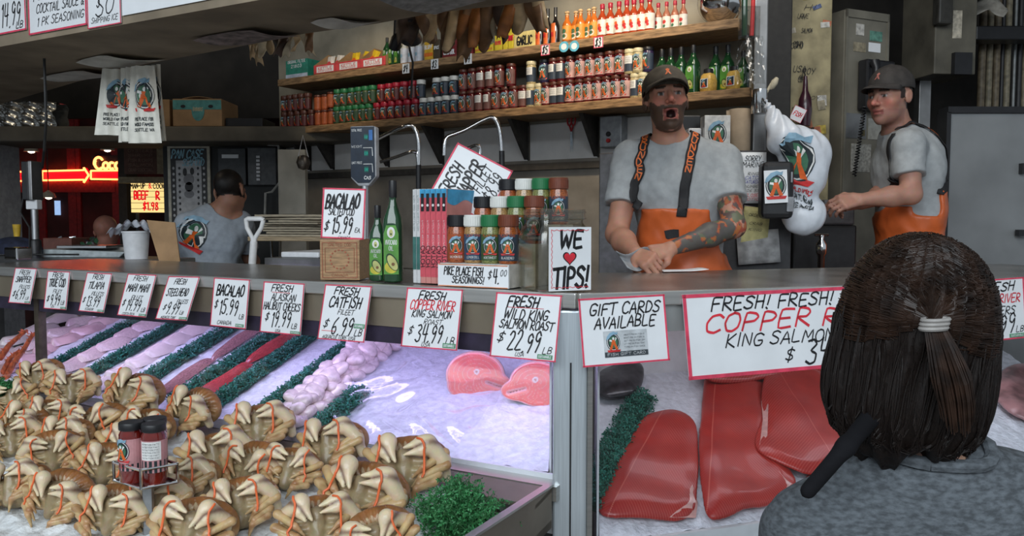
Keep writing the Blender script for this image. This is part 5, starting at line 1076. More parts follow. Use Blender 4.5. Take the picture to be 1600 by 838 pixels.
A, B = W(66, 385, TY), W(196, 404, TY); fs = thing('flat_scale', 'low white flat scale with a wide top plate on the left table', 'scale', ((A.x + B.x) / 2, TY, tz + .001)); w = B.x - A.x
b = MB(); b.add([(-w * .5, 0, 0), (w * .42, 0, 0), (w * .42, .25, 0), (-w * .5, .25, 0), (-w * .5, 0, .045), (w * .5, 0, .03), (w * .5, .25, .03), (-w * .5, .25, .045)], [(3, 2, 1, 0), (4, 5, 6, 7), (0, 1, 5, 4), (1, 2, 6, 5), (2, 3, 7, 6), (3, 0, 4, 7)]); obj('base', b, mat('scale_pale_grey', (.42, .47, .48), .4), fs, bevel=.006)
b = MB(); b.box((-w * .05, .125, .056), (w * .6, .22, .014)); obj('top_plate', b, STEEL, fs, bevel=.003)
cb = thing('cardboard_sheet', 'tan cardboard sheet leaning behind the counter left of the man seen from behind', 'cardboard', W(258, 378, 3.7)); k = 3.7 / FPX
b = MB(); b.prism([(-28 * k, 34 * k), (16 * k, 30 * k), (27 * k, -75 * k), (2 * k, -75 * k)], .006); obj('sheet', b, CARD, cb)
P = W(212, 358, 4.15); pk = thing('plastic_tub', 'white tub filled with crinkled clear plastic on the left table', 'tub', (P.x, 4.15, tz + .001)); hz = P.z - tz
b = MB(); b.lathe([(.055, 0), (.066, hz - .02), (.07, hz - .02), (.07, hz - .012), (.064, hz - .012), (.054, .01), (0, .008)], 20); obj('tub_body', b, WHITEP, pk, smooth=True)
b = MB(); b.grid(lambda u, v: Vector(((u - .5) * .24, (v - .5) * .14, hz + .03 - .06 * (2 * abs(u - .5)) ** 2 + .02 * math.sin(u * 17 + v * 5) * math.sin(v * 13 + u * 3))), 24, 14); obj('plastic_film', b, mat('film_white', (.6, .64, .72), .2, vary=.1, alpha=.75), pk, smooth=True)
bx_ = wbox('napkin_box', 'brown box on the left table beside the pole scale', 66, 357, 112, 385, 4.5, .2, mat('box_red_brown', (.14, .05, .035), .6), z=tz + .001)
wbox('pale_tray', 'long pale tray at the back of the left table', 120, 352, 200, 366, 4.47, .12, mat('tray_pale', (.34, .31, .28), .6), cat='tray', z=tz + .001)
fb_ = thing('glitter_bunch', 'bunch of shiny crumpled green and silver wrappers on the left table', 'wrappers', W(118, 352, 4.6)); rr = random.Random(5); b = MB()
for k in range(60):
    c = Vector((rr.gauss(0, .05), rr.gauss(0, .03), rr.gauss(.0, .025))); R3 = Euler((rr.uniform(0, 6), rr.uniform(0, 6), rr.uniform(0, 6))).to_matrix()
    b.add([c + R3 @ Vector(v) for v in ((-.018, -.012, 0), (.018, -.01, .004), (.014, .014, 0), (-.012, .012, -.004))], [(0, 1, 2, 3)], rr.choice((0, 0, 1, 2)))
obj('wrapper_heap', b, [mat('wrap_green', (.08, .22, .12), .2, .5), mat('wrap_silver', (.5, .52, .55), .2, .8), mat('wrap_purple', (.12, .08, .25), .2, .5)], fb_)
fb_.location.z = tz + .055
# hanging white bags under the soffit
def tbag(lab, px, py0, py1, wpx, Y, tilt, rz, var):
    A, B = W(px, py0, Y), W(px, py1, Y); h = A.z - B.z; w = wpx * Y / FPX; t = thing('plastic_bag', lab, 'bag', A, rz, group='white bags hanging under the soffit')
    def f(u, v, s): 
        x = (u - .5) * w * (.72 + .34 * (1 - v)) + tilt * (1 - v) * h; return Vector((x, s * (.018 * math.sin(u * math.pi) * (.3 + .7 * (1 - v))) + .006 * math.sin(u * 14 + var * 5 + v * 3), -h * (1 - v)))
    b = MB(); b.grid(lambda u, v: f(u, v, -1), 16, 20); b.grid(lambda u, v: f(u, v, 1), 16, 20); obj('bag_film', b, mat('bag_white_plastic', (.72, .70, .62), .45, vary=.05), t, smooth=True)
    b = MB()
    def mp(x, y, l=0): u = min(1, max(0, x / w + .5)); v = 1 + y / h; p = f(u, v, -1); return (p.x, p.y - .0015 - .0004 * l, p.z)
    emblem(b, mp, w * .08, -h * .38, h * .38, 0); 
    for k in range(3): letter(b, ['PIKE PLACE FISH', 'WORLD FAMOUS', 'SEATTLE WA'][k], mp, w * .02, -h * (.69 + .07 * k), h * .04, w * .62, m=1, slant=0, wt=.16, lay=1)
    obj('print', b, EMB, t)
    return t
tbag('white carrier bag hanging under the soffit, leftmost of the bunch', 180, 108, 212, 50, 3.44, -.05, R(20), 0)
tbag('white carrier bag hanging under the soffit, second of the bunch', 197, 106, 222, 40, 3.40, .0, R(-30), 1)
tbag('white carrier bag with a clear orange emblem, third of the hanging bunch', 222, 103, 224, 52, 3.35, .02, R(-6), 2)
tbag('white carrier bag hanging under the soffit, rightmost of the bunch', 242, 102, 221, 40, 3.42, .04, R(-38), 3)
# papers stuck under the soffit
PG = mat('soffit_paper', (.62, .60, .55), .7, vary=.1, scale=12); PD = mat('soffit_dark_print', (.24, .19, .18), .6, vary=.3, scale=25)
def upaper(lab, c4, m, dz=.004, group=None):
    P = [on_plane(x, y, (0, 0, ZS - dz), (0, 0, 1)) for x, y in c4]; c = (P[0] + P[1] + P[2] + P[3]) / 4
    b = MB(); b.grid(lambda u, v: (P[0] * (1 - u) * (1 - v) + P[1] * u * (1 - v) + P[2] * u * v + P[3] * (1 - u) * v) - c + Vector((0, 0, -.015 * max(0, abs(u - .5) * 2 - .5) * (1 + math.sin(v * 4)))), 10, 8)
    tag(obj('soffit_paper', b, m, loc=c, smooth=True), lab, 'paper', 'papers stuck under the soffit')
upaper('pale crumpled paper stuck under the soffit above the hanging bags, left', [(118, 95), (168, 84), (258, 93), (200, 106)], PG); upaper('pale paper stuck under the soffit lower left of the first one', [(62, 120), (130, 108), (205, 116), (120, 126)], PG, .006)
upaper('dark printed paper hanging loose at the rear edge of the soffit', [(300, 60), (395, 44), (470, 55), (385, 70)], PD, .006); upaper('pale crumpled sheet under the soffit near the black lamp', [(485, 32), (530, 26), (596, 33), (545, 45)], PG)
upaper('silver grey crumpled sheet under the soffit at the right, near the hanging strips', [(590, -5), (650, -20), (760, 0), (680, 22)], mat('soffit_silver', (.42, .43, .45), .35, .5, vary=.2), .01)
b = MB(); b.tube([W(71, 148, 3.3) + Vector((0, 0, .145)), W(71, 148, 3.3), W(72, 190, 3.3), W(69, 235, 3.35), W(66, 262, 3.5)], .006, 6); tag(obj('hanging_cable', b, WIRE), 'black cable hanging down in front of the silver foil bundle', 'cable')
# brown strips hanging in front of the upper shelf
rr = random.Random(11); SM = [mat('strip_brown', (.24, .13, .065), .45, vary=.25, scale=14), mat('strip_tan', (.55, .40, .23), .45, vary=.2, scale=14), mat('strip_pale', (.55, .47, .33), .5, vary=.15, scale=14), mat('strip_rust', (.45, .17, .05), .4, vary=.25, scale=14), mat('strip_dark', (.10, .065, .05), .5, vary=.3, scale=14)]
def strip(i, px, top, bot, wpx, Y, mi, lab):
    A, B = W(px, top, Y), W(px, bot, Y); h = A.z - B.z; w = wpx * Y / FPX; t = thing('hanging_strip', lab, 'strip', A, rr.uniform(-.7, .3), group='curled strips hanging in front of the upper shelf'); ph = rr.uniform(0, 6); bend = rr.uniform(-.05, .05)
    b = MB(); b.grid(lambda u, v: Vector(((u - .5) * w * (.55 + .9 * math.sin(math.pi * min(1, v * .8 + .12))) + bend * v * v, -.35 * w * (1 - (2 * u - 1) ** 2) + .008 * math.sin(v * 8 + ph + u * 3) + .02 * v * math.sin(ph), -h * v * (1 - .12 * (2 * u - 1) ** 2 * math.cos(ph)))), 8, 16); obj('dried_sheet', b, SM[mi], t, smooth=True, solid=.002)
    b = MB(); b.tube([(0, 0, -.005), (0, 0, .05)], .002, 5); obj('string', b, WIRE, t)
n1 = [(384, 58, 72, 7, 2), (392, 56, 90, 8, 1), (402, 55, 98, 12, 1), (413, 54, 92, 11, 2), (424, 52, 88, 10, 1), (433, 50, 80, 12, 4), (446, 48, 86, 12, 4), (456, 46, 84, 10, 2), (466, 45, 78, 9, 1), (474, 44, 84, 11, 2), (484, 46, 80, 10, 0)]
for i, (px, t_, b_, w, m) in enumerate(n1): strip(i, px, t_ - 8, b_, w, 3.55 - .004 * (px - 384), m, '%s curled strip hanging left of the snack carton, %s from the left' % (('brown', 'tan', 'pale', 'rust', 'dark')[m], ORD[i + 1]))
n2 = [(640, 18, 64, 26, 4), (661, 14, 70, 20, 0), (676, 10, 66, 16, 1), (694, 6, 80, 20, 0), (705, 4, 86, 18, 0), (715, 0, 84, 16, 1), (726, -4, 82, 18, 3), (738, -6, 88, 20, 0), (748, -8, 76, 16, 3), (757, -10, 58, 14, 2), (766, -10, 84, 20, 0), (779, -14, 72, 18, 4), (790, -16, 48, 14, 2), (800, -18, 58, 18, 3), (812, -20, 56, 22, 1), (826, -22, 52, 20, 0), (838, -22, 44, 14, 1)]
for i, (px, t_, b_, w, m) in enumerate(n2): strip(i, px, t_ - 10, b_, w, 3.25 - .0012 * (px - 640), m, '%s curled strip hanging before the upper shelf, %s of the right bunch' % (('brown', 'tan', 'pale', 'rust', 'dark')[m], ORD[i + 1]))
b = MB(); q0, q1 = W(370, 40, 3.57), W(512, 36, 3.05); b.tube([q0, q1], .008, 6); q2, q3 = W(620, 4, 3.27), W(860, -38, 3.02); tag(obj('hanging_rod', b, WIRE), 'thin dark rod carrying the left bunch of curled strips', 'rod')
b = MB(); b.tube([q2, q3], .008, 6); tag(obj('hanging_rod', b, WIRE), 'thin dark rod carrying the right bunch of curled strips', 'rod')
# black clip lamps with cord
lp = thing('clip_lamp', 'black clip lamp hanging in front of the snack carton with its cord trailing', 'lamp', W(642, 52, 3.3), R(-20))
b = MB(); Ml = Matrix.Rotation(R(50), 4, 'X') @ Matrix.Rotation(R(20), 4, 'Y'); b.lathe([(.012, .075), (.02, .06), (.03, .03), (.034, -.0), (.046, -.03), (.044, -.03), (.03, 0), (0, .03)], 20, M=Ml); obj('lamp_shade', b, BLACKP, lp, smooth=True)
b = MB(); b.lathe([(0, -.02), (.022, -.012), (.026, 0), (.015, .02)], 14, M=Ml); obj('bulb', b, mat('lamp_bulb_off', (.5, .52, .55), .2), lp, smooth=True)
b = MB(); b.tube([(0, 0, .05), (.01, 0, .12), (0, .01, .2)], .008, 8); obj('arm', b, BLACKP, lp, smooth=True)
b = MB(); b.tube([(-.01, 0, -.03), (.0, -.01, -.07), (.008, 0, -.12), (.003, 0, -.19), (-.002, .0, -.26)], .005, 6); obj('cord', b, WIRE, lp, smooth=True)
lq = thing('clip_lamp', 'smaller black clip lamp left of the other, over the yellow bags', 'lamp', W(618, 68, 3.4)); b = MB(); b.lathe([(.01, .05), (.022, .03), (.026, -.02), (.024, -.02), (.015, .02), (0, .03)], 18, M=Ml); obj('lamp_shade', b, BLACKP, lq, smooth=True); b = MB(); b.tube([(0, -.02, .03), (0, 0, .09), (.01, 0, .2)], .006, 8); obj('arm', b, BLACKP, lq)

P = W(20, 382, 4.62); nb = thing('shoulders_stand_in', 'dark navy cloth mound standing in for the shoulders of a person, far left', 'bundle', (P.x, 4.62, tz + .001)); b = MB(); b.grid(lambda u, v: Vector(((.17 * math.cos(v * 1.571)) * math.cos(u * 6.2832) * (1 + .06 * math.sin(u * 25)), .08 * math.cos(v * 1.571) * math.sin(u * 6.2832), .105 * math.sin(v * 1.571) + .008 * math.sin(u * 19) * math.cos(v * 1.571))), 40, 10); obj('cloth', b, mat('navy_cloth', (.015, .02, .045), .8, vary=.2), nb, smooth=True)  # added mound standing in for the shoulders of someone in navy
P = W(26, 352, 4.62); b = MB(); b.lathe([(.016, 0), (.022, .07), (.0205, .07), (.015, .004), (0, .004)], 16); yc = thing('yellow_cup', 'small yellow cup at the far left on the navy mound', 'cup', (P.x, 4.62, tz + .108)); obj('cup_body', b, mat('cup_yellow', (.62, .40, .04), .5), yc, smooth=True)
P = on_plane(18, 408, (0, 0, ZT), (0, 0, 1)); cd_ = thing('napkin_dispenser', 'low chrome dispenser at the left end of the counter top', 'dispenser', (P.x, P.y + .05, ZT + .0035), FL.ang); b = MB(); b.box((0, 0, .028), (.10, .07, .056)); obj('dispenser_body', b, CHROME, cd_, bevel=.006); b = MB(); b.box((0, -.036, .03), (.07, .004, .03)); obj('dark_slot', b, BLACKP, cd_)
# ================================================================== RIGHT BACKGROUND
def tbox(name, lab, cat, px0, py0, px1, py1, Y, dep, mt, rz=0, part='body', bev=.006, zfl=None, group=None):
    A, B = W(px0, py0, Y), W(px1, py1, Y); z0 = B.z if zfl is None else zfl; w = (B.x - A.x) / math.cos(rz); h = A.z - z0
    t = thing(name, lab, cat, ((A.x + B.x) / 2, Y, z0), rz, group=group); b = MB(); b.box((0, dep / 2, h / 2), (w, dep, h)); obj(part, b, mt, t, bevel=bev); return t, w, h
PFZ = .42
tbox('dark_post', 'broad black post between the shelf wall and the sticker column', 'post', 1196, -60, 1231, 400, 3.85, .2, mat('post_black', (.022, .020, .018), .6), 0, 'post_body', zfl=PFZ + .001)
t, w, h = tbox('sticker_column', 'tall cream column covered with old stickers and scribbles', 'column', 1232, -60, 1292, 400, 4.0, .25, mat('column_cream', (.33, .28, .16), .6, vary=.2, scale=9), 0, 'column_body', zfl=PFZ + .001)
rr = random.Random(21); SC = [mat('stk_%d' % i, c, .55, vary=.2, scale=40) for i, c in enumerate([(.5, .45, .36), (.42, .14, .07), (.12, .28, .22), (.5, .48, .44), (.45, .34, .06), (.10, .13, .25), (.30, .26, .18)])]
for k in range(30):
    sw, sh_ = rr.uniform(.02, .05), rr.uniform(.018, .06); x = rr.uniform(-w / 2 + sw / 2, w / 2 - sw / 2); z = rr.uniform(h - 1.45, h - .16); b = MB()
    b.box((x, -.0008 - .00012 * k, z), (sw, .001, sh_), rot=Matrix.Rotation(rr.uniform(-.4, .4), 3, 'Y')); obj('sticker', b, SC[k % 7], t)
b = MB()
for k in range(30): letter(b, rr.choice(['SALMON', 'TUNA', 'ROY', 'COHO', 'LOVE', 'J + K', 'USA', 'HI']), flat_map(.006), rr.uniform(-w * .3, w * .3), rr.uniform(h - 1.5, h - .15), rr.uniform(.015, .03), rr.uniform(.03, .07))
obj('scribbles', b, INK, t)
# dark bottle hanging on the column
P = W(1257, 120, 3.95); hb_ = thing('hanging_bottle', 'dark purple bottle-shaped pouch hanging on the sticker column', 'pouch', (P.x, 3.935, P.z), R(4)); b = MB(); b.lathe([(.008, 0), (.011, -.03), (.014, -.07), (.03, -.11), (.034, -.17), (.026, -.24), (0, -.245)], 14); obj('pouch_body', b, mat('pouch_purple', (.05, .015, .025), .3, coat=.4), hb_, smooth=True)
b = MB(); b.tube([(0, 0, 0), (0, .03, .04)], .003, 5); obj('cord', b, WIRE, hb_)
sign('tag_card', 'small white and red paper tag hanging below the purple pouch', face_M(W(1252, 168, 3.88), R(-5), 0, R(25)), .06, .07, [('FISH', 0, .5, .3, .7, 1, .14)], .02, cat='tag')
# pole with paint can, plastic pocket
t, w, h = tbox('steel_pole', 'slim grey steel pole at the right end of the shelves', 'pole', 1181, -60, 1194, 400, 3.46, .04, STEELD, 0, 'pole_body', zfl=PFZ + .001)
P = W(1186, 178, 3.36); cn = thing('utensil_can', 'small shiny tin can hanging on the pole with a brush in it', 'can', P); k = 3.36 / FPX
b = MB(); b.lathe([(11.5 * k, 0), (12 * k, .002), (12 * k, 37 * k), (11 * k, 37 * k), (11 * k, .006), (0, .005)], 20); obj('can_body', b, CHROME, cn, smooth=True)
b = MB(); b.tube([(0, 0, .01), (.03, 0, .09), (.05, 0, .125)], [.005, .006, .006], 8); b.lathe([(.002, 0), (.012, .01), (.015, .035), (.008, .055)], 10, M=Matrix.Translation((.045, 0, .10)) @ Matrix.Rotation(R(30), 4, 'Y')); obj('brush', b, mat('brush_cream', (.5, .44, .32), .6), cn, smooth=True)
b = MB(); b.tube([(0, 11 * k, .05), (0, .06, .05), (0, .098, .05)], .004, 6); obj('hook', b, STEELD, cn)
P = W(1170, 60, 3.42); pp = thing('marker_pocket', 'clear plastic pocket with a red marker hanging at the end of the upper shelf', 'pocket', P); b = MB(); b.box((0, 0, .065), (.085, .03, .13)); obj('pocket', b, glass_mat('pocket_film', (.8, .8, .78), .1, .8, 1.4), pp)
b = MB(); b.tube([(.012, 0, .01), (.016, 0, .16)], .009, 8); obj('red_marker', b, E_RED, pp); b = MB(); b.tube([(-.018, 0, .01), (-.02, 0, .18)], .012, 8); obj('glass_vial', b, OILG, pp)
b = MB(); b.tube([(0, .015, .12), (0, .06, .13)], .003, 5); obj('hook', b, STEELD, pp)
P = W(1172, 128, 3.40); fl_ = thing('plastic_sheet', 'clear crinkled plastic bag hanging by the pole above the tin can', 'plastic bag', P); b = MB(); b.grid(lambda u, v: Vector(((u - .5) * .10 * (1 + .3 * v), .012 * math.sin(u * 19 + v * 9) * math.sin(v * 12 + u * 4) - .02 * math.sin(u * 3.14), .19 - .20 * v)), 20, 20); obj('film', b, glass_mat('film_clear', (.85, .85, .83), .12, 1.0, 1.6), fl_, smooth=True)
b = MB(); b.tube([(0, 0, .19), (.02, .07, .2)], .002, 5); obj('string', b, WIRE, fl_)
# cabinet with notes, towel roll, emblem box
cabz = W(1180, 235, 3.36).z
t, w, h = tbox('note_cabinet', 'dark cabinet behind the shouting man with notes taped to its front', 'cabinet', 1128, 235, 1236, 400, 3.36, .28, mat('cabinet_dark', (.045, .045, .048), .5), 0, 'cabinet_body', zfl=PFZ + .001)
P = W(1155, 232, 3.44); tr_ = thing('towel_roll', 'tall roll of brown paper towel standing on the dark cabinet', 'paper roll', (P.x, 3.44, cabz + .001)); k = 3.44 / FPX
b = MB(); b.lathe([(16 * k, 0), (16.5 * k, .002), (16.5 * k, 64 * k), (16 * k, 65 * k), (5 * k, 65 * k), (5 * k, .01)], 28); obj('roll', b, mat('kraft_towel', (.42, .32, .22), .85, vary=.06, scale=20), tr_, smooth=True)
b = MB(); b.grid(lambda u, v: Vector((-16 * k - .012 * u, -.004 + .01 * v * u, 65 * k * (.72 + .26 * v))), 3, 4); obj('loose_end', b, mat('kraft_towel', (.42, .32, .22), .85), tr_, solid=.001)
P = W(1117, 226, 3.42); eb = thing('emblem_box', 'white box with the round orange fisherman emblem beside the towel roll', 'box', (P.x, 3.38, cabz + .001)); k = 3.4 / FPX; w, h = 40 * k, 54 * k
b = MB(); b.box((0, .04, h / 2), (w, .08, h)); obj('box_body', b, mat('glossy_white', (.66, .65, .62), .25, coat=.4), eb, bevel=.002)
b = MB(); emblem(b, flat_map(.001), 0, h * .48, h * .62, 0); obj('print', b, EMB, eb)
t, w, h = tbox('napkin_stack', 'flat white box left of the emblem box on the cabinet', 'box', 1076, 200, 1096, 234, 3.42, .1, WHITEP, z if False else 0, zfl=cabz + .001)
t, w, h = tbox('black_holder', 'black dispenser behind the shouting man beside the emblem box', 'dispenser', 1064, 180, 1095, 234, 3.54, .08, BLACKP, 0, zfl=cabz + .001)
# its own little shelf
tbox('side_ledge', 'steel ledge under the white box, joining the dark cabinet', 'ledge', 1050, 235, 1127, 239, 3.38, .24, STEELD, 0, 'ledge_top', .002, zfl=cabz - .012)
tbox('steel_cupboard', 'tall grey steel cupboard behind the shouting man, left of him', 'cupboard', 938, 238, 1000, 400, 3.52, .3, mat('cupboard_steel', (.22, .22, .23), .4, .6, vary=.1), R(-32), 'cupboard_body', zfl=PFZ + .001)
def note(name, lab, c4, Y, lines, mt=PAPER, rot=0, ln=INK):
    A, B = W(c4[0], c4[1], Y), W(c4[2], c4[3], Y); w, h = B.x - A.x, A.z - B.z; t = thing(name, lab, 'note', mw=face_M(Vector(((A.x + B.x) / 2, Y, A.z)), 0, 0, rot))
    b = MB(); b.grid(lambda u, v: Vector(((u - .5) * w, -.004 * math.sin(v * 3.1) - .01 * v * v, -h * v)), 4, 8); obj('sheet', b, mt, t, solid=.0006, smooth=True)
    for ci, mm in ((0, ln), (1, REDINK), (2, mat('blue_ink', (.05, .06, .4), .5))):
        b = MB()
        for s, y, hh, ww, c_ in lines:
            if c_ == ci: letter(b, s, lambda x, yy, l=0: (x, -.0012 - .0105 * (yy / h) ** 2 - .0042 * math.sin(-yy / h * 3.1) - .001, yy), 0, -y * h, hh * h, ww * w, wt=.11)
        if b.V: obj('lettering', b, mm, t)
    return t
note('note_sheet', 'white note headed SORRY MARINE taped to the dark cabinet', (1156, 238, 1196, 318), 3.35, [('SORRY', .12, .1, .6, 0), ('MARINE', .24, .1, .8, 0), ('RING', .42, .05, .4, 0), ('CATCH', .5, .06, .6, 2), ('SATURDAY', .58, .06, .7, 2), ('NUMBER', .67, .05, .6, 0), ('206 555', .75, .05, .7, 0), ('CLOSED', .84, .06, .6, 1), ('NOTICE', .92, .05, .7, 1)])
note('note_sheet', 'pink slip below the white note on the dark cabinet', (1163, 322, 1180, 352), 3.353, [], mat('pink_paper', (.55, .36, .42), .6), R(8))
note('note_sheet', 'large yellow note hanging below the emblem card', (1163, 324, 1203, 388), 3.345, [('ORDERS', .2, .07, .6, 0), ('CRAB', .4, .06, .5, 0), ('KING', .55, .06, .5, 0)], mat('yellow_paper', (.52, .48, .22), .6), R(6))
note('note_sheet', 'crumpled grey-white paper low on the dark cabinet', (1150, 360, 1215, 412), 3.34, [], mat('grey_paper', (.34, .34, .34), .7, vary=.2, scale=20), R(-4))
t, w, h = tbox('black_caddy', 'black plastic caddy with clips hanging in front of the dark cabinet', 'caddy', 1193, 252, 1240, 342, 3.14, .1, BLACKP, R(-6), 'caddy_body', .02)
b = MB(); b.box((w * .36, -.004, h * .25), (w * .22, .01, h * .26)); obj('clip', b, mat('clip_grey', (.25, .26, .28), .4), t, bevel=.003); b = MB(); b.box((w * .38, -.006, h * .72), (w * .05, .012, h * .18)); obj('buckle', b, mat('clip_grey', (.25, .26, .28), .4), t)
P = W(1211, 266, 3.13); ec = thing('emblem_card', 'white card with the round orange fisherman emblem stuck on the black caddy', 'card', mw=face_M(Vector((P.x, 3.126, P.z)), R(-6), 0, R(-3))); k = 3.13 / FPX; w, h = 35 * k, 51 * k
b = MB(); b.box((0, .001, -h / 2), (w, .002, h)); obj('card', b, PAPER, ec); b = MB(); emblem(b, flat_map(.0008), 0, -h * .47, h * .74, 0); obj('print', b, EMB, ec)
# payphone cabinet
Yc = 4.3; rzc = R(24); A, B = W(1296, 20, Yc), W(1384, 20, Yc)
wF = (B.x - A.x) / math.cos(rzc) * .93; zt = A.z - .02; z0 = PFZ + .001
pc = thing('phone_cabinet', 'tall grey-beige metal cabinet with stickers, holding a black wall telephone', 'cabinet', (A.x + .02, Yc - .16, z0), rzc); MG = mat('cabinet_beige', (.22, .205, .165), .5, .2, vary=.14, scale=5); H = zt - z0
b = MB(); b.box((wF / 2, .24, H / 2), (wF, .48, H)); obj('cabinet_body', b, MG, pc, bevel=.008)
b = MB(); b.box((wF / 2, -.004, H - .02), (wF, .008, .04)); b.box((.006, -.004, H / 2), (.012, .008, H)); b.box((wF - .006, -.004, H / 2), (.012, .008, H)); obj('front_frame', b, MG, pc)
kk = wF / 87
def fx(px, py): return (px - 1296) * kk, (H - (py - 20) * 4.2 / FPX)
for nm, (x0, y0, x1, y1), mm in (('sticker', (1317, 40, 1333, 57), SC[3]), ('sticker', (1345, 48, 1370, 63), SC[2]), ('sticker', (1343, 66, 1367, 80), PAPER), ('sticker', (1313, 68, 1337, 82), SC[6]), ('notice', (1313, 222, 1353, 265), mat('notice_grey', (.42, .41, .37), .6, vary=.2, scale=60)), ('notice', (1346, 182, 1378, 214), mat('notice_clear', (.38, .37, .33), .3)), ('metal_plate', (1300, 176, 1342, 214), STEELD), ('sticker', (1332, 200, 1340, 210), SC[4])):
    a, c = fx(x0, y0), fx(x1, y1); b = MB(); b.box(((a[0] + c[0]) / 2, -.0015, (a[1] + c[1]) / 2), (c[0] - a[0], .002, a[1] - c[1])); obj(nm, b, mm, pc)
# right face: two black and white portrait prints
for i, (z, d) in enumerate(((H - .22, .12), (H - .42, .12))):
    b = MB(); x = wF + .0015; b.box((x, .16, z), (.002, .13, .18), 0); 
    for (dy, dz, r, rz_, m) in ((0, .02, .038, .05, 2), (0, -.005, .025, .036, 1), (0, -.07, .05, .03, 2)):
        n = 14; P = [(x + .0015 + .0004 * m, .16 + dy, z + dz)] + [(x + .0015 + .0004 * (3 - m), .16 + dy + r * math.cos(2 * math.pi * q / n), z + dz + rz_ * math.sin(2 * math.pi * q / n)) for q in range(n)]; b.add(P, [(0, q + 1, (q + 1) % n + 1) for q in range(n)], m)
    obj('portrait_print', b, [mat('print_light', (.42, .42, .40), .5), mat('print_face', (.34, .33, .32), .5), mat('print_dark', (.03, .03, .03), .5)], pc)
ph = thing('wall_telephone', 'black wall telephone with silver keys and a coiled cord on the beige cabinet', 'telephone', mw=pc.matrix_world @ Matrix.Translation((*[fx(1346, 168)[0]], -.005, fx(1346, 168)[1]))) if False else thing('wall_telephone', 'black wall telephone with silver keys and a coiled cord on the beige cabinet', 'telephone', pc.location, rzc)
bpy.context.view_layer.update()
a, c = fx(1320, 96), fx(1376, 172); cx, cz = (a[0] + c[0]) / 2, (a[1] + c[1]) / 2; pw, phh = c[0] - a[0], a[1] - c[1]
b = MB(); b.box((cx, -.04, cz), (pw, .065, phh)); obj('phone_body', b, BLACKP, ph, bevel=.01)
b = MB(); b.tube([(cx - pw * .36, -.09, cz + phh * .42), (cx - pw * .38, -.105, cz + phh * .3), (cx - pw * .38, -.105, cz - phh * .2), (cx - pw * .36, -.09, cz - phh * .36)], [.026, .018, .018, .026], 10); obj('handset', b, BLACKP, ph, smooth=True)
b = MB()
for i in range(3):
    for j in range(4): b.box((cx + pw * (.08 + .13 * i), -.0755, cz - phh * (.12 + .09 * j)), (.014, .008, .011))
obj('keypad', b, CHROME, ph)
b = MB(); pts = []; n = 150
for i in range(n + 1):
    s = i / n; base = Vector((cx - pw * .4 - .02 - .06 * s, -.06, cz - phh * .42 - .36 * s)); pts.append(base + Vector((.009 * math.cos(i * 1.05), .009 * math.sin(i * 1.05), 0)))
b.tube(pts, .0035, 5); obj('coiled_cord', b, BLACKP, ph, smooth=True)
# dark open door frame right of the phone cabinet, sink tap and grey bin below
tbox('door_frame', 'thin grey steel frame post right of the phone cabinet', 'frame', 1440, 40, 1447, 400, 4.5, .06, STEELD, 0, 'frame_post', .002, zfl=PFZ + .001)
tbox('grey_bin', 'dark grey square bin below the telephone', 'bin', 1288, 312, 1336, 352, 3.66, .2, mat('bin_grey', (.10, .10, .11), .5), 0, 'bin_body', .01)
tbox('bin_stand', 'black work bench under the grey bin', 'bench', 1240, 352, 1338, 420, 3.66, .26, mat('bench_black', (.02, .02, .022), .4), 0, 'bench_body', .01, zfl=PFZ + .001)
tpz = W(1285, 352, 3.6).z
tp = thing('sink_tap', 'small chrome tap low behind the counter under the white bag', 'tap', (W(1283, 402, 3.5).x, 3.5, PFZ + .001)); q = W(1283, 375, 3.5).z - PFZ; b = MB(); b.lathe([(.015, 0), (.015, q - .07), (.022, q - .06), (.024, q - .02), (.01, q), (.012, q + .02)], 14); b.tube([(0, 0, q - .04), (-.03, -.05, q - .03), (-.045, -.1, q - .05)], .01, 8); b.tube([(-.03, 0, q + .02), (.03, 0, q + .02)], .006, 8); obj('spout', b, CHROME, tp, smooth=True)
# metal door, vent box, pipes
t, w, h = tbox('metal_door', 'wide grey metal cooler door with a black top edge at the right', 'cooler door', 1484, 176, 1700, 470, 3.9, .06, mat('cooler_grey', (.24, .25, .255), .5, .2, vary=.1, scale=3), 0, 'door_panel', .006, zfl=PFZ + .001)
b = MB(); b.box((0, .03, h + .012), (w + .03, .09, .03)); b.box((-w / 2 - .01, .03, h / 2), (.02, .09, h)); obj('black_edge', b, BLACKP, t)
b = MB(); b.box((-w / 2 + 113 * 3.9 / FPX, -.015, h - .27), (.02, .03, .05)); b.box((-w / 2 + 113 * 3.9 / FPX, -.03, h - .58), (.05, .03, .03)); obj('latch', b, BLACKP, t)
t, w, h = tbox('vent_box', 'grey-brown metal box with a taped note high on the right, beside the pipes', 'box', 1462, -40, 1526, 116, 4.3, .3, mat('vent_brown_grey', (.12, .11, .085), .6, vary=.2, scale=5), R(6), 'box_body')
b = MB(); b.box((-w * .42, -.03, h * .75), (w * .34, .06, h * .55)); obj('duct', b, mat('duct_dark', (.04, .038, .033), .5), t, bevel=.01)
b = MB(); b.box((w * .12, -.015, h * .1), (w * .42, .03, h * .22)); obj('junction_box', b, BLACKP, t); b = MB(); b.box((w * .02, -.002, h * .5), (w * .22, .002, h * .28)); obj('taped_note', b, SC[0], t)
b = MB(); b.box((0, .15, h + .4), (.05, .05, .8)); obj('hanger', b, STEELD, t)
pm = [mat('pipe_brown', (.16, .125, .08), .55, vary=.2), mat('pipe_tan', (.22, .19, .13), .55, vary=.2), mat('pipe_grey', (.20, .21, .21), .45, .4, vary=.1), mat('pipe_black', (.03, .03, .032), .5)]
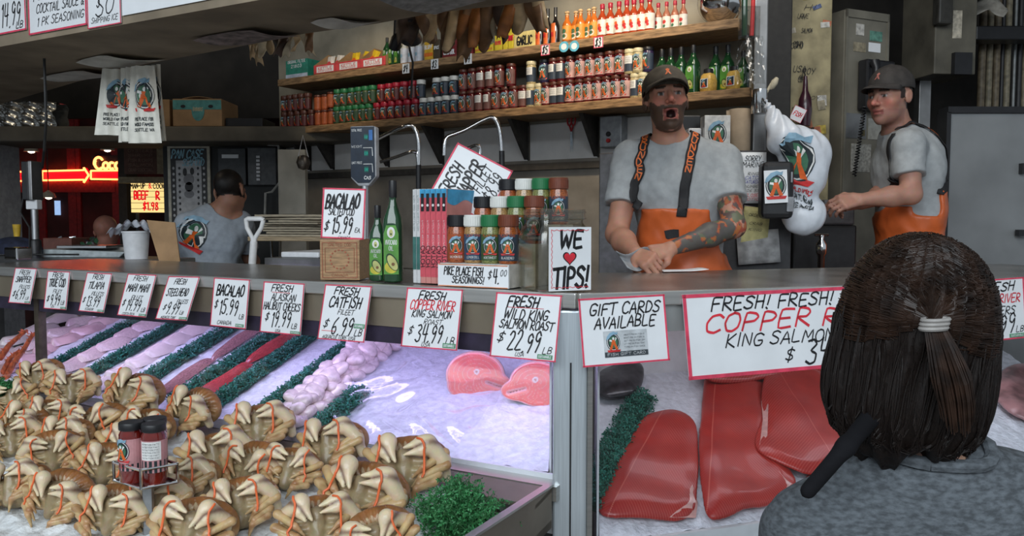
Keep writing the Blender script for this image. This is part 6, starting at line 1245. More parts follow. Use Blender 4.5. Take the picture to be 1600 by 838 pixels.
for i, (px, wd, m) in enumerate(((1534, 11, 0), (1546, 9, 1), (1557, 10, 0), (1566, 5, 3), (1574, 9, 1), (1585, 5, 2), (1593, 7, 3), (1602, 9, 1), (1614, 10, 0))):
    A = W(px, 100, 4.75); r = wd / 2 * 4.75 / FPX; b = MB(); b.tube([(A.x, 4.75, 3.39), (A.x, 4.75, .002)], r, 12); tag(obj('wall_pipe', b, pm[m], smooth=True), '%s vertical pipe at the upper right, %s from the left' % (('brown', 'tan', 'grey', 'black')[m], ORD[i + 1]), 'pipe', 'vertical pipes at the right')
tbox('black_beam', 'black horizontal bar crossing in front of the vertical pipes', 'bar', 1526, 40, 1640, 62, 4.55, .12, BLACKP, 0, 'bar_body')
b = MB(); b.grid(lambda u, v: W(1495 + 75 * u, 22 - 20 * v + 6 * math.sin(u * 7), 4.4 + .15 * v) + Vector((0, .03 * math.sin(u * 9 + v * 5), 0)), 14, 6); tag(obj('crumpled_paper', b, mat('paper_dim', (.34, .32, .28), .7), smooth=True, solid=.002), 'crumpled pale papers on top of the vent box', 'paper')
# big white carrier-bag bunch is built with the soft shapes below
# ================================================================== PEOPLE
def hmat(yaw, pitch=0, roll=0): return np.array((Matrix.Rotation(yaw, 3, 'Z') @ Matrix.Rotation(pitch, 3, 'X') @ Matrix.Rotation(roll, 3, 'Y')), dtype=np.float32)
def head_f(q, mouth=0.0, bald=False):
    """head in its own frame: x to its left-hand side of the picture plane, face towards -y"""
    ax = np.abs(q[:, 0]); m = np.stack([ax, q[:, 1], q[:, 2]], 1)
    d = s_ell(q, (0, .018, .040), (.076, .097, .086)); d = smin(d, s_ell(q, (0, -.022, -.022), (.064, .070, .085)), .03)
    d = smin(d, s_ell(q, (0, -.032 - .004 * mouth, -.078 - .012 * mouth), (.050, .050, .036)), .03); d = smin(d, s_sph(q, (0, -.074, -.100 - .016 * mouth), .017), .03)
    d = smin(d, s_cone(m, (.008, -.086, .024), (.046, -.070, .022), .012, .010), .014)
    d = smin(d, s_sph(m, (.045, -.055, -.022), .022), .025)
    d = smax(d, -s_sph(m, (.032, -.101, .003), .0155), .014)
    d = smin(d, s_sph(m, (.0315, -.0765, .002), .0135), .003)
    n = s_cone(q, (0, -.090, .014), (0, -.117, -.028), .0075, .0115); n = smin(n, s_sph(m, (.0125, -.101, -.032), .0085), .008); d = smin(d, n, .010)
    mz = -.062 - .004 * mouth
    d = smin(d, s_ell(q, (0, -.090, mz + .004), (.026, .016, .007)), .008); d = smin(d, s_ell(q, (0, -.087, mz - .011 - .018 * mouth), (.022, .016, .008)), .008)
    if mouth: d = smax(d, -s_ell(q, (0, -.098, mz - .006 - .006 * mouth), (.017, .030, .005 + .011 * mouth)), .004)
    else: d = smax(d, -s_ell(q, (0, -.106, mz - .003), (.022, .008, .0016)), .003)
    e = s_ell(m, (.079, .016, -.004), (.008, .020, .032), np.array(Matrix.Rotation(R(-14), 3, 'Z') @ Matrix.Rotation(R(-10), 3, 'X'))); e = smax(e, -s_ell(m, (.089, .010, -.002), (.006, .010, .018)), .004)
    return smin(d, e, .005)
def hand_parts(w, d, n, side, curl=.9, scale=1.0, spread=.1):
    """capsules of a hand: wrist w, pointing along d, palm facing n; side = +1 puts the thumb along d x n"""
    d = Vector(d).normalized(); n = Vector(n); n = (n - d * n.dot(d)).normalized(); s = d.cross(n) * side; w = Vector(w); L = []; pal = []
    for i, (off, ln, r) in enumerate(((.030, .042, .0092), (.010, .047, .0096), (-.010, .043, .0092), (-.029, .034, .0080))):
        off *= scale; base = w + s * off * .55 + d * .012; kn = w + d * (.088 - .006 * abs(i - 1)) * scale + s * off; pal.append((base, kn, .013 * scale, .0115 * scale)); p = kn; tot = 0
        for j, (f, bend) in enumerate(((1, .85), (.62, 1.0), (.5, .8))):
            tot += curl * bend; dd = (d * math.cos(tot) + n * math.sin(tot) + s * off * spread * 8 * math.cos(tot)).normalized(); q = p + dd * ln * f * scale
            L.append((p, q, r * scale * (1 - .08 * j), r * scale * (.92 - .08 * j))); p = q
    th = w + s * .022 * scale + d * .025; t1 = th + (s * .75 + d * .75 + n * .35).normalized() * .040 * scale; t2 = t1 + (d * .9 + n * (.3 + .4 * curl) + s * .1).normalized() * .032 * scale; t3 = t2 + (d * .7 + n * (.4 + .5 * curl) - s * .35).normalized() * .026 * scale
    pal.append((w + d * .01, th, .018 * scale, .016 * scale)); L += [(th, t1, .0135 * scale, .0115 * scale), (t1, t2, .0105 * scale, .0095 * scale), (t2, t3, .0095 * scale, .008 * scale)]
    return pal, L
def hand_f(P, H):
    pal, L = H; d = smins([s_cone(P, *c) for c in pal], .012); f = None
    for k in range(0, 12, 3):
        g = smins([s_cone(P, *c) for c in L[k:k + 3]], .004); f = g if f is None else smin(f, g, .0015)
    g = smins([s_cone(P, *c) for c in L[12:]], .006); return smin(smin(d, f, .007), g, .008)
class Person: pass
def make_person(lab, J, yaw, hy, hp, hr, tone, shirt, mouth=0, floor=0.0, hands=None, wd=1.0, arm_r=1.0, vox=.005, hairfn=None, facecol=None, skincol=None, shirt_len=None, trousers=None, sleeve=.62, lo_z=None, neck_r=.056):
    """J: joints in world space; returns the root and the distance functions"""
    pe = Person(); T = hmat(yaw); org = Vector((J['pelvis'][0], J['pelvis'][1], floor)); pe.root = thing('person', lab, 'person', org); pe.org = org
    Hd = hmat(hy, hp, hr); hc = V3(J['head']); pe.hc, pe.Hd = hc, Hd
    ch, pv, nk = V3(J['chest']), V3(J['pelvis']), V3(J['neck']); up = nk - pv; up /= np.linalg.norm(up)
    def tloc(v): return T @ V3(v)
    pe.tor = lambda P: smins([s_ell(P, ch, (.168 * wd, .112, .17), T), s_ell(P, ch * .5 + pv * .5, (.150 * wd, .106, .19), T), s_ell(P, pv, (.165 * wd, .118, .13), T),
                              s_cone(P, nk - up * .045, V3(J['sR']), .058, .054), s_cone(P, nk - up * .045, V3(J['sL']), .058, .054)], .05)
    arms = {}
    for s in 'RL':
        a, e, w = V3(J['s' + s]), V3(J['e' + s]), V3(J['w' + s]); arms[s] = (a, e, w)
    def arm_f(P, s, g=0.0):
        a, e, w = arms[s]; return smin(s_cone(P, a, e, (.050 * arm_r) + g, (.038 * arm_r) + g), smin(s_cone(P, e, e * .6 + w * .4, .038 * arm_r + g, .040 * arm_r + g), s_cone(P, e * .6 + w * .4, w, .040 * arm_r + g, .026 + g), .02), .02)
    pe.arm_f = arm_f; hp_ = {s: hand_parts(*hands[s]) for s in 'RL'} if hands else {}
    def skin(P):
        d = head_f((P - hc) @ Hd, mouth); d = smin(d, s_cone(P, nk - up * .06, hc + Hd @ V3((0, .022, -.055)), neck_r + .006, neck_r), .022); d = smin(d, pe.tor(P), .03)
        for s in 'RL':
            d = smin(d, arm_f(P, s), .03)
            if s in hp_: d = smin(d, hand_f(P, hp_[s]), .012)
        return d
    pe.skin = skin
    pts = np.array([J[k] for k in ('head', 'sR', 'sL', 'eR', 'eL', 'wR', 'wL', 'pelvis')]); lo = pts.min(0) - .17; hi = pts.max(0) + .17
    if lo_z: lo[2] = lo_z
    def scol(P):
        c = np.tile(V3(tone), (len(P), 1)) * (1 + .10 * nz3(P, 60)[:, None]); q = (P - hc) @ Hd
        if skincol is not None: c = skincol(P, c)
        near = (np.linalg.norm(q, axis=1) < .17)
        if near.any():
            qn = q[near]; cn = c[near]; ax = np.abs(qn[:, 0]); x, y, z = qn.T
            red = np.exp(-((ax - .042) ** 2 + (z + .028) ** 2) / .0006) * (y < -.03) + np.exp(-(x ** 2 + (z + .028) ** 2) / .0003) * (y < -.09); cn = cn * (1 + red[:, None] * V3((.25, -.12, -.12)))
            mz = -.062 - .004 * mouth
            lip = (np.abs(z - (mz - .003 - .009 * mouth)) < .011 + .014 * mouth) & (ax < .026) & (y < -.078); cn[lip] = V3((.36, .11, .09))
            if mouth:
                inn = (((x / .018) ** 2 + ((z - (mz - .006 - .006 * mouth)) / (.006 + .0115 * mouth)) ** 2) < 1.0) & (y > -.094) & (y < -.03) & (z < -.03); cn[inn] = V3((.035, .010, .010))
            eye = (np.sqrt((ax - .0315) ** 2 + (y + .0765) ** 2 + (z - .002) ** 2) < .0150) & (y < -.083) & (np.abs(z - .001) < .0055); cn[eye] = V3((.42, .40, .38))
            iris = eye & (np.abs(ax - .0315) < .0052); cn[iris] = V3((.05, .045, .04)); lid = (np.abs(z - .0085) < .0025) & (np.abs(ax - .0315) < .016) & (y < -.078); cn[lid] *= .35
            brow = (np.abs(z - .0265 + .10 * (ax - .03) ** 1.0 * 0) < .005) & (ax > .013) & (ax < .050) & (y < -.062); cn[brow] = V3((.055, .032, .02))
            if facecol is not None: cn = facecol(qn, cn)
            c[near] = cn
        return np.clip(c, 0, 1)
    fine = vox
    pe.body = sobj('body', skin, lo, hi, fine, SKIN, pe.root, org, scol, 1)
    # shirt
    def shirt_f(P):
        d = pe.tor(P) - .012
        for s in 'RL':
            a, e, w = arms[s]; ax_ = (e - a) / np.linalg.norm(e - a); cut = a + (e - a) * sleeve; sl = s_cone(P, a, a + (e - a) * (sleeve + .25), .066 * arm_r, .064 * arm_r); d = smin(d, smax(sl, (P - cut) @ ax_, .006), .03)
        d = d - .0055 * nz3(P * V3((1, 1, .7)), 26, 1) - .003 * nz3(P, 55, 2)
        nd = hc + Hd @ V3((0, .015, -.08)); d = smax(d, -s_cone(P, nk - up * .010, nd, neck_r + .014, neck_r + .03), .008)
        return d
    pe.shirt = shirt_f
    pe.shirt_o = sobj('t_shirt', shirt_f, lo, hi, vox, shirt, pe.root, org, None, 1)
    if trousers is not None:
        R_, mt = T @ V3((1, 0, 0)), trousers
        def leg_f(P):
            d = s_ell(P, pv + V3((0, 0, -.02)), (.178 * wd, .132, .14), T)
            for sx in (-1, 1):
                hip = pv + R_ * sx * .085 + V3((0, 0, -.06)); kn = V3((hip[0], hip[1], floor + .50)) ; an = V3((hip[0], hip[1], floor + .08)); d = smin(d, smin(s_cone(P, hip, kn, .095, .075), s_cone(P, kn, an, .075, .07), .03), .04)
            return d - .004 * nz3(P, 22, 4)
        pe.leg = leg_f; l0 = pv - V3((.3, .3, 0)); l0[2] = floor + .015; h0 = pv + V3((.3, .3, .1)); 
        sobj('trousers', lambda P: smax(leg_f(P), P[:, 2] - (pv[2] + .03), .01), l0, h0, .014, mt, pe.root, org)
        F_ = T @ V3((0, -1, 0))
        for sx in (-1, 1):
            c = pv + R_ * sx * .085; 
            sobj('boot', lambda P, c=c: smax(smin(s_cone(P, V3((c[0], c[1], floor + .045)), V3((c[0], c[1], floor + .05)) + F_ * .15, .048, .042), s_cone(P, V3((c[0], c[1], floor + .05)), V3((c[0], c[1], floor + .2)), .05, .06), .03), floor + .002 - P[:, 2], .004), V3((c[0] - .25, c[1] - .25, floor - .02)), V3((c[0] + .25, c[1] + .25, floor + .28)), .012, BOOT, pe.root, org)
    return pe
SKIN = attr_mat('skin', .48, .12, .15, 350, .4); BOOT = mat('rubber_boot', (.02, .02, .018), .4)
SHIRT = mat('grey_tee', (.36, .38, .39), .85, vary=.05, scale=40, bump=.15, bscale=500); ORNG = mat('orange_oilskin', (.62, .125, .030), .38, vary=.10, scale=9, bump=.1, bscale=30)
def p_(px, py, Y): v = at(px, py, Y); return (v.x, v.y, v.z)
def cap_on(pe, colr, emb, brim_len=.07, back=False, low=.030):
    Hd, hc = pe.Hd, pe.hc; org = V3(pe.org)
    def cf(P):
        q = (P - hc) @ Hd; d = s_ell(q, (0, .014, .044), (.089, .108, .096)); d = smax(d, -(q[:, 2] - (low - .10 * (q[:, 1]) * .6)), .006); d = smax(d, -s_ell(q, (0, .014, .040), (.083, .102, .088)), .003); return d - .0012 * nz3(q, 60, 3)
    sobj('cap_crown', cf, hc - .15, hc + .15, .004, colr, pe.root, org)
    b = MB(); top = low + .022
    def bf(u, v):
        a = (u - .5) * 2 * R(62); rx, ry = .086, .104; x0, y0 = rx * math.sin(a), .014 - ry * math.cos(a); L_ = brim_len * math.cos((u - .5) * math.pi) ** .55
        q = V3((x0 * (1 + .06 * v), y0 - L_ * v, top - .016 * v * v - 2.6 * (x0 ** 2) * (.4 + .6 * v))); return Vector(Hd @ q + hc - org)
    b.grid(bf, 24, 8); obj('cap_brim', b, colr, pe.root, smooth=True, solid=.004)
    b = MB(); b.lathe([(.008, -.003), (.008, .002), (0, .004)], 12, M=Matrix.Translation(Vector(Hd @ V3((0, .014, .1405)) + hc - org)) @ Matrix(Hd.tolist()).to_4x4()); obj('cap_button', b, colr, pe.root, smooth=True)
    b = MB()
    def mp(x, y, l=0):
        q = V3((x, 0, y + .088)); yy = .014 - .108 * math.sqrt(max(.01, 1 - (x / .089) ** 2 - ((y + .088 - .044) / .096) ** 2)); return Vector(Hd @ V3((x, yy - .0018 - .0003 * l, y + .088)) + hc - org)
    pts = [(-.012, -.014), (-.004, .002), (-.008, .01), (0, .016), (.008, .01), (.004, .002), (.012, -.014), (.005, -.012), (0, -.003), (-.005, -.012)]
    n = len(pts); b.add([mp(0, 0, 1)] + [mp(x, y, 1) for x, y in pts], [(0, i + 1, (i + 1) % n + 1) for i in range(n)]); obj('cap_emblem', b, emb, pe.root)
def strap_on(pe, f, pts, width, mt, words=None, off=.006, wm=None, name='suspender', rep=1, start=.08):
    P = [Vector(p) for p in pts]; dense = []
    for i in range(len(P) - 1):
        p0, p1, p2, p3 = P[max(i - 1, 0)], P[i], P[i + 1], P[min(i + 2, len(P) - 1)]
        for j in range(10):
            s = j / 10; dense.append(.5 * ((2 * p1) + (p2 - p0) * s + (2 * p0 - 5 * p1 + 4 * p2 - p3) * s * s + (3 * p1 - p0 - 3 * p2 + p3) * s ** 3))
    dense.append(P[-1]); Q = project(f, [tuple(p) for p in dense], off); N_ = grad(f, Q, .012); Q = [Vector(q.tolist()) for q in Q]; N_ = [Vector(n.tolist()) for n in N_]; n = len(Q); org = pe.org
    Tn = [(Q[min(i + 1, n - 1)] - Q[max(i - 1, 0)]).normalized() for i in range(n)]; Sd = [Tn[i].cross(N_[i]).normalized() for i in range(n)]; cum = [0]
    for i in range(1, n): cum.append(cum[-1] + (Q[i] - Q[i - 1]).length)
    def mp(s, t, l=0):
        s = min(max(s, 0), cum[-1]); i = max(k for k in range(n) if cum[k] <= s + 1e-9); i = min(i, n - 2); a = (s - cum[i]) / max(cum[i + 1] - cum[i], 1e-6)
        return Q[i].lerp(Q[i + 1], a) + Sd[i].lerp(Sd[i + 1], a) * t + N_[i].lerp(N_[i + 1], a).normalized() * (.0006 * l) - org
    b = MB(); b.grid(lambda u, v: mp(cum[-1] * v, (u - .5) * width), 4, n * 2); o = obj(name, b, mt, pe.root, smooth=True, solid=.003)
    if words:
        b = MB(); x = start * cum[-1]; hh = width * .62
        lw = .030
        for _ in range(rep):
            for ch in words:
                letter(b, ch, lambda a, c, l=0, x=x: mp(x + c, -a, 4), 0, 0, lw * .80, hh, wt=.16, slant=0, jit=0) if False else letter(b, ch, lambda a, c, l=0, x=x: mp(x - c, -a, 4), 0, 0, lw * .82, hh, wt=.17, slant=0, jit=0); x += lw
            x += .02
        obj('lettering', b, wm, o)
    return o
BLKW = mat('black_webbing', (.018, .018, .02), .7, vary=.1, bump=.2, bscale=300); OLET = mat('orange_lettering', (.75, .16, .03), .5)

# ---------------------------------------------------------------- the shouting fishmonger
Y1 = 3.1
def face1(q, c):
    x, y, z = q.T; ax = np.abs(x)
    beard = ((z < -.040 + .9 * np.maximum(0, ax - .045)) & (y < .012 - .5 * (-.05 - z)) & (z > -.122)) & ~((ax < .020) & (z > -.05)) & ~((ax < .030) & (np.abs(z + .072) < .026) & (y < -.070) & (ax / .028 < 1)); mus = (np.abs(z + .049) < .0065) & (ax < .034) & (y < -.075); chin = (z < -.100) & (y < .0 - .9 * (-.105 - z)) & (z > -.132)
    c[beard | mus | chin] = V3((.10, .055, .035)) ; side = (ax > .064) & (z > .002) & (y < .012) & (y > -.035); c[side] = V3((.06, .035, .022)); bk = (z > -.045) & (y > .035); c[bk] = V3((.06, .035, .022)); return c
def tat(P, c):
    a, e, w = V3(p_(1143, 310, 3.04)), V3(p_(1150, 352, 2.98)), V3(p_(1072, 380, 2.90)); d = np.minimum(s_cone(P, a, e, .05, .05), s_cone(P, e, w, .05, .045)) < .014; n1 = nz3(P, 75, 1); n2 = nz3(P, 60, 5); n3 = nz3(P, 110, 8)
    t = c.copy(); t[n1 > .05] = V3((.40, .06, .03)); t[n1 > .32] = V3((.46, .14, .03)); t[n2 > .20] = V3((.07, .13, .08)); t[n3 > .30] = V3((.05, .05, .055)); t = t * .85 + c * .15
    lower = s_cone(P, V3(p_(1125, 364, 2.96)), w, .06, .06) < .0; t[lower & (n1 < .2)] = V3((.11, .10, .09)); c[d] = t[d]; return c
J1 = dict(head=p_(1041, 158, 3.07), neck=p_(1047, 214, 3.11), chest=p_(1058, 295, 3.13), pelvis=(at(1070, 440, 3.15).x, 3.15, 1.36), sR=p_(986, 250, 3.14), sL=p_(1128, 252, 3.12), eR=p_(964, 366, 3.04), eL=p_(1147, 354, 2.99), wR=p_(992, 396, 2.83), wL=p_(1050, 388, 2.885))
dL = Vector(J1['wL']) - Vector(J1['eL']); dR = Vector(J1['wR']) - Vector(J1['eR'])
H1 = {'L': (J1['wL'], (dL.normalized() + Vector((-.1, -.1, .05))), Vector((-.2, .55, -.8)), 1, 1.15), 'R': (J1['wR'], Vector((.45, -.75, -.25)), Vector((.55, .1, -.8)), -1, 1.0)}
w1 = make_person('shouting man in grey t-shirt, cap and orange bib overalls, lettered black suspenders', J1, R(-6), R(-3), R(-9), R(-3), (.50, .245, .165), SHIRT, 1.0, .42, H1, 1.02, 1.08, .0042, facecol=face1, skincol=tat, lo_z=1.2)
cap_on(w1, mat('cap_taupe', (.10, .085, .065), .8, vary=.12, bump=.15, bscale=300), OLET)
TM1 = hmat(R(-6))
def overall_f(pe, J, T, wz, bz, bw, legs=True, floor=.42, cx=0.0, wd=1.0, backz=None):
    pv = V3(J['pelvis'])
    def f(P):
        t = pe.shirt(P) - .010; q = (P - pv) @ T; low = P[:, 2] - wz - .05 * np.maximum(0, q[:, 1] * 4); xx = np.abs(q[:, 0] - cx)
        bib = np.maximum(np.maximum(P[:, 2] - bz, xx - bw - .35 * np.maximum(0, bz - .03 - P[:, 2])), q[:, 1] + .0); reg = smin(low, bib, .03)
        if backz is not None: reg = smin(reg, np.maximum(np.maximum(P[:, 2] - backz, xx - .21), -q[:, 1] - .02), .03)
        d = smax(t, reg, .006)
        for s in 'RL': d = np.maximum(d, -(pe.arm_f(P, s, .022)))
        leg = s_ell(P, pv + V3((0, 0, -.03)), (.192 * wd, .150, .16), T); R_ = T @ V3((1, 0, 0))
        for sx in (-1, 1): hip = pv + R_ * sx * .09 + V3((0, 0, -.06)); leg = smin(leg, s_cone(P, hip, V3((hip[0], hip[1], floor + .14)), .11, .095), .04)
        leg = np.maximum(leg, P[:, 2] - wz); return smin(d, leg, .02) - .004 * nz3(P, 20, 6)
    return f
def overalls(pe, J, T, *a, **k):
    f = overall_f(pe, J, T, *a, **k); pv = V3(J['pelvis']); fl = k.get('floor', .42); lo = pv - V3((.32, .3, 0)); lo[2] = fl + .1; hi = pv + V3((.32, .3, 0)); hi[2] = a[1] + .06
    sobj('bib_overalls', f, lo, hi, .0075, ORNG, pe.root, V3(pe.org), None, 2)
    for sx in (-1, 1):
        c = pv + (T @ V3((1, 0, 0))) * sx * .09; F_ = T @ V3((0, -1, 0))
        sobj('boot', lambda P, c=c: smax(smin(s_cone(P, V3((c[0], c[1], fl + .045)), V3((c[0], c[1], fl + .05)) + F_ * .15, .048, .042), s_cone(P, V3((c[0], c[1], fl + .05)), V3((c[0], c[1], fl + .2)), .05, .06), .03), fl + .002 - P[:, 2], .004), V3((c[0] - .25, c[1] - .25, fl - .02)), V3((c[0] + .25, c[1] + .25, fl + .28)), .012, BOOT, pe.root, V3(pe.org))
    return f
of1 = overalls(w1, J1, TM1, 1.47, at(1050, 326, 3.0).z, .128, cx=-.050, wd=1.02)
fz = lambda P: np.minimum(w1.shirt(P), of1(P))
strap_on(w1, fz, [p_(1012, 206, 3.2), p_(1006, 222, 3.05), p_(1002, 255, 3.0), p_(1000, 300, 2.98), p_(1003, 328, 2.98)], .036, BLKW, 'GRUNDEN', wm=OLET, start=.20)
strap_on(w1, fz, [p_(1084, 200, 3.2), p_(1087, 213, 3.05), p_(1081, 245, 3.0), p_(1073, 285, 2.98), p_(1067, 325, 2.98), p_(1066, 340, 2.98)], .038, BLKW, 'GRUNDEN', wm=OLET, start=.20)
b = MB(); Q = project(of1, [p_(1048 + i * 6, 368 + j * 6, 2.97) for j in (-1, 1) for i in (-2, -1, 0, 1, 2)], .003); b.add([Vector(q.tolist()) - w1.org for q in Q], [(i, i + 1, 6 + i, 5 + i) for i in range(4)]); obj('bib_label', b, BLKW, w1.root)
# grey paper held in his hands
c0 = at(994, 404, 2.80); b = MB(); b.grid(lambda u, v: at(962 + 50 * u + 18 * v, 392 + 26 * v + 6 * math.sin(u * 5), 2.74 + .09 * u + .03 * math.sin(v * 4)) - c0, 10, 8); tag(obj('wrapping_paper', b, mat('grey_wrap', (.34, .36, .38), .6, vary=.1), loc=c0, smooth=True, solid=.002), 'crumpled grey wrapping paper held in the shouting man\'s hands', 'paper')

# ---------------------------------------------------------------- the second fishmonger, looking left
Y2 = 3.55
def face2(q, c):
    x, y, z = q.T; ax = np.abs(x); hair = ((y > .028) & (z > -.055)) | ((ax > .060) & (z > -.012) & (y > -.028) & (y < .03) & (z < .05) & (ax < .074)); c[hair] = V3((.035, .022, .016)); st = (z < -.055) & (y < .02) & (z > -.14); c[st] = c[st] * V3((.80, .78, .80)); return c
J2 = dict(head=p_(1390, 152, 3.53), neck=p_(1404, 198, 3.58), chest=p_(1418, 262, 3.58), pelvis=(at(1424, 400, 3.6).x, 3.6, 1.42), sR=p_(1400, 226, 3.72), sL=p_(1418, 228, 3.42), eR=p_(1388, 300, 3.70), eL=p_(1424, 304, 3.36), wR=p_(1348, 318, 3.52), wL=p_(1346, 312, 3.36))
H2 = {'L': (J2['wL'], (-.9, -.05, -.12), (0, .7, -.6), -1, .7), 'R': (J2['wR'], (-.9, -.2, -.05), (0, -.6, -.6), 1, .6)}
w2 = make_person('man in grey t-shirt, dark cap and orange overalls, standing looking left', J2, R(-68), R(-58), R(4), R(0), (.46, .235, .17), SHIRT, 0, .42, H2, .98, 1.05, .0048, facecol=face2, lo_z=1.25)
cap_on(w2, mat('cap_charcoal', (.045, .04, .037), .8, vary=.12, bump=.15, bscale=300), mat('cap_pink_emblem', (.45, .16, .13), .6))
TM2 = hmat(R(-68)); of2 = overalls(w2, J2, TM2, at(1424, 338, 3.5).z, at(1380, 322, 3.5).z, .10, wd=.98, backz=at(1440, 297, 3.5).z)
fz2 = lambda P: np.minimum(w2.shirt(P), of2(P))
strap_on(w2, fz2, [p_(1400, 190, 3.45), p_(1424, 186, 3.48), p_(1444, 202, 3.5), p_(1455, 230, 3.5), p_(1460, 265, 3.5), p_(1460, 304, 3.48)], .034, BLKW, 'GRUNDEN', wm=OLET, start=.35)
strap_on(w2, fz2, [p_(1392, 205, 3.42), p_(1378, 232, 3.44), p_(1368, 265, 3.44), p_(1366, 300, 3.44), p_(1366, 328, 3.44)], .034, BLKW)

# ---------------------------------------------------------------- man seen from behind, at the left
SH3 = mat('blue_grey_tee', (.33, .37, .42), .85, vary=.05, scale=40, bump=.15, bscale=400)
def face3(q, c):
    x, y, z = q.T; ax = np.abs(x); hair = ((y > -.035) & (z > -.035) & ((ax < .0765) | (z > .035))) & ~((ax > .073) & (np.abs(z + .004) < .04) & (np.abs(y - .016) < .026)) | (z > .055); c[hair] = V3((.014, .011, .010)) * (1 + .5 * nz3(q[hair], 300)[:, None]); return c
Yh = 4.55
J3 = dict(head=p_(360, 300, 4.55), neck=p_(344, 324, 4.55), chest=p_(332, 372, 4.55), pelvis=(at(322, 440, 4.55).x, 4.55, 1.02), sR=p_(376, 350, 4.58), sL=p_(294, 352, 4.46), eR=p_(390, 402, 4.72), eL=p_(278, 408, 4.62), wR=p_(400, 418, 4.85), wL=p_(300, 424, 4.85))
J3['sR'], J3['sL'] = J3['sR'], J3['sL']
H3 = {'R': (J3['wR'], (.2, .8, -.1), (-.5, 0, -.8), 1, .5), 'L': (J3['wL'], (.2, .8, -.1), (.5, 0, -.8), -1, .5)}
w3 = make_person('man seen from behind in a blue-grey t-shirt with a round emblem on the back', J3, R(180), R(172), R(10), R(6), (.42, .21, .14), SH3, 0, .0, H3, 1.05, 1.05, .006, facecol=face3, lo_z=.9, trousers=mat('dark_trousers', (.025, .025, .03), .8), sleeve=.75)
b = MB(); cxp, cyp = 303, 366; A_ = R(-20)
def em3(x, y, l=0):
    u, v = x * math.cos(A_) - y * math.sin(A_), x * math.sin(A_) + y * math.cos(A_)
    return (cxp + u, cyp - v, l)
b2 = MB(); emblem(b2, em3, 0, 0, 50, 0); Q = project(w3.shirt, [p_(v[0], v[1], 4.42) for v in b2.V], .004, 8); N_ = grad(w3.shirt, Q, .01); b.V = [tuple(q + n * .0006 * v[2] - V3(w3.org)) for q, n, v in zip(Q, N_, b2.V)]; b.F = b2.F; b.I = b2.I
obj('back_print', b, EMB, w3.root)

# ---------------------------------------------------------------- bald man far left
J4 = dict(head=p_(167, 363, 5.93), neck=p_(167, 392, 5.95), chest=p_(167, 430, 5.95), pelvis=(at(167, 430, 5.95).x, 5.95, .85), sR=p_(140, 412, 5.95), sL=p_(194, 412, 5.95), eR=p_(136, 470, 5.95), eL=p_(198, 470, 5.95), wR=p_(140, 520, 5.8), wL=p_(194, 520, 5.8))
w4 = make_person('bald man seen from behind among the clutter below the neon arrow', J4, R(180), R(178), R(0), R(0), (.48, .21, .15), mat('brown_jacket', (.05, .035, .03), .8), 0, 0, {'R': (J4['wR'], (0, 0, -1), (.6, .6, 0), 1, .4), 'L': (J4['wL'], (0, 0, -1), (-.6, .6, 0), -1, .4)}, 1, 1.1, .008, trousers=mat('dark_trousers', (.025, .025, .03), .8), sleeve=1.2)

# ---------------------------------------------------------------- woman with the half ponytail, foreground
YW = 1.05
GREYSW = mat('charcoal_sweater', (.11, .125, .14), .9, vary=.22, scale=90, bump=.4, bscale=700, stretch=(1, 1, 2.2))
J5 = dict(head=p_(1424, 520, 1.06), neck=p_(1442, 705, 1.05), chest=p_(1470, 925, 1.06), pelvis=(at(1475, 900, 1.08).x, 1.08, .92), sR=p_(1668, 800, 1.03), sL=p_(1275, 838, 1.06), eR=p_(1740, 1080, 1.0), eL=p_(1210, 1120, 1.10), wR=(at(1640, 900, 1).x, 1.2, .98), wL=(at(1260, 900, 1).x, 1.24, .98))
H5 = {'R': (J5['wR'], (-.6, .7, 0), (0, 0, -1), -1, .5), 'L': (J5['wL'], (.6, .7, 0), (0, 0, -1), 1, .5)}
w5 = make_person('woman seen from behind with dark brown half-ponytail hair and a charcoal sweater', J5, R(172), R(160), R(0), R(-6), (.50, .28, .20), GREYSW, 0, 0, H5, .98, .95, .006, trousers=mat('dark_trousers', (.025, .025, .03), .8), sleeve=1.9, neck_r=.043, lo_z=.72)
hcw = V3(J5['head']); HdW = hmat(R(160), 0, R(-6)); hx = V3((math.cos(R(-6)), 0, -math.sin(R(-6))))
HAIR = mat('dark_brown_hair', (.011, .0065, .005), .46, vary=.3, scale=60, stretch=(30, 30, 1), spec=.35, bump=.25, bscale=90); HAIR2 = mat('brown_hair_strands', (.026, .013, .008), .42, vary=.3, scale=40, spec=.4)
def hair_f(P):
    q = (P - hcw) @ HdW; x, y, z = q.T
    d = s_ell(q, (0, .020, .034), (.090, .110, .098)); lower = s_ell(q, (0, .024, -.062), (.098, .094, .125)); d = smin(d, lower, .04)
    ang = np.arctan2(x, y); d = d - .0035 * np.sin(ang * 26 + 3 * np.sin(z * 20)) * np.clip((.06 - z) * 8, 0, 1) - .002 * np.sin(ang * 61 + z * 15)
    d = smax(d, -(z + .158 + .25 * np.maximum(0, -y) + .018 * np.sin(ang * 9) + .02 * np.sin(ang * 3)), .010)
    d = smax(d, -s_ell(q, (0, -.115, -.055), (.066, .085, .115)), .008); return d
hr_o = sobj('hair', hair_f, hcw - .21, hcw + .21, .0042, HAIR, w5.root, V3(w5.org), None, 1)
tieP = project(hair_f, [p_(1458, 506, .93)], .004)[0]
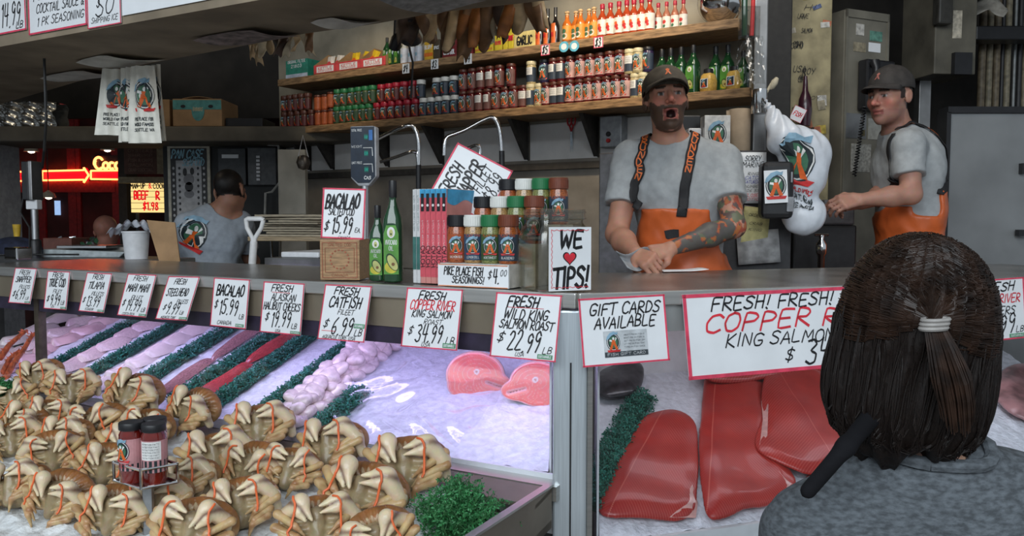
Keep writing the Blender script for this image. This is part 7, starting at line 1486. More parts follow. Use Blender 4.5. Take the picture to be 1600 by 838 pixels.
# strands combed to the tie, and loose ones below
b = MB(); rs = random.Random(4)
def hproj(pts, off): return project(hair_f, pts, off, 4)
tl = (tieP - hcw) @ HdW
for k in range(800):
    a0 = rs.uniform(-1.95, 1.95); fy = rs.uniform(-.06, .02)
    st = V3((.092 * math.sin(a0), fy, .030 + .10 * math.cos(a0))); q = [st + (tl - st) * t + V3((.03 * math.sin(a0) * math.sin(t * 3.14), .05 * math.sin(t * 3.14), .05 * math.cos(a0) * math.sin(t * 3.14))) for t in np.linspace(0, 1, 22)]
    Q = hproj([HdW @ v + hcw for v in q], rs.uniform(.0002, .0016)); b.tube([Vector(v.tolist()) - w5.org for v in Q], [.0007] * 21 + [.0004], 4)
obj('combed_strands', b, HAIR2, hr_o); b = MB()
for k in range(420):
    a0 = rs.uniform(-2.3, 2.3); z0 = rs.uniform(-.02, .03); q = [V3((.10 * math.sin(a0 + .04 * t), .02 + .098 * math.cos(a0 + .04 * t), z0 + (-.15 - z0 + rs.uniform(-.003, .006)) * t)) for t in np.linspace(0, 1, 16)]
    Q = hproj([HdW @ v + hcw for v in q], rs.uniform(.0003, .002)); b.tube([Vector(v.tolist()) - w5.org for v in Q], [.0010] * 15 + [.0005], 4)
obj('loose_strands', b, HAIR, hr_o)
b = MB(); tp_ = Vector(tieP.tolist())
for k in range(130):
    a, r = rs.uniform(0, 6.28), rs.uniform(0, 1) ** .5; ox, oz = math.cos(a) * r, math.sin(a) * r; pts = []
    for t in np.linspace(0, 1, 8): w = .009 + .022 * min(1, t * 1.6) * (1 - .5 * t); pts.append(tp_ + Vector((ox * w + .030 * t - .003, -.005 - .014 * math.sin(t * 2.6) + oz * w * .4, .006 - .115 * t + .004 * rs.uniform(-1, 1) * t + .02 * oz * t)) - w5.org)
    b.tube(pts, [.0012] * 7 + [.0006], 4)
obj('ponytail', b, HAIR2, hr_o)
b = MB(); Mt = Matrix.Translation(tp_ + Vector((0, -.006, .0)) - w5.org) @ Matrix.Rotation(R(12), 4, 'Y')
for k in range(3): b.tube([Mt @ Vector((.014 * math.cos(w), .011 * math.sin(w), -.005 + .005 * k + .004 * math.cos(w))) for w in [6.283 * i / 18 for i in range(19)]], .0028, 6)
obj('hair_tie', b, mat('hair_tie_grey', (.35, .33, .31), .5), hr_o, smooth=True)
# collar and black strap
ring = [V3(J5['neck']) + HdW @ V3((.075 * math.sin(a), .068 * math.cos(a) + .0, .004)) for a in np.linspace(0, 6.283, 36)]
b = MB(); Q = project(w5.shirt, ring, .004, 3); b.tube([Vector(q.tolist()) - w5.org for q in Q], .009, 8, cap=False); obj('collar', b, GREYSW, w5.root, smooth=True)
so = V3(w5.org); s0, s1, s2 = V3(p_(1372, 640, 1.0)), V3(p_(1322, 698, .955)), V3(p_(1262, 768, .945))
sobj('black_strap', lambda P: smin(s_cone(P, s0, s1, .013, .0105), s_cone(P, s1, s2, .0105, .0095), .01), np.minimum(s0, s2) - .03, np.maximum(s0, s2) + .03, .004, mat('black_strap_cloth', (.008, .008, .010), .9, spec=.2), w5.root, so)

# ---------------------------------------------------------------- big bunch of white carrier bags hanging at the post
BAGW = mat('carrier_white', (.66, .70, .76), .35, vary=.04, coat=.15)
bt, bc1, bc2, bc3 = [V3(p_(*q)) for q in ((1197, 158, 3.30), (1256, 266, 3.25), (1258, 238, 3.25), (1256, 335, 3.26))]
gb = thing('bag_bunch', 'big bunch of white carrier bags with a round emblem hanging by the pole', 'bags', bt)
def bagf(P):
    d = s_cone(P, bt, V3(p_(1225, 215, 3.24)), .012, .075); d = smin(d, s_ell(P, bc1, (.104, .07, .13)), .05); d = smin(d, s_ell(P, bc2, (.10, .065, .10)), .04); d2 = s_ell(P, bc3, (.095, .065, .088)); d = smin(d, d2, .03)
    q = P - bt; ang = np.arctan2(q[:, 0] - .05, -q[:, 2] + .02); return d - .007 * np.sin(ang * 17 + 4 * nz3(P, 9)) * np.exp(-np.linalg.norm(q, axis=1) * 3) - .010 * np.abs(nz3(P, 11, 3)) - .004 * np.abs(nz3(P * V3((1.5, 1, .7)), 30, 5)) + .008
sobj('bags_body', bagf, bt - V3((.1, .2, .62)), bt + V3((.36, .2, .06)), .006, BAGW, gb, bt)
b2 = MB(); A_ = R(-8)
def emb(x, y, l=0): return (1249 + x * math.cos(A_) - y * math.sin(A_), 249 - (x * math.sin(A_) + y * math.cos(A_)), l)
emblem(b2, emb, 0, 0, 80, 0); 
for k, s in enumerate(('WORLD FAMOUS', 'SEATTLE WA', 'PIKE PLACE FISH')): letter(b2, s, emb, 14 + 3 * k, -52 - 9 * k, 5.5, 46, m=1 if k else 5, slant=0, wt=.16, lay=2)
Q = project(bagf, [p_(v[0], v[1], 3.13) for v in b2.V], .003, 8); N_ = grad(bagf, Q, .008); b = MB(); b.V = [tuple(q + n * .0007 * v[2] - bt) for q, n, v in zip(Q, N_, b2.V)]; b.F = b2.F; b.I = b2.I; obj('print', b, EMB, gb)
b = MB(); b.tube([(0, 0, -.01), (-.01, .05, .03), (-.02, .12, .03)], .005, 6); obj('hook', b, STEELD, gb)
# ================================================================== FISH, CRABS, GREENS
WET = dict(coat=.6)
# ---- garnish strips of green plastic parsley
def tuft_mesh(L_, wid, hgt, n, seed, up=None):
    rr = random.Random(seed); b = MB()
    b.box((0, L_ / 2, .006), (wid * .8, L_, .012), 1)
    for k in range(n):
        y = rr.uniform(0, L_); x = rr.gauss(0, wid * .30); x = max(-wid * .55, min(wid * .55, x)); z = hgt * rr.uniform(.35, 1) * (1 - (x / (wid * .75)) ** 2); a = rr.uniform(0, 6.28); tl = rr.uniform(-.6, .6); s = rr.uniform(.006, .011)
        M = Matrix.Translation((x, y, z)) @ Euler((tl, rr.uniform(-.6, .6), a)).to_matrix().to_4x4()
        for q in range(3):
            w = q * 2.09; c, sn = math.cos(w), math.sin(w)
            b.add([M @ Vector((0, 0, -.003)), M @ Vector((s * .9 * c - s * .38 * sn, s * .9 * sn + s * .38 * c, .003)), M @ Vector((s * 1.25 * c, s * 1.25 * sn, .001)), M @ Vector((s * .9 * c + s * .38 * sn, s * .9 * sn - s * .38 * c, .003))], [(0, 1, 2, 3)], 0 if rr.random() < .6 else 2)
    return b
GA = mat('garnish_green', (.025, .17, .11), .45, vary=.2, scale=60); GB = mat('garnish_base', (.01, .06, .04), .6); GC = mat('garnish_teal', (.04, .24, .18), .45, vary=.2, scale=60)
slope = math.atan2(BZ1 - BZ0, BB1 - BB0)
def on_bed(a, bb, lift=.004): return FL.M(a, bb, bedz(bb) + lift) @ Matrix.Rotation(slope, 4, 'X')
gs_ = [((125, 557), .05, .60, .035), ((176, 572), .05, .60, .040), ((305, 553), .05, .60, .075), ((372, 568), .05, .60, .070), ((432, 570), .05, .60, .066), ((494, 588), .05, .60, .070), ((556, 627), .04, .26, .075)]
for i, (px, b0, b1, w) in enumerate(gs_):
    a, bb, z = bed_hit(*px); L_ = (b1 - b0); o = obj('garnish_strip', tuft_mesh(L_, w, .042, int(L_ * 1900), 40 + i), [GA, GB, GC], mw=on_bed(a, b0))
    tag(o, 'green plastic parsley strip on the left ice bed, %s from the left' % ORD[i + 1] if i < 6 else 'short green plastic parsley strip in front of the pale catfish pieces', 'garnish', 'garnish strips on the left ice bed')
# ---- white fillets, shingled in rows
FW1 = mat('pale_pink_fillet', (.72, .55, .52), .28, vary=.10, scale=22, stretch=(30, 6, 10), bump=.12, bscale=60, **WET); FW2 = mat('pinkish_fillet', (.66, .44, .42), .28, vary=.14, scale=18, bump=.12, bscale=60, **WET); FW3 = mat('white_fillet', (.76, .64, .60), .28, vary=.08, scale=18, bump=.12, bscale=60, **WET)
def fillet_mesh(w, L_, h, seed):
    rr = random.Random(seed); b = MB(); p1, p2 = rr.uniform(0, 6), rr.uniform(0, 6)
    def f(u, v, top):
        t = (u - .5) * 2; y = v * L_; ww = w / 2 * (math.sin(min(1, v * 1.6 + .12) * math.pi / 2) * (1 - .45 * v ** 3)) * (1 + .06 * math.sin(v * 7 + p1)); e = (1 - abs(t) ** 2.6) * min(1, v * 7, (1 - v) * 7) ** .5
        z = (h * e * (1 + .15 * math.sin(v * 9 + p2) * math.cos(t * 3)) - .005 * math.exp(-(t * 9) ** 2) * e) if top else 0
        return Vector((t * ww + .006 * math.sin(v * 4 + p1), y, z + .002))
    b.grid(lambda u, v: f(u, v, 1), 18, 18); b.grid(lambda u, v: f(u, v, 0), 18, 18); return b
rows = [((8, 545), 'pale fillet at the far left of the ice bed', FW3, 6, .095, 'fillets at the far left of the bed'), ((50, 548), 'pale fillet left of the case mullion', FW1, 6, .09, 'fillets by the mullion'), ((98, 540), 'pinkish fillet in the row right of the case mullion', FW2, 7, .088, 'pinkish fillets right of the mullion'), ((160, 552), 'pale pink fillet in the second row right of the mullion', FW1, 7, .098, 'pale pink fillets, second row'), ((232, 562), 'white fillet in the row beside the thick green strip', FW3, 7, .105, 'white fillets beside the green strip')]
for px, lab, m, n, w, grp in rows:
    a, bb, z = bed_hit(*px); root = None
    for k in range(n):
        b0 = .045 + .50 * k / (n - 1)
        if root is None or k == 3: o = obj('fish_fillet', fillet_mesh(w, .165, .036, k + int(px[0])), m, smooth=True); root = o
        else: o = root.copy(); C.objects.link(o)
        o.matrix_world = on_bed(a + random.uniform(-.006, .006), b0 - .03, .006 + .010) @ Matrix.Rotation(R(random.uniform(-8, 8)), 4, 'Z') @ Matrix.Rotation(R(-11), 4, 'X')
        tag(o, '%s, %s from the front' % (lab, ORD[k + 1]), 'fish fillet', grp)
# long dark strips between the garnish
for px, lab, c, w, n in (((343, 560), 'brownish pink fillet lying between two green strips', (.42, .20, .20), .055, 2), ((402, 564), 'dark red fillet lying between two green strips', (.48, .055, .060), .060, 2)):
    a, bb, z = bed_hit(*px)
    for k in range(n):
        o = obj('fish_fillet', fillet_mesh(w, .30, .026, 90 + k + px[0]), mat('strip_%d' % px[0], c, .22, vary=.2, scale=20, stretch=(40, 6, 10), **WET), smooth=True, mw=on_bed(a, .05 + .26 * k, .006 + .004 * k)); tag(o, '%s, %s' % (lab, ('nearer the glass', 'farther back')[k]), 'fish fillet')
# clear glassy ice/film strip beside, catfish pieces
a0, b0_, _ = bed_hit(545, 592); NUG = []
for v in range(3):
    rs_ = [RNG.uniform(-.012, .012, 3) for _ in range(4)]; 
    NUG.append(sobj('catfish_piece', lambda P, rs_=rs_: smins([s_ell(P, (r[0] * 1.4, r[1] * 1.4, abs(r[2]) * .5), (.020, .017, .014)) for r in rs_], .012) - .0015 * nz3(P, 160, 2), V3((-.05, -.05, -.04)), V3((.05, .05, .05)), .0035, mat('catfish_pale', (.76, .62, .60), .22, vary=.12, scale=40, **WET)))
n = 0
for lay in range(3):
    for i in range(12 - 2 * lay):
        for j in range(3 - (lay > 1)):
            bb = .05 + .53 * (i + .5 * lay) / 12 + random.uniform(-.01, .01); aa = a0 - .052 + .042 * (j + .5 * (lay > 0)) + random.uniform(-.008, .008)
            if lay and j == 2: continue
            o = NUG[n % 3] if n < 3 else NUG[n % 3].copy()
            if n >= 3: C.objects.link(o)
            o.matrix_world = on_bed(aa, bb, .016 + .022 * lay) @ Euler((random.uniform(-.5, .5), random.uniform(-.5, .5), random.uniform(0, 6))).to_matrix().to_4x4() @ Matrix.Diagonal((1.15, 1.15, 1.1, 1)); n += 1
            tag(o, 'small pale catfish piece in the heaped row behind the catfish price card', 'fish piece', 'heaped pale catfish pieces')
# crab legs at the far left
KC = mat('king_crab_orange', (.62, .13, .05), .35, vary=.25, scale=60, bump=.3, bscale=120)
for i, P in enumerate(([(5, 600), (20, 570), (38, 545), (50, 525), (66, 516)], [(0, 560), (14, 540), (32, 524), (42, 517)], [(0, 592), (16, 560), (30, 548)])):
    pts = [FL.hit(x, y, .055) for x, y in P]; c = pts[0].copy(); b = MB(); n = len(pts)
    b.tube([p - c for p in pts], [.013 * (1 - .55 * k / (n - 1)) for k in range(n)], 10)
    rr = random.Random(i)
    for k in range(26): t = rr.uniform(0, n - 1.01); q = pts[int(t)].lerp(pts[int(t) + 1], t % 1) - c; w = rr.uniform(0, 6.28); d = Vector((math.cos(w), -.5, math.sin(w))).normalized(); b.tube([q + d * .007, q + d * .02], [.003, .0006], 5)
    tag(obj('king_crab_piece', b, KC, loc=c, smooth=True), 'long orange spiny crab leg at the far left behind the glass, %s' % ('the lower long one', 'the upper one', 'the short one between')[i], 'crab leg', 'orange crab legs')
# ---- salmon steaks
def steak(lab, px, Y_off, w, h, rz, flip=1):
    P0 = FL.hit(px[0], px[1], Y_off); Fm = Matrix.Translation(P0) @ Matrix.Rotation(rz, 4, 'Z') @ Matrix.Rotation(R(-14), 4, 'X') @ Matrix.Diagonal((flip, 1, 1, 1)); t = thing('salmon_steak', lab, 'salmon steak', mw=Fm, group='salmon steaks on the ice')
    def d2(P):
        x, z = P[:, 0] / w, P[:, 2] / h; e = np.sqrt(((x + .05) / .46) ** 2 + ((z - .02) / .47) ** 2) - 1; fl = np.sqrt(((x - .27) / .27) ** 2 + ((z + .17) / .22) ** 2) - 1; fl2 = np.sqrt(((x + .10) / .36) ** 2 + ((z + .24) / .24) ** 2) - 1
        d = smin(smin(e, fl, .25), fl2, .25) * min(w, h) * .4; slit = s_cone(P * V3((1, 0, 1)), (.14 * w, 0, -.12 * h), (.40 * w, 0, -.22 * h), .0003, .0010); return smax(d, -slit, .003)
    def f(P): d = d2(P); q = np.stack([np.maximum(d + .008, 0), np.maximum(np.abs(P[:, 1]) - .017 + .008, 0)], 1); return np.linalg.norm(q, axis=1) + np.minimum(np.maximum(d + .008, np.abs(P[:, 1]) - .009), 0) - .008
    def col(P):
        d = d2(P); c = np.tile(V3((.90, .20, .16)), (len(P), 1)); ln = np.sin(d * 620 + 2 * np.arctan2(P[:, 2], P[:, 0])) > .90; c[ln] = V3((.90, .36, .30)); c[d > -.0055] = V3((.88, .48, .42)); c[np.abs(P[:, 1]) < .010] = np.where((d > -.006)[np.abs(P[:, 1]) < .010][:, None], V3((.30, .28, .30)), c[np.abs(P[:, 1]) < .010])
        bone = np.linalg.norm(P[:, [0, 2]] - V3((-.02 * w, .08 * h)), axis=1); c[bone < .009] = V3((.80, .62, .58)); c[bone < .004] = V3((.55, .22, .18)); return c
    sobj('flesh', f, V3((-.6 * w, -.04, -.6 * h)), V3((.62 * w, .04, .6 * h)), .0026, attr_mat('salmon_flesh', .25, .1, 0, coat=.6), t, (0, 0, 0), col)
    return t
steak('bright pink salmon steak with a pale bone, standing on the ice, left of the two', (748, 588), .36, .205, .160, R(-8)); steak('pink salmon steak on the ice partly behind the steel post', (836, 600), .33, .190, .140, R(-14), -1)
b = MB(); q = on_bed(bed_hit(800, 650)[0] + .02, .17)
# clear plastic film over the ice
FILM = glass_mat('cling_film', (.95, .95, .97), .06, 1.0, 1.6)
A0_, _, _ = bed_hit(600, 560); A1_, _, _ = bed_hit(760, 660)
def film(u, v): 
    a = A0_ + (A1_ - A0_) * u; bb = .035 + .5 * v; cr = (.007 + .010 * math.exp(-((u - .25) * 4) ** 2)) * math.sin(u * 23 + 6 * math.sin(v * 7)) + .003 * math.sin(v * 31 + u * 17) + .02 * math.exp(-((u - .45 - .3 * (1 - v)) * 5) ** 2)
    return Vector((a, bb, bedz(bb) + .03 + cr))
b = MB(); b.grid(film, 60, 50); tag(obj('plastic_film', b, FILM, smooth=True, loc=(FL.o.x, FL.o.y, 0), rot=(0, 0, FL.ang)), 'clear crumpled plastic film draped over the ice left of the salmon steaks', 'plastic film')
# ---- right case: salmon fillets
def salmon_mat():
    m = bpy.data.materials.new('salmon_side'); m.use_nodes = True; n = m.node_tree; b = n.nodes['Principled BSDF']; L = n.links.new
    tc = n.nodes.new('ShaderNodeTexCoord'); sx = n.nodes.new('ShaderNodeSeparateXYZ'); L(tc.outputs['Object'], sx.inputs[0])
    nz = n.nodes.new('ShaderNodeTexNoise'); nz.inputs['Scale'].default_value = 14; L(tc.outputs['Object'], nz.inputs['Vector'])
    def M(op, a, b_=None, c=None):
        q = n.nodes.new('ShaderNodeMath'); q.operation = op
        for i, v in enumerate((a, b_, c)):
            if v is None: continue
            if isinstance(v, (int, float)): q.inputs[i].default_value = v
            else: L(v, q.inputs[i])
        return q.outputs[0]
    ab = M('ABSOLUTE', sx.outputs[0]); ph = M('ADD', M('ADD', M('MULTIPLY', ab, 1.1), sx.outputs[1]), M('MULTIPLY', nz.outputs[0], .010)); st = M('POWER', M('MULTIPLY_ADD', M('SINE', M('MULTIPLY', ph, 560)), .5, .5), 5)
    vis = M('MULTIPLY', st, M('MULTIPLY', M('GREATER_THAN', ab, .004), M('MINIMUM', M('MULTIPLY', ab, 6), .26)))
    cl = M('MULTIPLY', M('LESS_THAN', ab, .0016), M('MULTIPLY_ADD', M('SINE', M('MULTIPLY', sx.outputs[1], 1100)), .25, .35)); fac = M('MAXIMUM', vis, cl)
    m0 = n.nodes.new('ShaderNodeMix'); m0.data_type = 'RGBA'; m0.inputs[6].default_value = (.28, .008, .008, 1); m0.inputs[7].default_value = (.50, .028, .018, 1); L(nz.outputs[0], m0.inputs[0])
    mx = n.nodes.new('ShaderNodeMix'); mx.data_type = 'RGBA'; L(fac, mx.inputs[0]); L(m0.outputs[2], mx.inputs[6]); mx.inputs[7].default_value = (.80, .26, .18, 1); L(mx.outputs[2], b.inputs['Base Color'])
    b.inputs['Roughness'].default_value = .36; b.inputs['Coat Weight'].default_value = .15; return m
SALM = salmon_mat(); PINKM = mat('salmon_belly_pale', (.70, .38, .34), .3, vary=.1, scale=40, coat=.4)
def side(name, lab, poly, spine, lift, th, m=SALM, amp=.006, belly=None):
    W3 = [bedR_hit(x, y, lift) for x, y in poly]; s0, s1 = bedR_hit(*spine[0], lift), bedR_hit(*spine[1], lift); yv = (s1 - s0).normalized(); zv = NR; xv = yv.cross(zv).normalized()
    Mx = Matrix(((xv.x, yv.x, zv.x, s0.x), (xv.y, yv.y, zv.y, s0.y), (xv.z, yv.z, zv.z, s0.z), (0, 0, 0, 1))); iv = Mx.inverted(); Q = np.array([(iv @ p)[:2] for p in W3], dtype=np.float32)
    # smooth the outline
    for _ in range(2): Q = np.stack([Q * .75 + np.roll(Q, -1, 0) * .25, Q * .25 + np.roll(Q, -1, 0) * .75], 1).reshape(-1, 2)
    nq = len(Q)
    def d2(p):
        dm = np.full(len(p), 1e9, dtype=np.float32); ins = np.zeros(len(p), dtype=bool)
        for i in range(nq):
            a, c = Q[i], Q[(i + 1) % nq]; e = c - a; w = p - a; t = np.clip((w @ e) / max(float(e @ e), 1e-12), 0, 1); dm = np.minimum(dm, ((w - t[:, None] * e) ** 2).sum(1))
            cnd = (a[1] > p[:, 1]) != (c[1] > p[:, 1]); xi = (c[0] - a[0]) * (p[:, 1] - a[1]) / (c[1] - a[1] + 1e-12) + a[0]; ins ^= cnd & (p[:, 0] < xi)
        return np.where(ins, -1, 1) * np.sqrt(dm)
    def f(P):
        d = d2(P[:, :2]); hgt = th * (.35 + .65 * np.clip(-d / .04, 0, 1) ** .6); zc = P[:, 2] - amp * np.sin(P[:, 0] * 22 + P[:, 1] * 9) - amp * .5 * np.sin(P[:, 1] * 31 - P[:, 0] * 13) - amp; q = np.maximum(zc - hgt, -zc); return smax(d, q, .008)
    lo = Q.min(0) - .012; hi = Q.max(0) + .012; t = thing(name, lab, 'salmon fillet', mw=Mx)
    sobj('flesh', f, V3((lo[0], lo[1], -.012)), V3((hi[0], hi[1], th + .03)), .0042, m, t, (0, 0, 0), None, 2)
    if belly:
        Wb = [iv @ bedR_hit(x, y, lift) for x, y in belly]; b = MB(); c = sum(Wb, Vector()) / len(Wb)
        P3 = [Vector((v.x, v.y, 0)) for v in [c] + Wb]; zz = []
        def ztop(v):
            g = np.array([[v.x, v.y, z] for z in np.linspace(th + .025, 0, 60)], dtype=np.float32); ff = f(g); k = np.argmax(ff < 0); return float(g[k, 2]) + .0012 if (ff < 0).any() else .01
        n_ = len(Wb); ringp = []
        for fr in (.35, .7, 1.0): ringp.append([Vector((*(c.lerp(v, fr)).xy, 0)) for v in Wb])
        V_ = [Vector((c.x, c.y, ztop(c)))] + [Vector((v.x, v.y, ztop(v))) for rg in ringp for v in rg]; F_ = [(0, 1 + i, 1 + (i + 1) % n_) for i in range(n_)] + [(1 + r * n_ + i, 1 + (r + 1) * n_ + i, 1 + (r + 1) * n_ + (i + 1) % n_, 1 + r * n_ + (i + 1) % n_) for r in range(2) for i in range(n_)]
        b.add(V_, F_); obj('belly_patch', b, PINKM, t, smooth=True)
    return t
side('salmon_fillet', 'red salmon fillet with a narrow top lying nearest the green garnish', [(1012, 648), (1050, 640), (1084, 660), (1091, 700), (1090, 760), (1086, 818), (1010, 818), (932, 814), (936, 780), (970, 715), (994, 668)], ((952, 806), (1030, 656)), .006, .024, belly=[(1080, 765), (1089, 790), (1086, 814), (1044, 816)])
side('salmon_fillet', 'long red salmon fillet reaching from the price card to the ice, in the middle', [(1100, 575), (1190, 575), (1200, 650), (1196, 700), (1232, 740), (1248, 768), (1200, 796), (1165, 800), (1135, 818), (1100, 818), (1092, 760), (1088, 700), (1095, 640)], ((1102, 806), (1115, 600)), .010, .026, belly=[(1212, 748), (1245, 766), (1222, 790), (1226, 770)])
side('salmon_fillet', 'salmon fillet with a pale scale-like edge lying on top, beside the woman', [(1195, 580), (1262, 575), (1300, 600), (1330, 650), (1345, 705), (1325, 738), (1270, 748), (1225, 735), (1180, 712), (1176, 690), (1190, 655), (1186, 620)], ((1300, 730), (1215, 590)), .036, .022, amp=.004, belly=[(1188, 630), (1198, 640), (1196, 690), (1184, 704), (1190, 662)])
side('salmon_fillet', 'red salmon fillet partly hidden by the woman, lying lowest by her shoulder', [(1250, 740), (1330, 720), (1440, 700), (1450, 790), (1400, 815), (1300, 805), (1262, 790)], ((1270, 780), (1430, 720)), .008, .022)
side('salmon_fillet', 'dark red fillet folded over at the top behind the large price card', [(1085, 560), (1140, 540), (1230, 540), (1300, 560), (1290, 600), (1200, 592), (1150, 606), (1095, 600)], ((1090, 580), (1290, 570)), .040, .026, amp=.004)
side('salmon_fillet', 'pale pink fillet at the right edge beyond the woman', [(1545, 590), (1600, 570), (1680, 580), (1680, 668), (1600, 668), (1556, 640)], ((1556, 650), (1640, 590)), .01, .026, m=mat('tail_dark_pink', (.40, .20, .20), .3, vary=.3, scale=14, coat=.4))
sobj_dark = side('fish_piece', 'dark grey skinned fish piece at the upper left of the right case', [(925, 590), (960, 570), (1004, 575), (1006, 605), (985, 628), (935, 632)], ((930, 615), (1000, 590)), .012, .03, m=mat('fish_skin_dark', (.035, .032, .038), .3, vary=.3, scale=40, coat=.5))
P = bedR_hit(925, 800); gl = (bedR_hit(1003, 640) - P); L_ = gl.length + .06; yv = gl.normalized(); xv = yv.cross(NR).normalized(); Mx = Matrix(((xv.x, yv.x, NR.x, P.x), (xv.y, yv.y, NR.y, P.y), (xv.z, yv.z, NR.z, P.z), (0, 0, 0, 1)))
tag(obj('garnish_strip', tuft_mesh(L_, .085, .042, int(L_ * 2600), 77), [GA, GB, GC], mw=Mx @ Matrix.Translation((-.015, 0, .003))), 'wide green plastic parsley strip beside the first salmon fillet, right case', 'garnish')

# ---- crabs
CRM = attr_mat('crab_shell', .42, .05, .25, 160, .45, .25)
def crab_parts(seed):
    rr = random.Random(seed); parts = []
    cr, og, tan_, red = V3((.84, .68, .45)), V3((.30, .12, .035)), V3((.40, .26, .11)), V3((.45, .08, .03))
    def carap(P):
        d = s_ell(P, (0, .030, .078), (.092, .034, .060)); d = smax(d, -s_ell(P, (0, -.02, .05), (.080, .045, .060)), .012); ang = np.arctan2(P[:, 2] - .06, P[:, 0]); return d - .0022 * np.sin(ang * 26) * (P[:, 1] < .02) - .0016 * nz3(P, 130, seed)
    def ccol(P): n = nz3(P, 70, seed)[:, None]; t = np.clip((P[:, 2:3] - .03) / .09, 0, 1); c = tan_ * (1 - t) + og * t; c = c * (1 + .35 * n); c[P[:, 1] < .004] = c[P[:, 1] < .004] * .5 + cr * .4; return c
    parts.append(('carapace', carap, ccol, (-.11, -.03, 0), (.11, .08, .15)))
    def belly(P):
        d = s_ell(P, (0, .012, .052), (.070, .036, .052)); d = smin(d, s_cone(P, (0, -.018, .012), (0, -.026, .080), .016, .020), .015)
        for sx in (-1, 1):
            for k in range(3): d = smin(d, s_ell(P, (sx * .034, -.018, .028 + .020 * k), (.026, .014, .010)), .006)
        return d - .0012 * nz3(P, 140, seed + 1)
    def bcol(P): n = nz3(P, 60, seed + 2)[:, None]; c = np.tile(V3((.44, .33, .18)), (len(P), 1)) * (1 + .25 * n); k = np.exp(-(P[:, 0] / .018) ** 2)[:, None]; return c * (1 - .25 * k)
    parts.append(('belly', belly, bcol, (-.09, -.06, -.01), (.09, .06, .13)))
    for s, mode in ((-1, 0), (1, 1)):
        if mode == 0: pa, pb, pc, pd = (s * .070, -.012, .088), (s * .036, -.046, .108), (s * .012, -.058, .062), (s * .026, -.056, .060)
        else: pa, pb, pc, pd = (s * .086, -.020, .070), (s * .056, -.046, .104), (s * .006, -.058, .092), (s * .008, -.060, .076)
        mid = tuple((V3(pb) * .62 + V3(pc) * .38 + V3((s * .004, 0, .006))).tolist()); mid2 = tuple((V3(pb) * .62 + V3(pd) * .38 + V3((s * .008, 0, -.006))).tolist())
        def claw(P, pa=pa, pb=pb, pc=pc, pd=pd, mid=mid, mid2=mid2):
            d = s_cone(P, pa, pb, .017, .0205); f1 = smin(s_cone(P, pb, mid, .016, .0125), s_cone(P, mid, pc, .0125, .004), .01); f2 = smin(s_cone(P, pb, mid2, .016, .0115), s_cone(P, mid2, pd, .0115, .0035), .01); d = smin(smin(d, smin(f1, f2, .0015), .008), s_cone(P, pa, (pa[0] * 1.0, .015, pa[2] - .03), .015, .013), .012); return d
        def lcol(P, pc=pc, pd=pd, pb=pb, mid=mid, mid2=mid2, pa=pa):
            n = nz3(P, 80, seed + 3)[:, None]; c = np.tile(cr, (len(P), 1)) * (1 + .12 * n); a1 = s_cone(P, mid, pc, 0, 0); a2 = s_cone(P, mid2, pd, 0, 0); gap = np.exp(-((a1 - a2) / .0042) ** 2) * np.clip((np.linalg.norm(P - V3(pb), axis=1) - .014) / .008, 0, 1); c = c * (1 - .85 * gap[:, None]) + V3((.10, .012, .008)) * .85 * gap[:, None]
            bt = np.exp(-(np.linalg.norm(P - V3(pa), axis=1) / .022) ** 2)[:, None]; return c * (1 - .5 * bt) + og * .5 * bt
        l = np.minimum(np.minimum(pa, pb), np.minimum(pc, pd)) - .035; h = np.maximum(np.maximum(pa, pb), np.maximum(pc, pd)) + .035; l[2] -= .03; h[1] += .02
        parts.append(('claw', claw, lcol, l, h))
        for k in range(4):
            z0 = .070 - .017 * k; out = .090 + .012 * (k == 1) - .006 * k; q0 = V3((s * .045, .0, z0)); q1 = V3((s * out, -.022 - .004 * k, z0 + .016 - .006 * k)); q2 = V3((s * (.050 - .004 * k), -.044 - .003 * k, z0 - .020)); q3 = V3((s * (.022 + rr.uniform(-.004, .006)), -.040, z0 - .040 - .003 * k))
            rr_ = rr.uniform(-.005, .005); q1[2] += rr_; q2[2] += rr_
            def leg(P, q0=q0, q1=q1, q2=q2, q3=q3): S_ = V3((1, 1, 1)); return smin(smin(s_cone(P, q0, q1, .010, .0105), s_cone(P, q1, q2, .0105, .0085), .004), s_cone(P, q2, q3, .0078, .0028), .003)
            def gcol(P, q1=q1, q2=q2, q3=q3): n = nz3(P, 90, seed + 4)[:, None]; c = np.tile(V3((.62, .43, .21)), (len(P), 1)) * (1 + .15 * n); j = np.exp(-(np.minimum(np.linalg.norm(P - q1, axis=1), np.linalg.norm(P - q2, axis=1)) / .010) ** 2)[:, None]; c = c * (1 - .55 * j) + red * .55 * j; e = np.clip(nz3(P * V3((1, 1, 2)), 70, seed + 6)[:, None] * 2, 0, 1); return c * (1 - .6 * e) + og * .6 * e
            l = np.minimum(np.minimum(q0, q1), np.minimum(q2, q3)) - .016; h = np.maximum(np.maximum(q0, q1), np.maximum(q2, q3)) + .016; parts.append(('leg', leg, gcol, l, h))
    return parts
BAND = mat('orange_rubber_band', (.80, .16, .05), .45, vary=.1)
CRABS = []
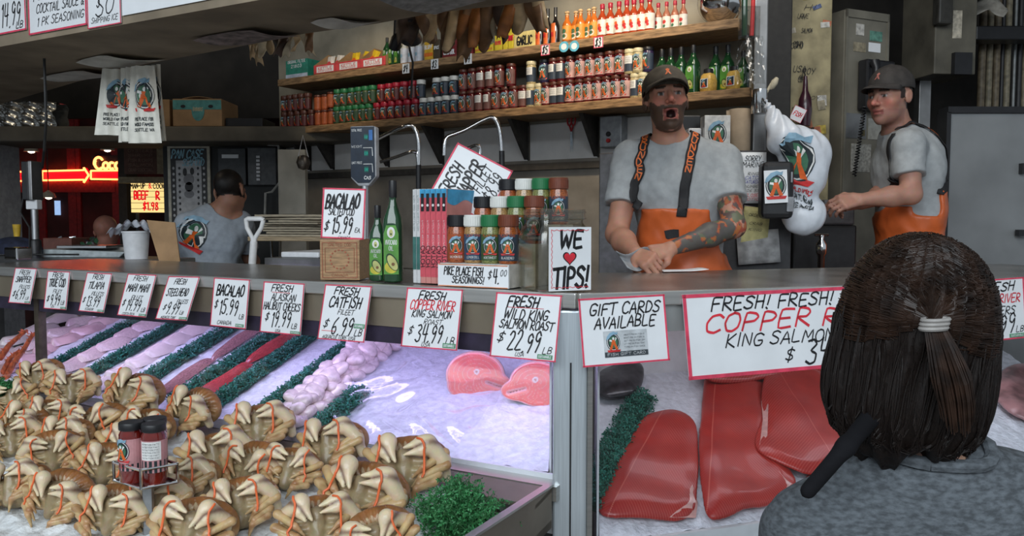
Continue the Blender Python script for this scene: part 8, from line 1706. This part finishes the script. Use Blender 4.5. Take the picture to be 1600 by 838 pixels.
for sd in (1, 2):
    t = thing('crab', None, 'crab'); allf = []
    for nm, f, col, lo, hi in crab_parts(sd): sobj(nm, f, lo, hi, .0034 if nm != 'leg' else .003, CRM, t, (0, 0, 0), col); allf.append(f)
    uni = lambda P, F=allf: np.min(np.stack([f(P) for f in F]), 0)
    for pts in ([(-.060, -.06, .125), (-.056, -.075, .10), (-.064, -.075, .07), (-.074, -.07, .04), (-.07, -.06, .02)], [(.030, -.08, .118), (.045, -.085, .110), (.060, -.085, .085), (.062, -.08, .055), (.058, -.075, .02)]):
        dense = [V3(pts[i]) * (1 - u) + V3(pts[i + 1]) * u for i in range(len(pts) - 1) for u in np.linspace(0, 1, 6)[:5]]; Q = project(uni, dense, .0022, 5); b = MB(); b.tube([Vector(q.tolist()) for q in Q], .0027, 6); obj('rubber_band', b, BAND, t, smooth=True)
    CRABS.append(t)
boxes = [(28, 94, 565, 605, 'b'), (73, 153, 581, 628, 'b'), (-6, 46, 598, 645, 'b'), (43, 105, 620, 676, 'm'), (163, 255, 583, 640, 'b'), (103, 199, 630, 693, 'm'), (254, 345, 602, 672, 'b'), (-10, 46, 655, 712, 'm'), (46, 119, 675, 735, 'm'), (196, 262, 634, 700, 'm'), (121, 213, 692, 760, 'm'), (352, 460, 628, 700, 'b'),
         (277, 394, 672, 748, 'm'), (-12, 57, 715, 798, 'f'), (48, 133, 730, 818, 'f'), (250, 330, 708, 788, 'm'), (316, 436, 740, 830, 'f'), (132, 224, 752, 842, 'f'), (409, 500, 690, 772, 'm'), (236, 370, 780, 866, 'f'), (459, 574, 654, 732, 'b'), (566, 704, 682, 768, 'b'), (494, 640, 725, 812, 'm'), (430, 562, 772, 860, 'f'), (540, 640, 800, 880, 'f'), (0, 70, 628, 690, 'm'), (150, 250, 660, 735, 'm'), (340, 450, 690, 770, 'm'), (200, 290, 740, 820, 'm'), (60, 140, 650, 710, 'm')]
wordrow = {'b': 'back row against the glass', 'm': 'middle of the pile', 'f': 'front of the pile by the ice'}
order = {k: sorted([i for i, q in enumerate(boxes) if q[4] == k], key=lambda i: boxes[i][0] + boxes[i][1]) for k in 'bmf'}
bpy.context.view_layer.update()
for i, (x0, x1, y0, y1, rw) in enumerate(boxes):
    cx, cy = (x0 + x1) / 2, (y0 + y1) / 2; d = ray(cx, cy)
    best = min(np.linspace(1.3, 3.2, 400), key=lambda Y: abs((CAM + d * float(Y / d.y)).z - (trayz(min(T0, (CAM + d * float(Y / d.y) - FL.o).dot(FL.n))) + .058)))
    P = CAM + d * float(best / d.y); bb = (P - FL.o).dot(FL.n)
    if bb > -.085: 
        P = on_plane(cx, cy, FL.p(0, -.085, 0), FL.n)
    sc = (x1 - x0) * P.y / FPX / .195; sc = min(1.2, max(.82, sc)); v = i % 2; o = CRABS[v] if i < 2 else copy_tree(CRABS[v])
    rz = FL.ang * .6 + math.atan2(-P.x, P.y) * .5 + R(random.uniform(-24, 24)); tilt = R(random.uniform(-34, -14))
    M = Matrix.Translation(P) @ Matrix.Rotation(rz, 4, 'Z') @ Matrix.Rotation(tilt, 4, 'X') @ Matrix.Rotation(R(random.uniform(-16, 16)), 4, 'Y') @ Matrix.Diagonal((sc * (-1 if random.random() < .35 else 1), sc, sc, 1)) @ Matrix.Translation((0, .01, -.066))
    o.matrix_world = M; k = order[rw].index(i) + 1
    o['label'] = 'cream banded crab, %s from the left, %s' % (ORD[k], wordrow[rw]); o['group'] = 'banded crabs piled on the ice'

# ---- jar stand in the crabs
YJ = 1.75; kk = YJ / FPX; c = at(231, 752, YJ)
js = thing('jar_stand', 'small steel stand with a wire basket holding sauce jars among the crabs', 'stand', (c.x, c.y, .86)); zr = c.z - .86
b = MB(); b.box((0, 0, zr / 2), (.022, .014, zr)); obj('post', b, mat('stand_steel', (.40, .41, .42), .35, .9), js, bevel=.002)
b = MB(); b.box((0, 0, .004), (.10, .10, .008)); obj('foot_plate', b, STEEL, js)
rg = [Vector(v) for v in ((-.072, -.006, 0), (.014, -.062, 0), (.074, -.018, 0), (-.008, .045, 0))]
for nm, dz in (('lower_ring', .004), ('upper_ring', .044)):
    b = MB()
    for i in range(4): b.tube([rg[i] + Vector((0, 0, zr + dz)), rg[(i + 1) % 4] + Vector((0, 0, zr + dz))], .0034, 8)
    obj(nm, b, CHROME, js, smooth=True)
for i in range(4): b = MB(); b.tube([rg[i] + Vector((0, 0, zr + .002)), rg[i] + Vector((0, 0, zr + .047))], .0034, 8); obj('corner_wire', b, CHROME, js, smooth=True)
b = MB(); b.add([rg[i] + Vector((0, 0, zr)) for i in range(4)] + [rg[i] + Vector((0, 0, zr + .002)) for i in range(4)], [(3, 2, 1, 0), (4, 5, 6, 7), (0, 1, 5, 4), (1, 2, 6, 5), (2, 3, 7, 6), (3, 0, 4, 7)]); obj('basket_floor', b, STEEL, js)
LB1 = mat('label_rose', (.52, .26, .27), .4)
def cj(back):
    t = thing('cocktail_sauce_jar', None, 'jar'); r, h = .0258, .134
    b = MB(); b.lathe([(r * .9, 0), (r, .004), (r, .108), (r * .86, .116), (r * .86, .119)], 24); obj('jar_body', b, mat('cocktail_red_glass', (.16, .012, .008), .1, vary=.2, coat=.8), t, smooth=True)
    b = MB(); b.lathe([(r * .98, .118), (r * 1.0, .12), (r * 1.0, .132), (r * .95, .134)], 24); obj('lid', b, BLACKP, t, smooth=True)
    b = MB(); wrap(b, r, .030, .100, -r * 2.0, r * 2.0, 0, n=18)
    if back:
        wrap(b, r, .058, .098, -r * .85, r * .85, 2, 1)
        for k in range(6): letter(b, 'NUTRITION FACTS'[:15 - k % 3], cmap(r, 0), 0, .093 - .006 * k, .0035, r * 1.4, m=3, slant=0, lay=3)
        wrap(b, r, .030, .056, -r * 2, r * 2, 3, 1)
    else:
        wrap(b, r, .030, .046, -r * 2, r * 2, 3, 1); emblem(b, cmap(r, 0), -.004, .074, .046, 2); letter(b, 'COCKTAIL', cmap(r, 0), 0, .041, .008, r * 1.7, m=7, slant=0, lay=3)
    obj('label', b, [LB1, E_RED] + EMB, t); return t
j1 = cj(False); j2 = cj(True); j3 = copy_tree(j1)
for o, x, y, rz, lab in ((j1, -.030, -.008, -18, 'dark red sauce jar with the round emblem, left in the wire stand'), (j2, .026, -.022, 6, 'dark red sauce jar showing its white facts panel, right in the wire stand'), (j3, .006, .027, -10, 'dark red sauce jar at the back of the wire stand, between the other two')):
    o.location = (c.x + x, c.y + y, c.z + .0025); o.rotation_euler = (0, 0, R(rz)); o['label'] = lab; o['group'] = 'sauce jars in the wire stand'
# ---- parsley bush
def bush(lab, px, Y, rad, n, seed, flat=1.0):
    rr = random.Random(seed); P = at(px[0], px[1], Y); t = thing('parsley_bunch', lab, 'parsley', P); bs = MB(); bl = MB()
    for k in range(n):
        a = rr.uniform(0, 6.28); el = rr.uniform(-.15, 1.45); L_ = rad * rr.uniform(.6, 1.05); d = Vector((math.cos(a) * math.cos(el) * 1.15, math.sin(a) * math.cos(el) * .8, math.sin(el) * flat)); pts = [Vector((0, 0, -.03)) + d * L_ * s + Vector((0, 0, -.25 * rad * s * s * (1 - math.sin(max(el, 0))))) for s in (0, .3, .6, .85, 1)]
        bs.tube(pts, [.0016, .0014, .0012, .001, .0006], 5)
        for q in range(16):
            s = rr.uniform(.35, 1); i = min(int(s * 4), 3); p = pts[i].lerp(pts[i + 1], s * 4 - i); e = Euler((rr.uniform(0, 6), rr.uniform(0, 6), rr.uniform(0, 6))).to_matrix(); tip = p + e @ Vector((rr.uniform(.010, .020), 0, 0)); bs.tube([p, tip], [.0008, .0006], 3, cap=False)
            for w in range(4):
                u = e @ Euler((0, rr.uniform(-1, 1), w * 1.5 + rr.uniform(-.4, .4))).to_matrix(); l = rr.uniform(.006, .012); bl.add([tip, tip + u @ Vector((l * .6, l * .25, 0)), tip + u @ Vector((l, 0, .001)), tip + u @ Vector((l * .6, -l * .25, 0))], [(0, 1, 2, 3)], w % 2)
    obj('stems', bs, mat('parsley_stem', (.06, .20, .07), .5), t); obj('leaves', bl, [mat('parsley_leaf', (.035, .20, .06), .5, vary=.25, scale=50), mat('parsley_leaf_light', (.07, .30, .11), .5, vary=.2, scale=50)], t); return t
bush('fresh green bushy parsley bunch beside the crabs at the tray corner', (722, 812), 1.80, .125, 130, 9); bush('small dark green parsley bunch among the crabs at the left edge', (6, 606), 2.75, .06, 40, 12)
